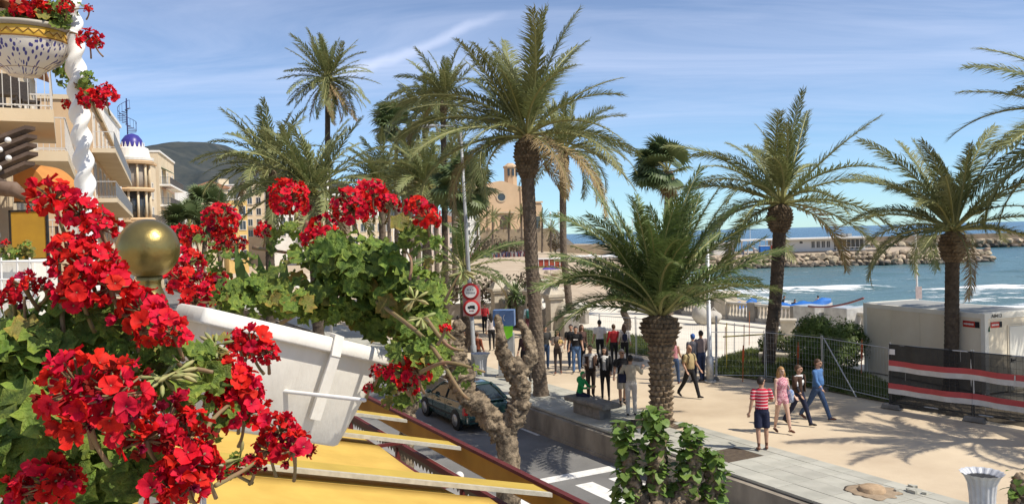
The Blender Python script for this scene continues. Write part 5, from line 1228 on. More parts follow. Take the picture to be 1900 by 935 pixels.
for k, (a, b_) in enumerate(panel_line(fp)):
    fo_ = mesh_fence(['wire fence panel between the lamp post and the leaning palm', 'wire fence panel behind the blonde woman', 'wire fence panel in front of the round bush'][k], a, b_)
    if k == 2: MB().tube([(.02, .05, 1.75), (1.9, -.3, .1)], .022, 6).build('brace', GALV, fo_)
fp = [G(1062, 650), G(1114, 660), G(1181, 668), G(1316, 690)]
for k, (a, b_) in enumerate(panel_line(fp)):
    mesh_fence(['wire fence panel behind the man in the black T-shirt', 'wire fence panel behind the three people with turned backs', 'wire fence panel behind the near young palm trunk'][k], a, b_, 1.8)
fp = [G(1330, 642), G(1380, 652), G(1445, 660)]
for k, (px, py, h_, m_) in enumerate([(1329, 700, 2.3, 'g'), (1348, 690, 1.9, 'y'), (1380, 668, 1.5, 'o'), (1362, 664, 1.5, 'g'), (1345, 662, 1.3, 'o'), (1378, 707, 1.3, 'o'), (1480, 700, 1.3, 'o'), (1598, 706, 1.45, 'o'), (1390, 640, 1.6, 'o')]):
    q = G(px, py); o = thing('marker_stake', ['thick grey stake beside the man in the grey shirt', 'yellow-topped stake left of the leaning palm', 'thin rusty stake on the pale site', 'thin grey stake on the pale site, middle of three', 'thin rusty stake on the pale site, leftmost', 'orange capped stake behind the fence panel', 'orange stake behind the brunette woman', 'red stake at the corner of the cream cabin', 'tall rusty stake left of the leaning palm'][k], 'stake', q, 0, 'stakes on the building site')
    MB().tube([(0, 0, -.05), (.05, 0, h_)], .045 if k == 0 else .018, 6).build('rod', {'g': GALV, 'y': pm('yellow_stake', (.50, .38, .05)), 'o': pm('rust_stake', (.34, .10, .04), (.42, .14, .05))}[m_], o)
    if k in (5, 6, 7): MB().tube([(.03, 0, h_ * .55), (.05, 0, h_ * .9)], .035, 6).build('cap', pm('orange_cap', (.50, .10, .03)), o)
    if k == 1: MB().tube([(-.1, 0, h_ * .72), (1.5, .1, h_ * .74)], .03, 6).build('cross_bar', pm('dull_yellow', (.30, .25, .06)), o)
# grey lamp post foot by the man in grey
q = G(1318, 708); o = thing('post', 'grey steel post beside the man in the grey shirt', 'post', q); MB().tube([(0, 0, 0), (0, 0, .9), (0, 0, .95), (0, 0, 5.2)], [.14, .14, .085, .075], 10).build('shaft', GALV, o, True); MB().lathe([(.22, 0), (.22, .05)], 12).build('base_plate', GALV, o)
# beach pole with a square sign
q = D(1704, 552, 46); q.z = -2.8; o = thing('beach_pole', 'thin white pole with a small square sign behind the cabin', 'pole', q); h_ = D(1698, 425, 46).z + 2.8
MB().tube([(0, 0, 0), (-.1, 0, h_)], [.06, .05], 8).build('shaft', WHITE, o); MB().box((.0, -.06, D(1704, 543, 46).z + 2.8), (.34, .03, .68)).build('sign_plate', pm('pole_sign', (.52, .46, .44), (.40, .33, .33), .6, 5), o); MB().tube([(-.35, 0, h_ - .1), (.2, 0, h_ - .1)], .05, 6).build('lamp_arm', WHITE, o)
# orange warning tape line
q0, q1 = D(1500, 568, 44), D(1602, 553, 38); mb = MB().tube(bez(q0, (q0 + q1) / 2 - Vector((0, 0, .35)), q1, 16), .05, 6); tag(mb.build('mooring_rope', pm('maroon_rope', (.16, .05, .06), (.22, .08, .08)), None, True), 'dark red rope strung above the balustrade to the cabin', 'rope')
# ================================================================== TERRACE IN THE FOREGROUND
def pick(px, py, Y): return D(px, py, Y)
# twisted white column
TWIST = pm('white_twisted_iron', (.80, .79, .75), (.72, .70, .65), .45, 6, .08, 30)
Yk = 2.45
c0_, c1_ = D(163, 400, Yk), D(121, -120, Yk)
path = [c0_.lerp(c1_, i / 450) for i in range(-120, 451)]
Lk = (path[-1] - path[0]).length
def twist(i, j, p, th):
    return 1 + .26 * math.cos(2 * (th - i * .085))
colm = thing('twisted_column', 'white twisted rope column at the corner of the terrace', 'column', path[0])
MB().tube([p - path[0] for p in path], .0235, 24, 0, True, twist).build('shaft', TWIST, colm, True)
MB().lathe([(.045, -.02), (.05, 0), (.05, .03), (.035, .05), (.03, .08)], 20).build('foot_ring', TWIST, colm, True)
# brass ball on its post
Yg = 1.32; g0 = D(275, 462, Yg); rb = 55.5 / 1550 * Yg
BRASS = pm('aged_brass', (.36, .27, .09), (.22, .165, .06), .34, 9, .08, 60, metal=.85, spec=.5, detail=8)
fin = thing('brass_finial', 'aged brass ball finial on the terrace railing', 'finial', (g0.x, g0.y, g0.z - .42))
MB().ball((0, 0, .42), rb, 40, 24).build('ball', BRASS, fin, True)
MB().lathe([(.030, .245), (.030, .30), (.028, .33), (.022, .348), (.0175, .36), (.017, .368), (.021, .376)], 28).build('neck', BRASS, fin, True)
MB().lathe([(.028, -.5), (.028, .25), (.034, .255), (.034, .27), (.028, .275)], 24).build('post', WHITE, fin, True)
# white rail rod running along the terrace
rl0, rl1 = D(486, 721, 1.40), D(676, 742, 1.34)
dd = (rl0 - rl1).normalized()
rr_ = thing('terrace_railing', 'thin white railing rod crossing the planter under its strap', 'railing', rl1)
MB().tube([Vector((0, 0, 0)), dd * .9], .0034, 10, round_ends=True).build('rod', WHITE, rr_, True)
MB().tube([dd * .32 + Vector((0, 0, .0)), dd * .32 - Vector((0, 0, .9))], .006, 8).build('upright', WHITE, rr_, True)
# planter box with lip, strap and earth (it hangs askew, its right end lower)
pR, pL = D(750, 657, 1.50), D(383, 570, 1.29)
ax = (pL - pR); LP = ax.length; ey = ax.normalized()
exx = Vector((ey.y, -ey.x, 0)).normalized(); ezz = exx.cross(ey).normalized()
MP = Matrix(((exx.x, ey.x, ezz.x, pR.x), (exx.y, ey.y, ezz.y, pR.y), (exx.z, ey.z, ezz.z, pR.z), (0, 0, 0, 1)))
pl = thing('planter_box', 'white plastic planter box with a strap, full of red geraniums', 'planter', pR)
pl.matrix_basis = MP
# local: y runs along the box from its right to its left end, +x away from the terrace
def rect(x0, x1, y0, y1, z, n=5, r_=.014):
    pts = []
    for cx_, cy_, a0 in ((x1 - r_, y1 - r_, 0), (x0 + r_, y1 - r_, 90), (x0 + r_, y0 + r_, 180), (x1 - r_, y0 + r_, 270)):
        for i in range(n): a = R(a0 + 90 * i / (n - 1)); pts.append((cx_ + r_ * math.cos(a), cy_ + r_ * math.sin(a), z))
    return pts
WP = .16
body = [rect(.034, WP - .034, .068, LP - .05, -.182), rect(.030, WP - .03, .064, LP - .046, -.178), rect(.012, WP - .012, .026, LP - .016, -.030), rect(.012, WP - .012, .026, LP - .016, -.002)]
MB().rings(body, 0, True).build('box', PLASTIC, pl, True)
lip = [rect(.010, WP - .010, .024, LP - .014, -.022), rect(-.002, WP + .002, .004, LP + .001, -.026), rect(-.003, WP + .003, -.001, LP + .002, -.022), rect(-.001, WP + .001, 0, LP, -.003), rect(.003, WP - .003, .006, LP - .004, .0), rect(.014, WP - .014, .02, LP - .016, .0), rect(.016, WP - .016, .022, LP - .018, -.016)]
MB().rings(lip, 0, False).build('lip', PLASTIC, pl, True)
so = MB(); so.rings([[(.014 + (WP - .028) * i / 8, .02 + (LP - .04) * j / 30, -.010 + .012 * mn.noise(Vector((i * .9, j * .7, 0)))) for i in range(9)] for j in range(31)], 0, False, False); so.build('earth', SOIL, pl, True)
sy = .135; sw2 = .0085
MB().prism([(-.011, -.030), (-.006, .005), (.03, .008), (.03, .004), (-.002, .001), (-.006, -.030)], sy - sw2, sy + sw2).build('strap_hook', PLASTIC, pl)
MB().add([(-.010, sy - sw2, -.026), (-.010, sy + sw2, -.026), (.006, sy + sw2 + .001, -.140), (.006, sy - sw2 - .001, -.140), (-.005, sy - sw2, -.026), (-.005, sy + sw2, -.026), (.014, sy + sw2 + .001, -.140), (.014, sy - sw2 - .001, -.140)], [(0, 1, 2, 3), (7, 6, 5, 4), (0, 4, 5, 1), (1, 5, 6, 2), (2, 6, 7, 3), (3, 7, 4, 0)]).build('strap', PLASTIC, pl)
# ---------------- geraniums
RED = pm('geranium_petal', (.76, .014, .020), (.64, .009, .016), .6, 3, .12, 9, spec=.15, rnd=.14, trans=.26)
REDD = pm('wilted_petal', (.26, .010, .020), (.36, .012, .02), .75, 40, .2, 90, spec=.1, rnd=.3, trans=.12)
GST = pm('geranium_stem', (.20, .17, .07), (.26, .14, .085), .6, 30)
GBUD = pm('geranium_bud', (.26, .33, .10), (.38, .30, .14), .6, 40, rnd=.2)
GLEAF = pm('geranium_leaf', (.12, .19, .026), (.20, .265, .052), .55, 2.5, .5, 6, spec=.3, rnd=.30, trans=.22)
GLEAFY = pm('yellowing_leaf', (.22, .24, .05), (.30, .22, .07), .6, 2.5, .4, 6, spec=.3, rnd=.25, trans=.3)
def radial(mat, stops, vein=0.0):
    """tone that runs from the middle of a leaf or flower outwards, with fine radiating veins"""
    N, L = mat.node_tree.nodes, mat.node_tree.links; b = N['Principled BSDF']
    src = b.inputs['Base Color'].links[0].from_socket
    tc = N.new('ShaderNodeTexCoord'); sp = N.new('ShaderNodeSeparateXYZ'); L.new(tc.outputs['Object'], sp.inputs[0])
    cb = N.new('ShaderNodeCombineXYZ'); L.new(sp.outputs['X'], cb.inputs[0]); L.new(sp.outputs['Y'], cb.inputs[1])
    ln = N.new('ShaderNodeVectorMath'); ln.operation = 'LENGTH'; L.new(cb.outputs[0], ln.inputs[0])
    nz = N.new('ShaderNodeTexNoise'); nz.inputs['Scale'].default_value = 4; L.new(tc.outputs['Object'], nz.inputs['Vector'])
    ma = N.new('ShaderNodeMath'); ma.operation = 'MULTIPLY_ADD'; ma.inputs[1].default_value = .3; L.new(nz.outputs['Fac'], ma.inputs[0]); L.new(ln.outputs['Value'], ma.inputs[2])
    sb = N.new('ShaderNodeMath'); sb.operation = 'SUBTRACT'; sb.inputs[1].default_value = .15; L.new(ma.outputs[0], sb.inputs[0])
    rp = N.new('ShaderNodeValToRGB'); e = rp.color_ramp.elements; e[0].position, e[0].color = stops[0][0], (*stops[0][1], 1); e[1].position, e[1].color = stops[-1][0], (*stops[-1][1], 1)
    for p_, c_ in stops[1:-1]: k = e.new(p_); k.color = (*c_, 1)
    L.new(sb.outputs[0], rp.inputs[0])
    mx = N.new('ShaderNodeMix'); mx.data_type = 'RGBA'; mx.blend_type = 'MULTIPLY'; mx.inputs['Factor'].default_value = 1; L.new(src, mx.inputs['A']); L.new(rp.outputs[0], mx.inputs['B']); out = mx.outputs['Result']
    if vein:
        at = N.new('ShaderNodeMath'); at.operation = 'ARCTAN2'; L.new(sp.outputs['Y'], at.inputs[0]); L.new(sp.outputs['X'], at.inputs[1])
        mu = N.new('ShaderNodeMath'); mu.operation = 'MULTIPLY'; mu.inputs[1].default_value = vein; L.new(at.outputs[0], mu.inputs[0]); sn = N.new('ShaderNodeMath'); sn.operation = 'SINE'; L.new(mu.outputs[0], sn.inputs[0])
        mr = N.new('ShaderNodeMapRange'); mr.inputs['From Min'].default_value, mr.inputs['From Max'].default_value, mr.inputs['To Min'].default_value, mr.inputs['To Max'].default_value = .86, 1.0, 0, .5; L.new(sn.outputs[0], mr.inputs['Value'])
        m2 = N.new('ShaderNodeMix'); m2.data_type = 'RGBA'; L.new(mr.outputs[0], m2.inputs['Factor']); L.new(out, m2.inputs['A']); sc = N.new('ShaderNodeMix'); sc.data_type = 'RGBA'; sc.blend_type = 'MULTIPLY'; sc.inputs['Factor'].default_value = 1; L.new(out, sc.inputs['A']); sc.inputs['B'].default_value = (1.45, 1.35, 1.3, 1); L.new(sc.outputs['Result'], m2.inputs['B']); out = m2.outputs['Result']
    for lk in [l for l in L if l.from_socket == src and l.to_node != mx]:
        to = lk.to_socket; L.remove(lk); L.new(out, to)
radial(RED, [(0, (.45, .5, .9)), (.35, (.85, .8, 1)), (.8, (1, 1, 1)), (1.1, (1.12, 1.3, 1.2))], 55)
radial(REDD, [(0, (.5, .5, .8)), (1.0, (1, 1, 1))], 40)
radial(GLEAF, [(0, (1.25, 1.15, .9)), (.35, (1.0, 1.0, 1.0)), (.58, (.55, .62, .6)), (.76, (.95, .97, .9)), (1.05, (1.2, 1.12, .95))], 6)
radial(GLEAFY, [(0, (.9, 1.0, .9)), (.6, (.8, .85, .8)), (1.0, (1.3, 1.1, .8))], 6)
def petal(mb, a, tilt, ln, wd, r_):
    n = 4; rows = []
    for i in range(n + 1):
        u = i / n; w = wd * (.28 + .95 * u - .15 * u * u) * (1 if i < n else .62); k = math.sin(tilt + .55 * u * r_)
        rad = ln * u * math.cos(tilt + .2 * u); z = ln * u * math.sin(tilt) - .22 * ln * u * u * (1 + r_)
        rows.append([(rad - (.10 * ln * v * v if i == n else 0), v * w, z + .22 * wd * v * v * (1 - u * .3) + (.10 * ln * math.sin(v * 4.5 + r_ * 9) * u)) for v in (-1, -.35, .35, 1)])
    M = Matrix.Rotation(a, 4, 'Z'); o = len(mb.v)
    for row in rows: mb.v += [tuple(M @ Vector(p)) for p in row]
    for i in range(n):
        for j in range(3): mb.f.append((o + i * 4 + j, o + i * 4 + j + 1, o + i * 4 + j + 5, o + i * 4 + j + 4)); mb.m.append(0)
def floret_mesh(seed, mat, closed=0.0):
    rr = random.Random(seed); mb = MB()
    for k in range(5):
        petal(mb, 2 * math.pi * k / 5 + rr.uniform(-.15, .15), R(10) + closed + rr.uniform(-.25, .5), 1.0 * rr.uniform(.85, 1.12), .46 * rr.uniform(.85, 1.1), rr.uniform(-.9, 1.3))
    mb.tube([(0, 0, -.55), (0, 0, .05)], [.03, .06], 5, 1)
    return mb.mesh('floret', [mat, GST], True)
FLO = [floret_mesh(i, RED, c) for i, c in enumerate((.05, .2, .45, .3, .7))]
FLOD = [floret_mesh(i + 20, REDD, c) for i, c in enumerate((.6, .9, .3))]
def gleaf_mesh(seed, mat):
    rr = random.Random(seed); mb = MB(); n1, n2 = 10, 20; vs_ = [(0, 0, 0)]; ph = rr.uniform(0, 6)
    for i in range(n1):
        a = R(18) + R(324) * i / (n1 - 1); vs_.append((.55 * math.sin(a) * 1.0, -.55 * math.cos(a), .10 + .05 * math.sin(5 * a + ph)))
    for i in range(n2):
        a = R(10) + R(340) * i / (n2 - 1); q = (1.0 + (.10 if i % 2 else -.06)) * (1 + .13 * math.cos(6 * a + .4))
        vs_.append((q * math.sin(a), -q * math.cos(a) * .95, .14 + .24 * math.sin(6 * a + ph) + rr.uniform(-.08, .08)))
    fs_ = [(0, i, i + 1) for i in range(1, n1)]
    for i in range(n1 - 1):
        a, b_ = 1 + i, 2 + i; c = 1 + n1 + int(round(i * (n2 - 1) / (n1 - 1))); d = 1 + n1 + int(round((i + 1) * (n2 - 1) / (n1 - 1)))
        for k in range(c, d): fs_.append((a, k, k + 1))
        fs_.append((a, d, b_))
    mb.add(vs_, [tuple(reversed(f)) for f in fs_])
    return mb.mesh('leaf', mat, True)
GL = [gleaf_mesh(i, GLEAF) for i in range(5)]; GLY = [gleaf_mesh(i + 9, GLEAFY) for i in range(2)]
def look(n, spin=0.0):
    n = Vector(n).normalized(); return n.to_track_quat('Z', 'Y').to_matrix().to_4x4() @ Matrix.Rotation(spin, 4, 'Z')
def geranium(name, label, base, heads, leaves, stems, seed, group='red geraniums of the terrace', lsize=.034, yellow=.08):
    """heads: (px,py,radius px,depth,wilted share); leaves: (px,py,rx,ry,depth,spread,count[,size])"""
    rr = random.Random(seed); root = thing(name, label, 'flower', base, 0, group); base = Vector(base)
    for h in heads:
        px, py, rp, Y, wilt = h[:5]
        c = D(px, py, Y) - base; R_ = rp / 1550 * Y; R_ *= 1.08; fr = min(.0150, R_ * .50) * rr.uniform(.92, 1.08)
        core = MB()
        n = max(7, int(4.3 * (R_ / fr) ** 2))
        start = c + Vector((rr.uniform(-.02, .02), .02, -R_ * 1.25 - .008))
        core.tube(bez(start, c + Vector((0, .01, -R_ * .9)), c, 5), [.0026, .0024, .0022, .0024, .003, .004], 6)
        dirs = []
        for k in range(n):
            z = 1 - 2 * (k + .5) / n * .80; a = k * 2.39996
            d = Vector((math.sqrt(max(0, 1 - z * z)) * math.cos(a), math.sqrt(max(0, 1 - z * z)) * math.sin(a), z)) + Vector((rr.uniform(-.18, .18), rr.uniform(-.18, .18), rr.uniform(-.18, .18)))
            dirs.append(d.normalized())
            core.tube([c, c + dirs[-1] * R_ * .75], [.0012, .0010], 4)
        ho = core.build('flower_head', GST, root, True)
        for d in dirs:
            w_ = rr.random() < wilt
            dd_ = (d + Vector((0, -.15, .12))).normalized()
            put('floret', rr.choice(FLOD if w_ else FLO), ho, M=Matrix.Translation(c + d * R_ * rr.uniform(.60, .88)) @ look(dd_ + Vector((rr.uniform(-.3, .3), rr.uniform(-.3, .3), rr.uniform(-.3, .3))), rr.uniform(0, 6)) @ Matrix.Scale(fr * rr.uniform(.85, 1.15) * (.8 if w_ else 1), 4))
    cnt = 0
    for l in leaves:
        px, py, rx, ry, Y, sp, nl = l[:7]; ls = (l[7] if len(l) > 7 else lsize) * .66
        cc = D(px, py, Y)
        for _ in range(nl):
            a = rr.uniform(0, 2 * math.pi); q = rr.random() ** .5
            p = D(px + rx * q * math.cos(a), py + ry * q * math.sin(a), Y + sp * (rr.random() - .5))
            out = (p - cc); out = out.normalized() if out.length > 1e-4 else Vector((0, 0, 1))
            nrm = out * .75 + Vector((rr.uniform(-.5, .5), rr.uniform(-.9, .2), rr.uniform(.1, 1.0)))
            o = put('leaf', rr.choice(GLY if rr.random() < yellow else GL), root, M=Matrix.Translation(p - base) @ look(nrm, rr.uniform(0, 6)) @ Matrix.Scale(ls * rr.uniform(.55, 1.2), 4))
    for s_ in stems:
        pts = [D(*q) - base for q in s_[0]]
        MB().tube(smooth_path(pts, 5), [s_[1] * (1 - .5 * i / (len(pts) * 5 - 5)) for i in range(len(pts) * 5 - 4)], 7).build('stem', GST, root, True)
    return root
def buds(root, px, py, Y, n, seed, sz=.0062):
    rr = random.Random(seed); base = root.location; c = D(px, py, Y) - base
    mb = MB()
    for k in range(n):
        d = Vector((rr.gauss(0, 1), rr.gauss(0, 1), rr.gauss(0, .7) - .35)).normalized(); e = c + d * sz * 3.2
        mb.tube([c, c + d * sz * 1.4, e - d * sz, e, e + d * sz * .7], [sz * .16, sz * .18, sz * .42, sz * .36, sz * .06], 6)
    mb.build('bud_cluster', GBUD, root, True)
# the plant filling the planter box
gB = geranium('geranium', 'red geranium filling the white planter box', pR + ax * .5 + Vector((.05, .03, -.02)),
    [(535, 372, 41, 1.85, .12), (655, 388, 40, 1.62, .08), (690, 362, 30, 1.66, .08), (722, 380, 20, 1.62, .45), (772, 384, 22, 1.50, .2), (793, 404, 24, 1.47, .1), (598, 432, 32, 1.72, .15), (580, 448, 22, 1.74, .3),
     (410, 412, 34, 2.05, .15), (413, 450, 26, 2.05, .3), (490, 430, 17, 2.05, .3), (335, 440, 24, 2.1, .3), (362, 436, 18, 2.1, .3), (345, 492, 34, 1.78, .3), (335, 520, 30, 1.72, .2), (378, 545, 36, 1.7, .3), (362, 560, 30, 1.66, .15), (405, 528, 24, 1.72, .3), (440, 455, 18, 2.0, .5)],
    [(640, 480, 70, 45, 1.60, .16, 70), (560, 520, 70, 60, 1.66, .14, 34, .030), (700, 500, 62, 48, 1.56, .16, 66), (775, 565, 56, 66, 1.50, .14, 90, .028), (792, 635, 42, 48, 1.47, .12, 60, .026), (780, 690, 30, 26, 1.44, .08, 22, .022), (735, 585, 48, 40, 1.62, .10, 40, .030), (620, 545, 60, 38, 1.58, .12, 34, .036), (660, 582, 50, 22, 1.60, .06, 24, .03), (715, 605, 34, 20, 1.62, .06, 20, .028), (590, 570, 50, 22, 1.56, .08, 24, .028), (520, 556, 52, 24, 1.50, .08, 28, .026), (450, 535, 48, 26, 1.48, .08, 28, .024), (420, 560, 30, 12, 1.40, .05, 12, .02), (560, 450, 55, 34, 1.82, .14, 22, .028), (470, 540, 80, 55, 1.90, .14, 40, .026), (430, 500, 60, 40, 1.95, .12, 26, .022), (800, 460, 20, 40, 1.45, .08, 6, .02), (755, 440, 30, 30, 1.5, .08, 10, .024), (385, 480, 40, 40, 2.0, .12, 14, .022)],
    [([(520, 600, 1.72), (600, 555, 1.66), (690, 510, 1.6)], .0045), ([(570, 410, 1.8), (560, 450, 1.8), (590, 500, 1.75)], .004), ([(700, 560, 1.5), (790, 630, 1.34), (850, 720, 1.22), (870, 740, 1.22)], .0042), ([(470, 460, 1.95), (540, 470, 1.85), (600, 480, 1.75)], .0045), ([(780, 690, 1.30), (830, 672, 1.26), (900, 690, 1.24)], .0036), ([(790, 590, 1.34), (830, 640, 1.3), (860, 650, 1.3)], .0038), ([(750, 470, 1.5), (765, 430, 1.5), (778, 400, 1.49)], .003), ([(825, 560, 1.34), (840, 530, 1.34), (856, 505, 1.34)], .003), ([(760, 520, 1.45), (762, 480, 1.46), (735, 445, 1.5)], .003)], 3)
for a in ((545, 412, 1.82, 12, 1), (765, 405, 1.48, 12, 2), (858, 505, 1.34, 14, 3), (590, 440, 1.7, 8, 4), (770, 555, 1.32, 12, 5), (470, 520, 1.9, 10, 6), (782, 590, 1.3, 10, 7)): buds(gB, *a)
# sword leaves of a second plant in the box
sw_ = thing('iris_leaves', 'upright blade-like leaves among the geraniums in the box', 'plant', D(480, 560, 1.9))
for k, (x0, y0, x1, y1) in enumerate([(455, 555, 436, 450), (500, 565, 478, 470), (505, 565, 500, 480), (520, 568, 530, 470), (470, 560, 455, 500), (525, 566, 545, 500)]):
    a, b_ = D(x0, y0, 1.88) - sw_.location, D(x1, y1, 1.86) - sw_.location; w = Vector((.010, .002, 0)); mid_ = a.lerp(b_, .55) + Vector((.004, -.01, 0))
    MB().add([a - w, a + w, mid_ + w * 1.1, mid_ - w * 1.1, b_], [(0, 1, 2, 3), (3, 2, 4)]).build('blade', pm('iris_blade', (.07, .14, .03), (.11, .19, .05), .5, 8, trans=.25, rnd=.2), sw_)
# trailing blooms below the right end of the box
gT = geranium('geranium', 'trailing geranium hanging below the right end of the planter box', D(735, 660, 1.30),
    [(745, 692, 28, 1.34, .25), (775, 690, 26, 1.33, .3), (700, 690, 15, 1.36, .4), (760, 715, 20, 1.36, .5), (683, 720, 10, 1.38, .3)],
    [(722, 690, 22, 28, 1.62, .06, 22, .018), (770, 655, 42, 30, 1.36, .1, 34, .022), (700, 712, 12, 22, 1.62, .04, 12, .014), (745, 735, 34, 22, 1.46, .1, 18, .018)],
    [([(740, 655, 1.33), (760, 700, 1.34), (770, 740, 1.38)], .004)], 5)
for nm, px, py, Y in (('single bloom', 832, 606, 1.25),): 
    gS = geranium('geranium', 'single half-open geranium bloom in front of the yellow stand', D(812, 640, Y), [(826, 610, 10, Y, 0)], [(868, 695, 20, 18, Y, .04, 3, .02)], [([(812, 640, Y), (822, 622, Y), (826, 610, Y)], .003)], 6)
# big near plant at the lower left, in its own box below the frame
Yn = .92
nb = D(200, 1080, Yn)
npb = thing('planter_box', 'second white planter box under the big geranium at the lower left', 'planter', (nb.x, nb.y, nb.z), ROAD + R(60))
MB().rings([rect(-.07, .07, -.3, .3, -.16), rect(-.1, .1, -.36, .36, -.01), rect(-.115, .115, -.38, .38, -.008), rect(-.115, .115, -.38, .38, .02), rect(-.09, .09, -.35, .35, .02), rect(-.09, .09, -.35, .35, .0)], 0, True).build('box', PLASTIC, npb, True)
gA = geranium('geranium', 'large near geranium covering the lower left corner, many full red heads', (nb.x, nb.y, nb.z),
    [(100, 372, 42, .98, .0), (150, 400, 36, .97, .0), (185, 425, 32, .96, .05), (130, 470, 40, .95, .0), (165, 505, 56, .93, .0), (205, 535, 44, .92, .0), (150, 545, 46, .92, .05), (45, 530, 26, .95, .1), (85, 535, 16, .95, .2), (22, 555, 22, .96, .3),
     (262, 578, 46, .93, .0), (296, 612, 44, .91, .1), (325, 622, 28, .9, .15),
     (150, 722, 78, .80, .10), (215, 735, 64, .79, .35), (165, 785, 56, .79, .15)],
    [(50, 700, 75, 100, .97, .12, 60, .044), (60, 820, 80, 60, .95, .1, 34, .044), (150, 830, 90, 50, .96, .08, 30, .04), (90, 620, 95, 55, 1.02, .10, 44, .036), (200, 640, 80, 50, .98, .1, 26, .034), (190, 600, 40, 40, .96, .06, 8, .036), (300, 680, 70, 60, .96, .1, 26, .030), (340, 720, 60, 40, .95, .08, 18, .028), (60, 800, 80, 60, .90, .1, 34, .040), (120, 580, 60, 30, 1.0, .06, 14, .03)],
    [([(140, 900, .95), (120, 650, .96), (105, 420, .98)], .004), ([(240, 900, .95), (250, 700, .94), (265, 600, .93)], .004), ([(60, 900, .95), (50, 700, .96), (45, 550, .95)], .003), ([(300, 760, .92), (345, 690, .92), (395, 690, .92)], .004)], 11)
for a in ((300, 700, .9, 14, 11, .0065), (325, 690, .9, 10, 12, .0065), (65, 640, .95, 10, 13, .006)): buds(gA, *a)
gC = geranium('geranium', 'lower near geranium with wilting heads at the bottom left edge', (nb.x + .06, nb.y + .02, nb.z),
    [(310, 790, 62, .86, .55), (270, 815, 48, .84, .75), (350, 810, 46, .86, .25), (355, 860, 50, .85, .12), (310, 905, 46, .84, .0), (345, 900, 44, .84, .05), (385, 880, 30, .86, .3), (85, 900, 52, .82, .1), (45, 915, 36, .83, .3), (120, 895, 34, .82, .4),
     (440, 730, 52, 1.12, .0), (425, 700, 40, 1.12, .0), (450, 765, 44, 1.11, .05), (410, 750, 34, 1.12, .1), (465, 640, 36, 1.2, .0), (440, 632, 22, 1.2, .1), (495, 655, 24, 1.19, .0), (520, 800, 36, 1.08, .0), (545, 835, 40, 1.06, .35), (500, 835, 34, 1.07, .15), (470, 865, 22, 1.06, .6), (435, 875, 14, 1.06, .7)],
    [(200, 870, 80, 50, .92, .1, 34, .038), (170, 905, 70, 30, .9, .08, 20, .036), (420, 780, 50, 40, 1.1, .08, 14, .024), (20, 860, 50, 60, .9, .08, 20, .04), (400, 660, 30, 40, 1.12, .06, 10, .026), (380, 690, 30, 30, 1.1, .06, 8, .03), (440, 855, 25, 20, 1.08, .04, 8, .014), (240, 850, 60, 40, .9, .06, 16, .03)],
    [([(330, 980, .9), (380, 800, 1.0), (440, 740, 1.12)], .004), ([(400, 900, .95), (470, 860, 1.05), (520, 810, 1.08)], .003), ([(440, 700, 1.14), (455, 670, 1.18), (465, 645, 1.2)], .003)], 13)
for a in ((400, 640, 1.12, 10, 21, .0065), (445, 850, 1.06, 8, 22, .006)): buds(gC, *a)
# ceramic bowl with its plant
Yw = 2.42; bw_c = D(44, 96, Yw)
def bowl_mat():
    m, N, L, b_ = node_mat('painted_ceramic', .3, .5)
    tc = N.new('ShaderNodeTexCoord'); sp = N.new('ShaderNodeSeparateXYZ'); L.new(tc.outputs['Object'], sp.inputs[0])
    at2 = N.new('ShaderNodeMath'); at2.operation = 'ARCTAN2'; L.new(sp.outputs['Y'], at2.inputs[0]); L.new(sp.outputs['X'], at2.inputs[1])
    cb_ = N.new('ShaderNodeCombineXYZ'); L.new(at2.outputs[0], cb_.inputs[0]); L.new(sp.outputs['Z'], cb_.inputs[1])
    mp_ = N.new('ShaderNodeMapping'); mp_.inputs['Scale'].default_value = (7, 40, 1); L.new(cb_.outputs[0], mp_.inputs[0])
    vo = N.new('ShaderNodeTexVoronoi'); vo.inputs['Scale'].default_value = 1.6; L.new(mp_.outputs[0], vo.inputs['Vector'])
    r1 = N.new('ShaderNodeMapRange'); r1.inputs['From Min'].default_value, r1.inputs['From Max'].default_value = .34, .40; L.new(vo.outputs['Distance'], r1.inputs['Value'])
    mx = N.new('ShaderNodeMix'); mx.data_type = 'RGBA'; L.new(r1.outputs[0], mx.inputs['Factor']); mx.inputs['A'].default_value = (.05, .05, .22, 1); mx.inputs['B'].default_value = (.66, .62, .55, 1)
    rp = N.new('ShaderNodeMapRange'); rp.inputs['From Min'].default_value, rp.inputs['From Max'].default_value = -.088, -.068; L.new(sp.outputs['Z'], rp.inputs['Value'])
    m2 = N.new('ShaderNodeMix'); m2.data_type = 'RGBA'; L.new(rp.outputs[0], m2.inputs['Factor']); m2.inputs['A'].default_value = (.50, .36, .24, 1); L.new(mx.outputs['Result'], m2.inputs['B'])
    L.new(m2.outputs['Result'], b_.inputs['Base Color']); return m
bo = thing('ceramic_bowl', 'painted ceramic hanging bowl with a yellow rim at the top left', 'bowl', bw_c)
kk = Yw / 1550
MB().lathe([(.001, -45 * kk), (26 * kk, -45 * kk), (30 * kk, -40 * kk), (38 * kk, -34 * kk), (62 * kk, -20 * kk), (74 * kk, -2 * kk), (78 * kk, 12 * kk)], 48, cap=False).build('body', bowl_mat(), bo, True)
rim = MB().lathe([(78 * kk, 12 * kk), (79.5 * kk, 13 * kk), (79 * kk, 31 * kk), (78 * kk, 32 * kk), (72 * kk, 32 * kk), (72 * kk, 20 * kk)], 48, cap=False).build('yellow_band', pm('yellow_glaze', (.66, .42, .05), (.58, .34, .04), .3, 12, spec=.5), bo, True)
zig = MB()
zig.tube([(80.3 * kk * math.cos(a), 80.3 * kk * math.sin(a), (22 + (4 if i % 2 else -4)) * kk) for i, a in enumerate([2 * math.pi * i / 60 for i in range(61)])], .0012, 4); zig.build('zigzag_line', pm('brown_glaze', (.18, .07, .02)), rim)
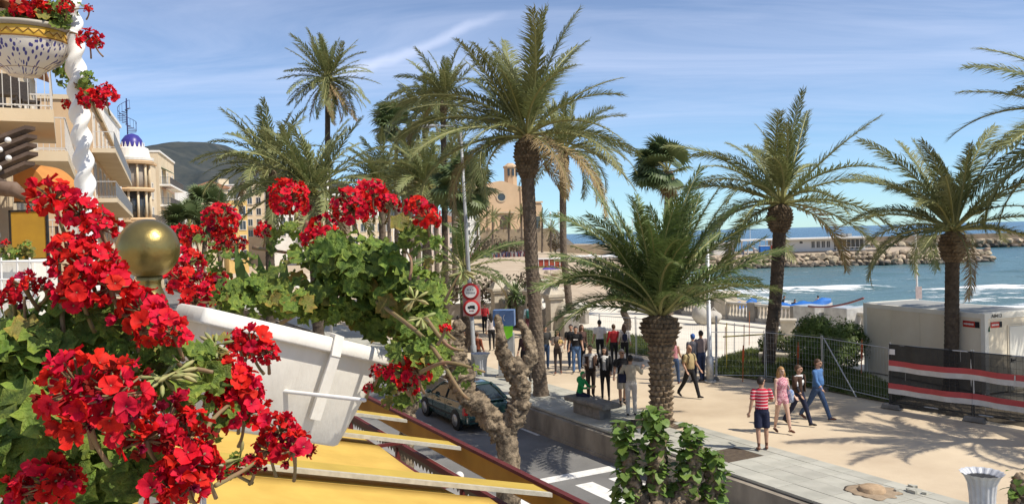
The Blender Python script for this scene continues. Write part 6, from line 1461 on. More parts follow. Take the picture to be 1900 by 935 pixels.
for z_ in (12.5, -34): MB().lathe([(79.7 * kk if z_ > 0 else 38.6 * kk, z_ * kk), (80 * kk if z_ > 0 else 39.3 * kk, (z_ + .8) * kk), (79.6 * kk if z_ > 0 else 40 * kk, (z_ + 1.6) * kk)], 48, cap=False).build('dark_line', MATS['brown_glaze'], bo, True)
MB().lathe([(79 * kk, 32 * kk), (86 * kk, 36 * kk), (86 * kk, 41 * kk), (76 * kk, 41 * kk), (74 * kk, 30 * kk), (.002, 30 * kk)], 40, cap=False).build('rim', pm('grey_glaze', (.42, .38, .31), (.34, .30, .24), .5), bo, True)
MB().tube([(86 * kk, 0, 36 * kk), (100 * kk, .02, 30 * kk), D(126, 60, Yk) - bw_c], .006, 8).build('bracket', WHITE, bo)
gW = geranium('geranium', 'geranium growing in the painted ceramic bowl', bw_c + Vector((0, 0, .06)),
    [(55, 18, 30, 2.36, .0), (36, 24, 16, 2.36, .2), (78, 18, 18, 2.36, .1), (122, 14, 13, 2.36, .1), (164, 17, 8, 2.36, .3), (165, 74, 20, 2.38, .35), (176, 82, 12, 2.38, .3), (172, 188, 24, 2.36, .1), (196, 178, 22, 2.36, .1), (126, 195, 11, 2.5, .5), (150, 182, 10, 2.36, .3)],
    [(60, 36, 70, 14, 2.40, .12, 40, .028), (95, 30, 40, 26, 2.42, .12, 34, .028), (115, 120, 22, 36, 2.56, .06, 22, .03), (108, 90, 16, 30, 2.56, .06, 10, .024), (160, 150, 12, 22, 2.40, .06, 14, .024), (10, 35, 22, 12, 2.36, .08, 10, .026), (110, 20, 30, 20, 2.4, .1, 14, .026), (140, 6, 16, 10, 2.4, .05, 6, .02)],
    [([(90, 40, 2.4), (130, 20, 2.37), (160, 16, 2.36)], .0025), ([(130, 60, 2.42), (150, 66, 2.39), (163, 74, 2.38)], .0025), ([(120, 130, 2.5), (150, 170, 2.38), (172, 188, 2.36)], .003)], 17, yellow=.15)

# neighbouring terrace: white trough in a wire rack, canvas and slats
Yr = 3.6
ra = thing('planter_rack', 'white trough planter in a wire rack at the left edge', 'planter', D(30, 600, Yr))
o_ = D(30, 600, Yr)
def rel(px, py, dy=0): return D(px, py, Yr + dy) - o_
a, b_ = rel(-60, 484), rel(92, 486)
MB().box(tuple((rel(-60, 545, .12) + rel(92, 545, .12)) / 2), ((b_ - a).length, .2, .30)).build('trough', PLASTIC, ra, bevel=.01)
for py in (484, 518, 556, 590): MB().tube([rel(-60, py), rel(92, py + 2)], .0045, 6).build('wire', WHITE, ra)
for px in (2, 55, 88, 32): MB().tube([rel(px, 478), rel(px + 3, 604)], .004, 6).build('wire', WHITE, ra)
gR = geranium('geranium', 'small yellowish geranium in the wire rack trough', D(30, 488, Yr + .12), [(10, 452, 7, Yr + .1, .2), (64, 520, 6, Yr, .4)], [(25, 470, 36, 14, Yr + .12, .12, 40, .03), (50, 462, 16, 16, Yr + .1, .1, 20, .03)], [([(10, 486, Yr + .1), (10, 455, Yr + .1)], .004)], 19, yellow=.5)
# orange barrel awning and ochre screen on the neighbouring house
CANV = pm('orange_canvas', (.66, .30, .08), (.60, .26, .07), .8, 3, .1, 60, trans=.2)
Yq = 21.0; q0 = D(26, 376, Yq)
aw = thing('barrel_awning', 'orange barrel-shaped canvas awning on the neighbouring house', 'awning', q0, 0)
rad_ = (D(92, 376, Yq) - q0).length; hh_ = D(26, 300, Yq).z - q0.z
prof = [(0, 0)] + [(rad_ * math.sin(a), hh_ * math.cos(a)) for a in [R(90) * i / 12 for i in range(13)]]
MB().prism(prof, 0, 1.6).build('canvas', CANV, aw)
MB().tube([(0, -.01, 0), (rad_, -.01, 0)], .02, 6).build('frame', BLACKM, aw)
q0 = D(22, 482, Yq - 1); sc_ = thing('canvas_screen', 'ochre canvas screen in a dark frame under the orange awning', 'screen', q0)
w_, h_ = (D(90, 482, Yq - 1) - q0).length, D(22, 392, Yq - 1).z - q0.z
MB().box((w_ / 2, 0, h_ / 2), (w_, .03, h_)).build('canvas', pm('ochre_canvas', (.52, .31, .04), (.46, .27, .04), .8, 3), sc_)
for c, d_ in (((0, 0, h_ / 2), (.05, .06, h_ + .05)), ((w_, 0, h_ / 2), (.05, .06, h_ + .05)), ((w_ / 2, 0, h_), (w_, .06, .05)), ((w_ / 2, 0, 0), (w_, .06, .05))): MB().box(c, d_).build('frame_bar', BLACKM, sc_)
WOODD = pm('dark_slat_wood', (.06, .04, .03), (.10, .065, .045), .7, 6, .3)
Yv = 6.0; q0 = D(0, 330, Yv); pg = thing('slatted_pergola', 'dark slatted pergola corner with white lamps at the left edge', 'pergola', q0)
for k, (x0, y0, x1, y1) in enumerate([(-40, 268, 47, 236), (-40, 288, 50, 252), (-40, 306, 50, 268), (-40, 322, 52, 284), (-40, 340, 46, 302)]):
    a, b_ = D(x0, y0, Yv) - q0, D(x1, y1, Yv + .3) - q0; up_ = Vector((0, 0, .014)); dp = Vector((.02, .10, 0))
    MB().add([a - up_, b_ - up_, b_ + up_, a + up_, a - up_ + dp, b_ - up_ + dp, b_ + up_ + dp, a + up_ + dp], [(3, 2, 1, 0), (4, 5, 6, 7), (0, 1, 5, 4), (3, 7, 6, 2), (1, 2, 6, 5), (0, 4, 7, 3)]).build('slat', WOODD, pg)
    if k: MB().ball(tuple((a + b_) / 2 + Vector((.06 * (k % 2), -.04, .03))), .022, 10, 8).build('lamp', WHITE, pg, True)
MB().tube([D(-40, 345, Yv) - q0, D(28, 352, Yv) - q0, D(50, 368, Yv) - q0], [.06, .055, .03], 8).build('rolled_canvas', pm('brown_canvas', (.13, .075, .045), (.20, .14, .10), .8, 9), pg, True)
MB().tube([D(-40, 318, Yv) - q0, D(40, 352, Yv) - q0], .018, 6).build('arm', WOODD, pg)

# ---------------- yellow awnings over the restaurant below
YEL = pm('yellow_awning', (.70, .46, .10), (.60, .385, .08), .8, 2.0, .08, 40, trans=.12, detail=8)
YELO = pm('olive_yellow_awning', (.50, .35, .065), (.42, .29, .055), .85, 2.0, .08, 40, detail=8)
MAR = pm('maroon_steel', (.10, .018, .016), (.13, .025, .022), .5, 5)
OCB = pm('ochre_board', (.50, .25, .03), (.44, .21, .025), .6, 3)
PROF_ = pm('grey_white_rail', (.52, .48, .38), (.38, .35, .27), .6, 9, detail=9)
tE, zE = 5.55, 1.98
sl_ = .255                                    # fall per metre outwards
def zA(t): return zE + .10 + (tE - t) * sl_
fr_ = thing('steel_canopy', 'maroon steel frame with ochre fascia edging the awnings', 'frame', W(tE, 0, zE), ROAD)
MB().box((0, 14, -.02), (.05, 26, .32)).build('fascia_board', OCB, fr_); MB().box((.0, 14, .16), (.09, 26, .05)).build('fascia_cap', MAR, fr_); MB().box((.05, 14, -.2), (.06, 26, .04)).build('gutter_edge', PROF_, fr_)
MB().box((-.62, 14, -.02), (.07, 26, .09)).build('outer_beam', MAR, fr_); MB().box((-1.32, 14, .16), (.12, 26, .10)).build('inner_beam', MAR, fr_); MB().box((-1.12, 14, .02), (.05, 26, .05)).build('inner_beam', MAR, fr_)
for k in range(9):
    s_ = 2.6 + k * 2.7
    MB().box((-.95, s_, .06), (.62, .06, .05)).build('cross_bar', MAR, fr_)
    if True:
        MB().box((-.62, s_ + .3, -.35), (.07, .07, .6)).build('post', MAR, fr_)
        MB().ball((-.40, s_ + .9, -.12), .075, 12, 8).build('lamp', WHITE, fr_, True)
sc2 = MB()
for k in range(170):
    s_ = 1.2 + k * .15; sc2.add([(-.62, s_, -.06), (-.62, s_ + .15, -.06), (-.62, s_ + .15, -.14), (-.62, s_ + .075, -.22), (-.62, s_, -.14)], [(0, 1, 2, 3, 4)])
sc2.build('scalloped_valance', pm('dark_scallop', (.16, .13, .09), (.12, .10, .07)), fr_)
bars = [3.4, 6.5, 9.35, 12.2, 14.6, 17.0, 19.4]
for i in range(len(bars) - 1):
    s0_, s1_ = bars[i], bars[i + 1]
    aw = thing('awning', ['yellow canvas awning nearest below the terrace', 'yellow canvas awning second below the terrace', 'large yellow canvas awning in the middle with a grey rail', 'yellow canvas awning beyond the middle rail', 'small far yellow canvas awning by the planter corner', 'farthest yellow canvas awning behind the planter box'][i], 'awning', W(0, 0, 0), ROAD, 'yellow awnings below the terrace')
    tO = tE - 1.45 if i >= 2 else tE - 1.0
    nn, mm = 10, 12
    cv = MB(); cv.rings([[(.4 + (tO - .4) * j / mm, s0_ + (s1_ - s0_) * k / nn, zA(.4 + (tO - .4) * j / mm) - .10 - .05 * math.sin(math.pi * k / nn)) for j in range(mm + 1)] for k in range(nn + 1)], 0, False, False)
    o = cv.build('canvas', YEL, aw, True); sdf = o.modifiers.new('thick', 'SOLIDIFY'); sdf.thickness = .006
    t0_, t1_ = .4, tE - .10
    def strip(name, sa, sb, dz, mat, th=.05):
        vs_ = [(t0_, sa, zA(t0_) + dz), (t1_, sa, zA(t1_) + dz), (t1_, sb, zA(t1_) + dz), (t0_, sb, zA(t0_) + dz)]
        vs_ += [(x, y, z - th) for x, y, z in vs_]
        MB().add(vs_, [(0, 1, 2, 3), (7, 6, 5, 4), (0, 4, 5, 1), (1, 5, 6, 2), (2, 6, 7, 3), (3, 7, 4, 0)]).build(name, mat, aw)
    strip('side_rail', s0_ - .03, s0_ + .035, .04, PROF_, .055)
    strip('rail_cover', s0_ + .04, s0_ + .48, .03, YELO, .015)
# ================================================================== PEOPLE
from mathutils import kdtree
SKIN = pm('skin_tan', (.46, .27, .18), (.40, .23, .15), .55, 12); SKINP = pm('skin_pale', (.58, .38, .28), (.52, .33, .24), .55, 12); SKIND = pm('skin_brown', (.30, .17, .11), (.26, .14, .09), .55, 12)
HAIRB = pm('hair_black', (.018, .014, .012), (.03, .022, .018), .5, 30); HAIRBR = pm('hair_brown', (.07, .04, .022), (.10, .055, .03), .5, 30); HAIRBL = pm('hair_blonde', (.42, .25, .09), (.30, .16, .06), .5, 30); HAIRG = pm('hair_grey', (.30, .28, .26), (.22, .2, .19), .6, 30)
def cloth(n, c, k=.8): return pm('cloth_' + n, c, tuple(x * k for x in c), .85, 7, .8, 11)
def stripes_mat():
    m, N, L, b = node_mat('cloth_red_white_stripes', .85, .2); tc = N.new('ShaderNodeTexCoord'); sp = N.new('ShaderNodeSeparateXYZ'); L.new(tc.outputs['Object'], sp.inputs[0])
    mu = N.new('ShaderNodeMath'); mu.operation = 'MULTIPLY'; mu.inputs[1].default_value = 13.0; L.new(sp.outputs['Z'], mu.inputs[0]); fr = N.new('ShaderNodeMath'); fr.operation = 'FRACT'; L.new(mu.outputs[0], fr.inputs[0])
    gt = N.new('ShaderNodeMath'); gt.operation = 'GREATER_THAN'; gt.inputs[1].default_value = .74; L.new(fr.outputs[0], gt.inputs[0])
    mx = N.new('ShaderNodeMix'); mx.data_type = 'RGBA'; L.new(gt.outputs[0], mx.inputs['Factor']); mx.inputs['A'].default_value = (.50, .025, .05, 1); mx.inputs['B'].default_value = (.72, .58, .56, 1); L.new(mx.outputs['Result'], b.inputs['Base Color']); return m
def floral_mat():
    m, N, L, b = node_mat('cloth_pink_floral', .85, .2); tc = N.new('ShaderNodeTexCoord'); vo = N.new('ShaderNodeTexVoronoi'); vo.inputs['Scale'].default_value = 26; L.new(tc.outputs['Object'], vo.inputs['Vector'])
    rp = N.new('ShaderNodeValToRGB'); e = rp.color_ramp.elements; e[0].position, e[0].color = .25, (.40, .10, .16, 1); e[1].position, e[1].color = .7, (.66, .40, .42, 1); k = e.new(.45); k.color = (.60, .28, .32, 1); L.new(vo.outputs['Distance'], rp.inputs[0]); L.new(rp.outputs[0], b.inputs['Base Color']); return m
def bands_mat():
    m, N, L, b = node_mat('cloth_white_black_bands', .85, .2); tc = N.new('ShaderNodeTexCoord'); sp = N.new('ShaderNodeSeparateXYZ'); L.new(tc.outputs['Object'], sp.inputs[0])
    rp = N.new('ShaderNodeValToRGB'); rp.color_ramp.interpolation = 'CONSTANT'; e = rp.color_ramp.elements; e[0].position, e[0].color = 0, (.02, .02, .025, 1); e[1].position, e[1].color = .60, (.35, .36, .38, 1)
    for p_, c_ in ((.66, (.70, .70, .68, 1)), (.74, (.02, .02, .025, 1)), (.80, (.6, .6, .6, 1))): k = e.new(p_); k.color = c_
    mr = N.new('ShaderNodeMapRange'); mr.inputs['From Min'].default_value, mr.inputs['From Max'].default_value = .5, 1.6; L.new(sp.outputs['Z'], mr.inputs['Value']); L.new(mr.outputs[0], rp.inputs[0]); L.new(rp.outputs[0], b.inputs['Base Color']); return m
STRIPE, FLORAL, BANDS = stripes_mat(), floral_mat(), bands_mat()
SHOE = pm('shoe_dark', (.03, .025, .022), (.05, .04, .035), .6, 10); SHOEB = pm('shoe_brown', (.16, .06, .035), (.12, .05, .03), .6, 10); EYE = pm('eye_dark', (.02, .015, .012)); LIP = pm('lip', (.34, .12, .10))
LP_, LT_ = .43, .42
def figure(name_mats, sex='m', legs=((8, 5), (-8, 10)), arms=((8, 8, 15, 0), (-8, 8, 15, 0)), sleeve='short', trousers='long', belly=0.0, head_turn=0, lean=0, seat=False, shoe=True, bare=False, vox=.0125):
    """name_mats = skin, top, bottom, shoe; returns mesh (one continuous body) and the head frame"""
    prim = []                       # (MB, material index) pieces fused below; 0 skin 1 top 2 bottom 3 shoe 4 eye 5 lip
    def piece(mi): m_ = MB(); prim.append((m_, mi)); return m_
    f_ = .90 if sex == 'f' else 1.0
    sw_, hw = .185 * f_, .165 * (1.03 if sex == 'f' else 1)
    bend = math.tan(R(lean))
    def T(p): return Vector((p[0], p[1] - bend * max(0, p[2] - .93), p[2]))
    rings_ = [(.84, .13, .10, 0), (.90, hw, .118, 0), (.97, hw * .98, .118 + belly * .3, -belly * .2), (1.06, .145 * f_, .105 + belly, -belly * .6), (1.17, .148 * f_, .106 + belly * .8, -belly * .6), (1.28, .168 * f_, .114 + (.015 if sex == 'f' else 0), -.01), (1.37, .178 * f_, .108, 0), (1.43, .15 * f_, .088, .005), (1.47, .085, .07, .008)]
    low, up_ = piece(2), piece(0 if bare else 1)
    def ell(z, w, d, yo, n=18): return [T((w * math.cos(a), yo + d * math.sin(a), z)) for a in [2 * math.pi * i / n for i in range(n)]]
    dens = []
    for i in range(len(rings_) - 1):
        for k in range(4): u = k / 4; dens.append(tuple(a * (1 - u) + b * u for a, b in zip(rings_[i], rings_[i + 1])))
    dens.append(rings_[-1])
    waist = .99
    low.rings([ell(*q) for q in dens if q[0] <= waist + .02]); up_.rings([ell(q[0], q[1] + (.006 if not bare else 0), q[2] + .006, q[3]) for q in dens if q[0] >= waist - .03])
    # head
    hp = T((0, 0, 1.63)); ht = Matrix.Rotation(R(head_turn), 4, 'Z'); Mh = Matrix.Translation(hp) @ ht
    hd_ = piece(0); hd_.tube([T((0, .012, 1.42)), T((0, .008, 1.50)), hp + Vector((0, 0, -.06))], [.062 * f_, .056 * f_, .058 * f_], 12)
    def hb(c, r_, mi=0, n=14, m=10): q = piece(mi); q.ball(c, r_, n, m); q.v = [tuple(Mh @ Vector(v_)) for v_ in q.v]
    hb((0, .008, .015), (.076, .096, .112)); hb((0, -.035, -.045), (.056, .056, .062)); hb((0, -.098, -.012), (.014, .022, .024)); hb((0, -.09, .035), (.05, .02, .02))
    for s in (-1, 1): hb((s * .078, .012, -.002), (.014, .024, .034)); hb((s * .031, -.087, .012), (.013, .010, .007), 4, 8, 6)
    hb((0, -.092, -.055), (.024, .010, .007), 5, 8, 6)
    # legs
    lowest = 9; feet = []
    for s, (a, b) in zip((-1, 1), legs):
        a, b = R(a), R(b); hip = Vector((s * .088, 0, .90)); kn = hip + Vector((s * .012, -math.sin(a) * LP_, -math.cos(a) * LP_)); an = kn + Vector((0, -math.sin(a - b) * LT_, -math.cos(a - b) * LT_)); feet.append((s, hip, kn, an, a - b)); lowest = min(lowest, an.z)
    for s, hip, kn, an, sh_a in feet:
        k0 = hip.lerp(kn, .5)
        if trousers == 'long':
            piece(2).tube([hip, hip.lerp(kn, .3), k0, kn, kn.lerp(an, .35), kn.lerp(an, .96)], [.095, .090, .083, .068, .064, .056], 14, round_ends=True)
        elif trousers == 'slim':
            piece(2).tube([hip, k0, kn, kn.lerp(an, .3), kn.lerp(an, .98)], [.092, .076, .055, .054, .038], 14, round_ends=True)
        else:
            e = {'short': .92, 'mini': .25}[trousers]
            piece(2).tube([hip.lerp(kn, e * q / 6) for q in range(7)], [.098] * 6 + [.094], 18)
            piece(0).tube([hip.lerp(kn, e - .05)] + ([k0] if e < .5 else []) + [kn, kn.lerp(an, .3), kn.lerp(an, .6), an], ([.085, .073] if e < .5 else [.060]) + [.054, .055, .046, .034], 14, round_ends=True)
        ca, sa_ = math.cos(sh_a * .6), math.sin(sh_a * .6)
        fdir = Vector((s * .12, -ca, sa_ * .9)).normalized(); heel = an + Vector((0, .035, -.045)); toe = heel + fdir * .20
        piece(3).tube([heel, heel + fdir * .08 + Vector((0, 0, .012)), heel + fdir * .16 + Vector((0, 0, -.005)), toe + Vector((0, 0, -.012))], [.036, .042, .040, .026], 12, round_ends=True, flat=.85)
        if trousers in ('short', 'mini') and shoe: piece(3).tube([an + Vector((0, 0, .02)), an + Vector((0, 0, -.04))], [.038, .045], 10)
    zmin = min(min(v_[2] for v_ in m_.v) for m_, mi in prim if mi == 3)
    # arms and hands
    hands = []
    for s, (sw, ab, eb, inn) in zip((-1, 1), arms):
        sw, ab, eb = R(sw), R(ab), R(eb); sh = T((s * sw_, .005, 1.405))
        ud = Vector((s * math.sin(ab), -math.sin(sw) * math.cos(ab), -math.cos(sw) * math.cos(ab))); el = sh + ud * .285
        fd = Vector((s * (math.sin(ab) - inn), -math.sin(sw + eb), -math.cos(sw + eb))).normalized(); wr = el + fd * .245
        if sleeve == 'long':
            piece(1).tube([sh, sh.lerp(el, .4), el, el.lerp(wr, .5), el.lerp(wr, .93)], [.068 * f_, .060 * f_, .050 * f_, .046 * f_, .040 * f_], 12, round_ends=True)
            piece(0).tube([el.lerp(wr, .8), wr], [.030, .026], 10)
        else:
            if sleeve == 'short': piece(1).tube([sh.lerp(el, .12 * q) for q in range(7)], [.070 * f_] * 3 + [.065 * f_] * 4, 14); piece(1).ball(tuple(sh), .066 * f_, 12, 8)
            else: piece(0).ball(tuple(sh), .058 * f_, 12, 8)
            piece(0).tube(([sh, sh.lerp(el, .5)] if sleeve != 'short' else [sh.lerp(el, .70)]) + [el, el.lerp(wr, .35), wr], ([.052 * f_, .049 * f_] if sleeve != 'short' else [.048 * f_]) + [.040 * f_, .040 * f_, .027], 12, round_ends=True)
        # hand: palm, four fingers and a thumb
        side = fd.cross(Vector((0, 1, 0) if abs(fd.y) < .8 else (1, 0, 0))).normalized(); nrm = fd.cross(side).normalized()
        piece(0).tube([wr, wr + fd * .035, wr + fd * .085], [.026, .036, .036], 10, flat=.5)
        for k in range(4):
            o_f = nrm * 0 + side * ((k - 1.5) * .0185); p0 = wr + fd * .075 + o_f; ln = (.058, .072, .075, .064)[k]
            piece(0).tube([p0, p0 + fd * ln * .5 + nrm * .008, p0 + fd * ln * .95 + nrm * .026], [.0105, .0100, .0085], 7, round_ends=True)
        p0 = wr + fd * .025 + side * .028; piece(0).tube([p0, p0 + side * .022 + fd * .025, p0 + side * .026 + fd * .058 + nrm * .01], [.013, .0115, .0095], 7, round_ends=True)
        hands.append(wr + fd * .09)
    allm = MB(); kd = kdtree.KDTree(sum(len(m_.v) for m_, _ in prim)); i = 0; mis = []
    for m_, mi in prim:
        allm.add(m_.v, m_.f)
        for v_ in m_.v: kd.insert(v_, i); mis.append(mi); i += 1
    kd.balance()
    me0 = allm.mesh('tmp', SKIN); o0 = bpy.data.objects.new('tmp', me0); col.objects.link(o0)
    rm = o0.modifiers.new('r', 'REMESH'); rm.mode = 'VOXEL'; rm.voxel_size = vox; sm_ = o0.modifiers.new('s', 'SMOOTH'); sm_.factor = .5; sm_.iterations = 3
    dg = bpy.context.evaluated_depsgraph_get(); me = bpy.data.meshes.new_from_object(o0.evaluated_get(dg)); bpy.data.objects.remove(o0, do_unlink=True); bpy.data.meshes.remove(me0)
    me.materials.clear()
    for m_ in list(name_mats) + [EYE, LIP]: me.materials.append(m_)
    co = np.empty(len(me.vertices) * 3, np.float32); me.vertices.foreach_get('co', co); co = co.reshape(-1, 3)
    idx = [mis[kd.find(p.center)[1]] for p in me.polygons]
    me.polygons.foreach_set('material_index', idx); me.polygons.foreach_set('use_smooth', [True] * len(idx))
    co[:, 2] -= zmin; me.vertices.foreach_set('co', co.ravel()); me.update()
    Mh2 = Matrix.Translation((0, 0, -zmin)) @ Mh
    return me, Mh2, [h - Vector((0, 0, zmin)) for h in hands], -zmin
def hair_mesh(style, mat, Mh):
    mb = MB(); mb.ball((0, .014, .026), (.088, .104, .112), 22, 16, 0, lambda d: 1 + .05 * mn.noise(d * 6))
    keep = []
    for f_ in mb.f:
        c = sum((Vector(mb.v[i]) for i in f_), Vector()) / len(f_)
        if c.y < -.02 and c.z < .065: continue
        if c.z < (-.045 if style == 'short' else -.09): continue
        if abs(c.x) > .06 and c.y < .01 and c.z < .03 and style == 'short': continue
        keep.append(f_)
    mb.f = keep; mb.m = [0] * len(keep)
    if style == 'long':
        mb.tube([(0, .06, .04), (0, .085, -.06), (0, .10, -.16), (0, .10, -.26)], [.085, .095, .085, .05], 14, round_ends=True, flat=.6)
        for s in (-1, 1): mb.tube([(s * .075, .0, .02), (s * .088, -.01, -.07), (s * .085, .0, -.17), (s * .07, .02, -.24)], [.022, .03, .03, .015], 8, round_ends=True)
    if style == 'bun': mb.ball((0, .11, .05), (.05, .05, .05), 10, 8)
    if style == 'cap': mb.tube([(0, -.06, .075), (0, -.12, .062), (0, -.165, .05)], [.06, .055, .03], 12, flat=.2)
    mb.v = [tuple(Mh @ Vector(v_)) for v_ in mb.v]
    return mb.mesh('hair', mat, True)
def glasses(Mh, parent):
    mb = MB()
    for s in (-1, 1): mb.ball((s * .034, -.098, .012), (.028, .010, .020), 10, 6); mb.tube([(s * .06, -.09, .014), (s * .08, .01, .014)], .004, 5)
    mb.tube([(-.02, -.103, .016), (.02, -.103, .016)], .004, 5); mb.v = [tuple(Mh @ Vector(v_)) for v_ in mb.v]; mb.build('sunglasses', INK, parent, True)
def person(label, pos, yaw, H, mats, hair=('short', HAIRB), shades=False, group='people on the promenade', cat='person', **k):
    me, Mh, hands, z0 = figure(mats, vox=.0125 if Vector(pos).length < 27 else (.0155 if Vector(pos).length < 45 else .022), **k); me.name = 'body'
    o = thing('person', label, cat, pos, R(yaw), group); s_ = H / 1.755; o.scale = (s_,) * 3
    put('body', me, o)
    if hair: put('hair' if hair[0] != 'cap' else 'cap', hair_mesh(hair[0], hair[1], Mh), o)
    if shades: glasses(Mh, o)
    return o
def worn(name, label, p, fn, cat='backpack'):
    t = thing(name, label, cat, p.location, p.rotation_euler.z); t.scale = p.scale; fn(t); return t
def backpack(p, label, mat, size=(.30, .15, .42)):
    def fn(t):
        MB().ball((0, .20, 1.22), (size[0] / 2, size[1] / 2, size[2] / 2), 16, 12, 0, lambda d: 1 / max(.62, (abs(d.x) ** 4 + abs(d.y) ** 4 + abs(d.z) ** 4) ** .25) * .92).build('pack', mat, t, True)
        MB().ball((0, .27, 1.14), (size[0] * .36, .05, size[2] * .25), 12, 8).build('pocket', mat, t, True)
        for s in (-1, 1): MB().tube([(s * .10, .13, 1.40), (s * .11, 0, 1.475), (s * .125, -.125, 1.36), (s * .14, -.05, 1.12), (s * .12, .14, 1.06)], .014, 6).build('strap', mat, t, True)
    return worn('backpack', label, p, fn)
def shoulder_bag(p, label, mat, s=1, z=.92, sz=(.06, .13, .12)):
    def fn(t):
        MB().ball((s * .25, .02, z), sz, 14, 10, 0, lambda d: 1 / max(.62, (abs(d.x) ** 4 + abs(d.y) ** 4 + abs(d.z) ** 4) ** .25) * .92).build('bag', mat, t, True)
        MB().tube([(s * .24, -.06, z + sz[2] * .8), (s * .17, -.03, 1.30), (s * .15, .0, 1.46), (s * .17, .08, 1.30), (s * .24, .10, z + sz[2] * .8)], .012, 6).build('strap', mat, t, True)
    return worn('shoulder_bag', label, p, fn, 'bag')
C = cloth
navy, black, white, jeans = C('navy', (.018, .022, .05)), C('black', (.016, .016, .018)), C('white', (.72, .70, .66)), C('denim', (.05, .09, .18))
brown, tan_, cream_, red_, grey_, blue_, green_, pink_ = C('brown', (.075, .04, .026)), C('tan', (.42, .32, .16)), C('cream', (.55, .49, .38)), C('red', (.42, .03, .035)), C('grey', (.24, .22, .22)), C('blue', (.085, .19, .40)), C('green', (.02, .30, .08)), C('pink', (.58, .25, .27))
# four in the foreground right
p = person('man in red striped T-shirt and navy shorts seen from behind', G(1415, 834), 172, 1.78, (SKIN, STRIPE, navy, SHOEB), ('short', HAIRB), legs=((3, 3), (-4, 6)), arms=((22, 18, 60, .75), (-8, 12, 12, 0)), trousers='short', head_turn=-50)
p = person('blonde woman in a pink floral playsuit', G(1452, 802), 16, 1.74, (SKINP, FLORAL, FLORAL, SHOEB), ('long', HAIRBL), sex='f', legs=((-12, 4), (16, 4)), arms=((4, 8, 10, 0), (-2, 14, 40, -.1)), sleeve='none', trousers='mini', shoe=False)
shoulder_bag(p, 'blue and white cloth bag carried by the blonde woman', pm('bag_blue_white', (.14, .22, .42), (.55, .58, .62), .8, 14), 1, .98, (.08, .17, .2))
p = person('woman in brown jacket over a banded top and navy trousers', G(1484, 788), 38, 1.70, (SKIN, BANDS, navy, SHOE), ('short', HAIRBR), sex='f', legs=((-24, 14), (22, 4)), arms=((18, 10, 20, 0), (-18, 10, 18, 0)), sleeve='long', head_turn=22)
jm = MB(); 
for s in (-1, 1):
    jm.rings([[(s * (.07 + w * k), y_ , z) for k, y_ in ((0, -.145), (.4, -.14), (.8, -.10), (1, -.02), (1, .06), (.7, .12), (.2, .14))] for z, w in ((.94, .115), (1.05, .105), (1.2, .105), (1.32, .12), (1.42, .10))], 0, False, False)
    jm.tube([(s * .175, .0, 1.40), (s * .215, -.01, 1.25), (s * .235, -.02 + .02 * s, 1.10)], [.082, .072, .066], 12)
jo = jm.build('open_jacket', brown, p, True); jo.location.z = .015; jo.modifiers.new('t', 'SOLIDIFY').thickness = .008
p = person('stout man in a blue jumper and jeans striding past the fence', G(1517, 778), 42, 1.77, (SKIN, blue_, jeans, SHOEB), ('short', HAIRBR), legs=((-26, 12), (24, 4)), arms=((22, 14, 25, 0), (-26, 18, 20, 0)), sleeve='long', belly=.05, lean=4, head_turn=8)
# around the young palm
p = person('bald man in a tan T-shirt and black trousers striding past the young palm', G(1281, 737), 34, 1.76, (SKIN, tan_, black, SHOE), None, legs=((-24, 14), (22, 4)), arms=((-6, 12, 40, .2), (10, 14, 20, 0)), belly=.025, head_turn=-10)
backpack(p, 'dark backpack of the bald man in tan', C('pack_dark', (.05, .045, .04)), (.28, .13, .4))
p = person('man in a grey shirt and jeans with his back turned beside the steel post', G(1302, 706), 195, 1.80, (SKIN, C('mauve_grey', (.24, .20, .20)), C('dark_denim', (.035, .05, .11)), SHOE), ('short', HAIRB), arms=((5, 10, 30, .2), (5, 8, 20, 0)), sleeve='long')
p = person('person in a blue cap behind the man in tan', G(1287, 707), 190, 1.70, (SKIN, C('slate', (.10, .10, .12)), navy, SHOE), ('cap', C('cap_blue', (.04, .12, .36))), arms=((5, 6, 10, 0), (5, 6, 10, 0)))
p = person('woman in a pink sleeveless top half hidden by the young palm trunk', G(1252, 712), 150, 1.66, (SKIN, pink_, jeans, SHOEB), ('long', HAIRBR), sex='f', legs=((14, 6), (-14, 30)), arms=((10, 8, 30, 0), (-10, 8, 20, 0)), sleeve='none')
# by the bench
p = person('man in a cream jacket and white trousers with his back to the camera', G(1172, 770), 170, 1.78, (SKIN, cream_, C('off_white', (.66, .62, .56)), SHOE), ('short', HAIRB), legs=((3, 3), (-3, 4)), arms=((30, 28, 100, .35), (25, 24, 100, .5)), sleeve='long')
def bagfn(t): MB().box((0, -.02, 1.10), (.24, .10, .26)).build('bag', navy, t, bevel=.02); MB().tube([(-.1, 0, 1.23), (.05, -.1, 1.5), (.12, .1, 1.45)], .012, 6).build('strap', navy, t)
t_ = worn('shoulder_bag', 'dark blue bag on the side of the man in the cream jacket', p, bagfn, 'bag'); t_.location.x -= .26
p = person('grey-haired man in black T-shirt and sunglasses beside the cream jacket', G(1156, 752), 10, 1.76, (SKIN, black, C('beige_shorts', (.50, .45, .36)), SHOE), ('short', HAIRG), shades=True, trousers='short', arms=((5, 14, 20, 0), (10, 10, 30, .1)), head_turn=20)
p = person('woman in black jacket and white top raising a hand to her face', G(1124, 742), -14, 1.72, (SKIN, white, black, SHOE), ('long', HAIRB), sex='f', legs=((4, 2), (-4, 4)), arms=((40, 18, 120, .35), (5, 10, 25, .2)), sleeve='none', trousers='slim', head_turn=-20)
jm2 = MB()
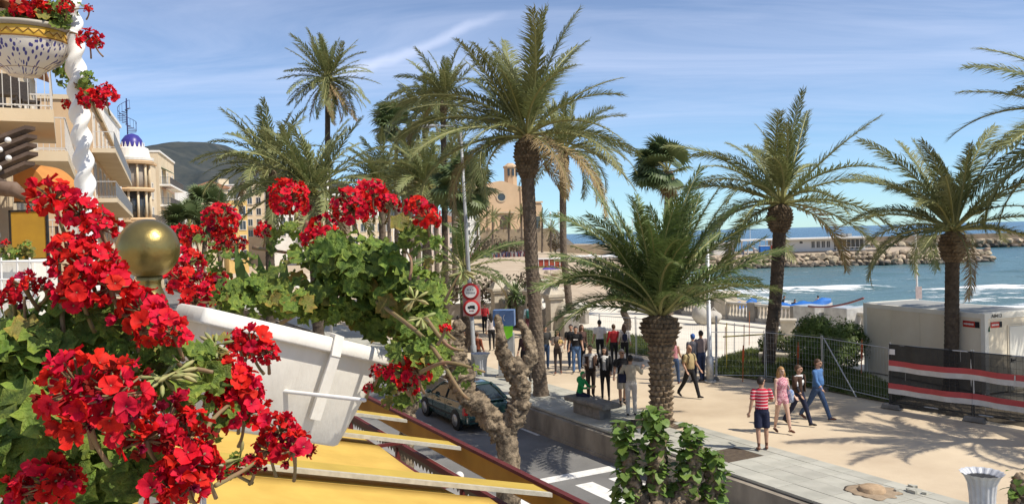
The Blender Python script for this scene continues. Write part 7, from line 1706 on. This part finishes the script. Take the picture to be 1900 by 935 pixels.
for s in (-1, 1):
    jm2.rings([[(s * (.06 + w * k), y_, z) for k, y_ in ((0, -.14), (.45, -.135), (.85, -.09), (1, -.01), (1, .06), (.7, .115), (.0, .13))] for z, w in ((.97, .11), (1.08, .095), (1.2, .095), (1.32, .11), (1.43, .09))], 0, False, False)
jo = jm2.build('open_jacket', black, p, True); jo.location.z = .015; jo.modifiers.new('t', 'SOLIDIFY').thickness = .01
ar_ = MB(); sh = Vector((-.167, 0, 1.42)); ar_.tube([sh, sh + Vector((-.085, -.17, -.21)), sh + Vector((-.03, -.22, -.06))], [.066, .056, .046], 12, round_ends=True); sh = Vector((.167, 0, 1.42)); ar_.tube([sh, sh + Vector((.05, -.02, -.28)), sh + Vector((.04, -.10, -.44))], [.066, .056, .046], 12, round_ends=True); ar_.build('jacket_sleeves', black, p, True).location.z = .015
p = person('man with glasses in a brown jacket holding something beside the bench', G(1097, 738), 4, 1.74, (SKIN, C('pale_shirt', (.48, .46, .44)), C('dark_brown_trousers', (.045, .032, .026)), SHOE), ('short', HAIRBR), shades=False, arms=((20, 14, 70, .4), (16, 12, 60, .3)), sleeve='long')
jo = put('open_jacket', jm.mesh('open_jacket', brown, True), p); jo.location.z = .015; jo.modifiers.new('t', 'SOLIDIFY').thickness = .008
# child on the bench
p = person('small figure in a bright green hooded coat sitting on the stone bench', G(1081, 757) + Vector((0, .1, .0)), 60, 1.45, (SKIN, green_, navy, SHOE), ('short', green_), legs=((78, 78), (78, 78)), arms=((35, 8, 60, .4), (35, 8, 60, .4)), sleeve='long', lean=14)
p.location.z = .06; bq = bpy.data.objects['stone_bench']; bl2 = bq.matrix_basis @ Vector((.0, .62, 0)); p.location.x, p.location.y = bl2.x, bl2.y
MB().ball((0, .0, 0), (.125, .14, .15), 16, 12).build('hood', green_, p, True, loc=(0, -.05, 1.13))
# three with turned backs
p = person('man in a white T-shirt with his back turned', G(1114, 674), 178, 1.80, (SKIN, white, black, SHOE), ('short', HAIRB), legs=((8, 4), (-10, 4)), arms=((4, 10, 10, 0), (4, 10, 10, 0)), trousers='slim')
p = person('person in a red long-sleeved top with the back turned', G(1140, 678), 184, 1.68, (SKIN, red_, black, SHOE), ('short', HAIRBR), arms=((4, 12, 30, .1), (4, 12, 30, .1)), sleeve='long', trousers='slim')
p = person('woman in a white top with her back turned beside the red top', G(1160, 678), 176, 1.70, (SKIN, C('warm_white', (.66, .62, .58)), black, SHOE), ('long', HAIRBR), sex='f', arms=((4, 10, 20, 0), (4, 12, 20, 0)), sleeve='long', legs=((10, 4), (-8, 6)), trousers='slim')
backpack(p, 'navy backpack of the woman in the white top', navy, (.24, .13, .34))
# the group left of the young palm
p = person('man in a black T-shirt with a white chest print and blue jeans', G(1070, 691), -8, 1.80, (SKIN, black, C('mid_denim', (.09, .17, .33)), SHOE), ('short', HAIRB), legs=((8, 3), (-10, 8)), arms=((4, 10, 20, 0), (10, 10, 30, 0)))
MB().box((0, -.128, 1.28), (.17, .012, .045)).build('chest_print', WS, p, loc=(0, .0, .012))
p = person('man walking close behind the black T-shirt', G(1061, 684), -8, 1.78, (SKIN, black, jeans, SHOE), ('short', HAIRB), legs=((-12, 8), (12, 4)))
p = person('brown-haired person behind the group in dark clothes', G(1081, 681), 20, 1.72, (SKIN, C('dark_red_brown', (.09, .05, .04)), black, SHOE), ('long', HAIRBR), sex='f', sleeve='long')
p = person('woman in sunglasses and grey cardigan carrying a baby', G(1036, 693), -6, 1.72, (SKIN, C('taupe', (.17, .135, .11)), C('dark_taupe', (.05, .04, .04)), SHOEB), ('long', HAIRB), sex='f', shades=True, legs=((8, 3), (-8, 8)), arms=((24, 10, 75, .5), (24, 10, 70, .5)), sleeve='long', trousers='slim')
pb = person('baby in a yellow top carried in front of the woman', Vector(p.location) + Vector((.10, -.20, .86)), 30, .62, (SKINP, C('baby_yellow', (.55, .38, .14)), C('baby_cream', (.6, .52, .42)), SHOEB), ('short', HAIRBL), legs=((40, 30), (30, 20)), arms=((20, 20, 40, 0), (20, 20, 40, 0)), sleeve='long')
p = person('man in a dark jacket looking at his camera beside the tallest palm', G(1013, 686), 4, 1.78, (SKIN, C('dark_olive', (.05, .048, .045)), jeans, SHOE), ('short', HAIRB), arms=((16, 8, 70, .3), (16, 8, 70, .3)), sleeve='long')
p = person('man in a dark coat standing left of the tallest palm trunk', G(987, 706), 20, 1.76, (SKIN, C('charcoal', (.035, .033, .032)), C('charcoal2', (.04, .035, .032)), SHOE), ('short', HAIRG), arms=((20, 8, 50, .3), (16, 8, 60, .3)), sleeve='long')
p = person('dark-haired person behind the man in the dark coat', G(975, 698), -20, 1.74, (SKIN, C('plum', (.06, .03, .035)), black, SHOE), ('long', HAIRB), sex='f', sleeve='long')
p = person('person in a grey-blue shirt seen from behind near the pillars', G(982, 626), 180, 1.80, (SKIN, C('blue_grey', (.30, .38, .42)), C('wine', (.10, .03, .04)), SHOE), ('short', HAIRB), sleeve='long')
backpack(p, 'teal green backpack near the stone pillars', C('teal', (.02, .13, .11)), (.28, .16, .45))
p = person('person in a red jacket beyond the road signs', G(900, 618), 10, 1.66, (SKIN, red_, black, SHOE), ('short', HAIRB), arms=((10, 10, 50, .2), (10, 10, 50, .2)), sleeve='long')
p = person('woman with long dark hair in a white coat walking away', G(913, 650), 185, 1.74, (SKIN, C('coat_white', (.64, .58, .54)), black, SHOE), ('long', HAIRB), sex='f', legs=((10, 4), (-10, 8)), sleeve='long', trousers='slim')
for k, (px, py) in enumerate(((852, 655), (872, 652))): person(['man in dark clothes left of the road signs', 'person in dark clothes directly behind the road signs'][k], G(px, py), 170 + 20 * k, 1.75, (SKIN, black if k else C('ink', (.02, .025, .035)), black, SHOE), ('short', HAIRB), sleeve='long')
p = person('person in a rust-coloured top behind the small fluted bin', G(887, 690), 150, 1.60, (SKIN, C('rust', (.25, .07, .035)), brown, SHOE), ('short', HAIRBR), sleeve='long')
# on the beach
def gz(x, y): return float(land(np.array([[x]]), np.array([[y]]))[0, 0])
for k, (px, py, Y, kw, mats, lab) in enumerate([
    (1450, 552, 74, dict(legs=((20, 30), (-10, 20)), lean=20, sleeve='long'), (SKIN, black, black, SHOE), 'figure in a black wetsuit bending on the beach'),
    (1467, 556, 74, dict(legs=((70, 110), (60, 110)), lean=40, sleeve='long'), (SKIN, navy, navy, SHOE), 'crouching dark figure beside the blue tarpaulin'),
    (1518, 553, 72, dict(trousers='short', bare=True, sleeve='none'), (SKINP, SKINP, C('wine_trunks', (.10, .03, .05)), SKINP), 'bare-chested bather in dark trunks on the beach')]):
    q = D(px, py, Y); person(lab, (q.x, q.y, gz(q.x, q.y)), [60, 20, 150][k], 1.78, mats, ('short', HAIRB), group='people on the beach', **kw)
# far strollers share four bodies
base_far = [figure((SKIN, C('far_a', (.05, .05, .07)), black, SHOE), vox=.025)[0], figure((SKIN, C('far_b', (.30, .08, .07)), jeans, SHOE), legs=((16, 6), (-16, 8)), vox=.025)[0], figure((SKINP, C('far_c', (.45, .42, .40)), navy, SHOE), legs=((-14, 8), (14, 5)), vox=.025)[0], figure((SKIN, C('far_d', (.10, .10, .12)), brown, SHOE), legs=((10, 4), (-12, 8)), vox=.025)[0]]
spots = [(1071, 489, 190), (1077, 488, 190), (1090, 488, 188), (1095, 488, 188), (1101, 488, 188), (1106, 489, 188), (1114, 489, 190), (1123, 489, 192)]
lab_f = ['far stroller on the sand, first from the left of the row', 'far stroller on the sand, second of the row', 'far stroller on the sand, third of the row', 'far stroller on the sand, fourth of the row', 'far stroller on the sand, fifth of the row', 'far stroller on the sand, sixth of the row', 'far stroller on the sand, seventh of the row', 'far stroller on the sand, last of the row']
for k, (px, py, Y) in enumerate(spots):
    q = D(px, py, Y); o = put('person', base_far[k % 4], None, (q.x, q.y, gz(q.x, q.y)), k * 1.3); tag(o, lab_f[k], 'person', 'far strollers')
for k, px in enumerate((1379, 1399, 1360)):
    q = D(px, 470, 190); o = put('person', base_far[(k + 1) % 4], None, (q.x, q.y, -.6), k * 2.0); tag(o, ['person standing on the breakwater, left of two', 'person standing on the breakwater, nearer the pavilion', 'person on the breakwater by the white hut'][k], 'person', 'far strollers')

# ================================================================== CAR
PAINT = pm('dark_green_paint', (.012, .045, .038), (.014, .05, .042), .22, 2, spec=.5, coat=.8)
TRIM = pm('black_trim', (.015, .015, .015), (.025, .025, .025), .6, 8); TYRE = pm('tyre_rubber', (.02, .02, .02), (.03, .03, .03), .8, 12); RIM = pm('alloy_rim', (.42, .43, .44), (.32, .33, .34), .3, 8, metal=.6); REDL = pm('tail_lamp_red', (.40, .015, .015), (.34, .01, .01), .15, 5, spec=.6)
CGL = pm('car_glass', (.018, .028, .028), (.03, .04, .04), .05, 2, spec=.8)
cl_ = W(11.75, 26.05, -.746)
car = thing('parked_car', 'dark green hatchback car in the lane by the retaining wall', 'car', cl_, ROAD)
st_ = [(-2.06, .66, .78, .34), (-2.00, .76, .90, .26), (-1.85, .81, .945, .22), (-1.4, .835, .945, .20), (-.6, .84, .93, .19), (.4, .84, .91, .19), (.95, .835, .90, .19), (1.4, .82, .83, .20), (1.8, .78, .76, .22), (2.02, .68, .66, .26), (2.10, .55, .58, .34)]
def sec(y, w, zb, z0): return [(-w * .80, y, z0), (-w * .96, y, z0 + .06), (-w, y, .48), (-w * .985, y, zb * .74), (-w * .93, y, zb - .04), (-w * .86, y, zb), (0, y, zb + .015), (w * .86, y, zb), (w * .93, y, zb - .04), (w * .985, y, zb * .74), (w, y, .48), (w * .96, y, z0 + .06), (w * .80, y, z0)]
body_c = MB().rings([sec(*q) for q in st_], 0, True); bo_c = body_c.build('body', PAINT, car, True, bevel=0)
gh = [[(-.74, -1.86, .93), (-.60, -1.90, .93), (.60, -1.90, .93), (.74, -1.86, .93), (.765, -.6, .93), (.76, .9, .90), (.66, 1.02, .89), (-.66, 1.02, .89), (-.76, .9, .90), (-.765, -.6, .93)],
      [(-.64, -1.42, 1.20), (-.52, -1.45, 1.20), (.52, -1.45, 1.20), (.64, -1.42, 1.20), (.665, -.6, 1.20), (.655, .42, 1.19), (.56, .53, 1.18), (-.56, .53, 1.18), (-.655, .42, 1.19), (-.665, -.6, 1.20)],
      [(-.57, -1.06, 1.345), (-.46, -1.10, 1.35), (.46, -1.10, 1.35), (.57, -1.06, 1.345), (.60, -.5, 1.36), (.585, .08, 1.34), (.5, .18, 1.33), (-.5, .18, 1.33), (-.585, .08, 1.34), (-.60, -.5, 1.36)]]
MB().rings(gh, 0, True).build('windows', CGL, car, False)
MB().rings([[(x * 1.03, y * 1.0, z + dz) for x, y, z in [(-.57, -1.08, 1.345), (-.46, -1.13, 1.345), (.46, -1.13, 1.345), (.57, -1.08, 1.345), (.60, -.5, 1.355), (.585, .10, 1.335), (.5, .20, 1.325), (-.5, .20, 1.325), (-.585, .10, 1.335), (-.60, -.5, 1.355)]] for dz in (-.015, .03)] + [[(x * .8, y * .8 - .09, 1.405) for x, y, z in gh[2]]], 0, True).build('roof', PAINT, car, True)
for s in (-1, 1):
    MB().tube([(s * .755, -1.84, .94), (s * .65, -1.43, 1.205), (s * .575, -1.07, 1.355)], [.065, .06, .05], 8).build('rear_pillar', PAINT, car, True); MB().tube([(s * .765, .92, .905), (s * .66, .45, 1.195), (s * .585, .12, 1.35)], [.035, .032, .03], 8).build('front_pillar', PAINT, car, True); MB().tube([(s * .775, -.42, .93), (s * .675, -.45, 1.2), (s * .60, -.45, 1.36)], .03, 6).build('door_pillar', TRIM, car, True)
    MB().box((s * .80, -1.985, .70), (.14, .16, .24)).build('tail_lamp', REDL, car, bevel=.02)
    mir = MB().ball((s * .93, .72, .98), (.10, .06, .07), 10, 8).build('mirror', PAINT, car, True)
    for y_ in (-.46, .62): MB().box((s * .838, y_, .60), (.008, .012, .58)).build('door_seam', TRIM, car)
    for y_ in (-.62, .30): MB().box((s * .845, y_ - .18, .78), (.02, .15, .035)).build('door_handle', TRIM, car)
    MB().box((s * .846, .1, .46), (.012, 2.2, .06)).build('side_moulding', TRIM, car)
    for y_ in (-1.28, 1.32):
        MB().lathe([(.345, -.012), (.345, .012)], 28).build('wheel_arch', TRIM, car, loc=(s * .828, y_, .33)).rotation_euler.y = R(90)
        wh = MB().lathe([(.18, -.095), (.29, -.095), (.315, -.06), (.315, .06), (.29, .095), (.18, .095)], 32).build('wheel', TYRE, car, True, loc=(s * .76, y_, .315)); wh.rotation_euler.y = R(90)
        rm_ = MB().lathe([(.20, -.100), (.195, .100), (.17, .102), (.05, .085), (.02, .085)], 28).build('rim', RIM, wh, True)
MB().box((0, -2.05, .42), (1.52, .16, .24)).build('rear_bumper', PAINT, car, bevel=.04); MB().box((0, -2.135, .40), (1.40, .02, .05)).build('bumper_strip', TRIM, car)
np_ = MB().box((0, -2.075, .66), (.50, .02, .11)).build('number_plate', WS, car); MB().box((-.235, -2.087, .66), (.03, .006, .11)).build('plate_band', BLUET, np_)
for k in range(6): MB().box((-.15 + .06 * k, -2.087, .66), (.03, .006, .06)).build('plate_character', INK, np_)
MB().box((0, -1.97, .965), (1.30, .16, .03)).build('spoiler', PAINT, car, bevel=.012); MB().box((0, -2.03, .80), (.20, .02, .05)).build('boot_handle', RIM, car); MB().box((0, 2.06, .42), (1.36, .14, .22)).build('front_bumper', PAINT, car, bevel=.04)
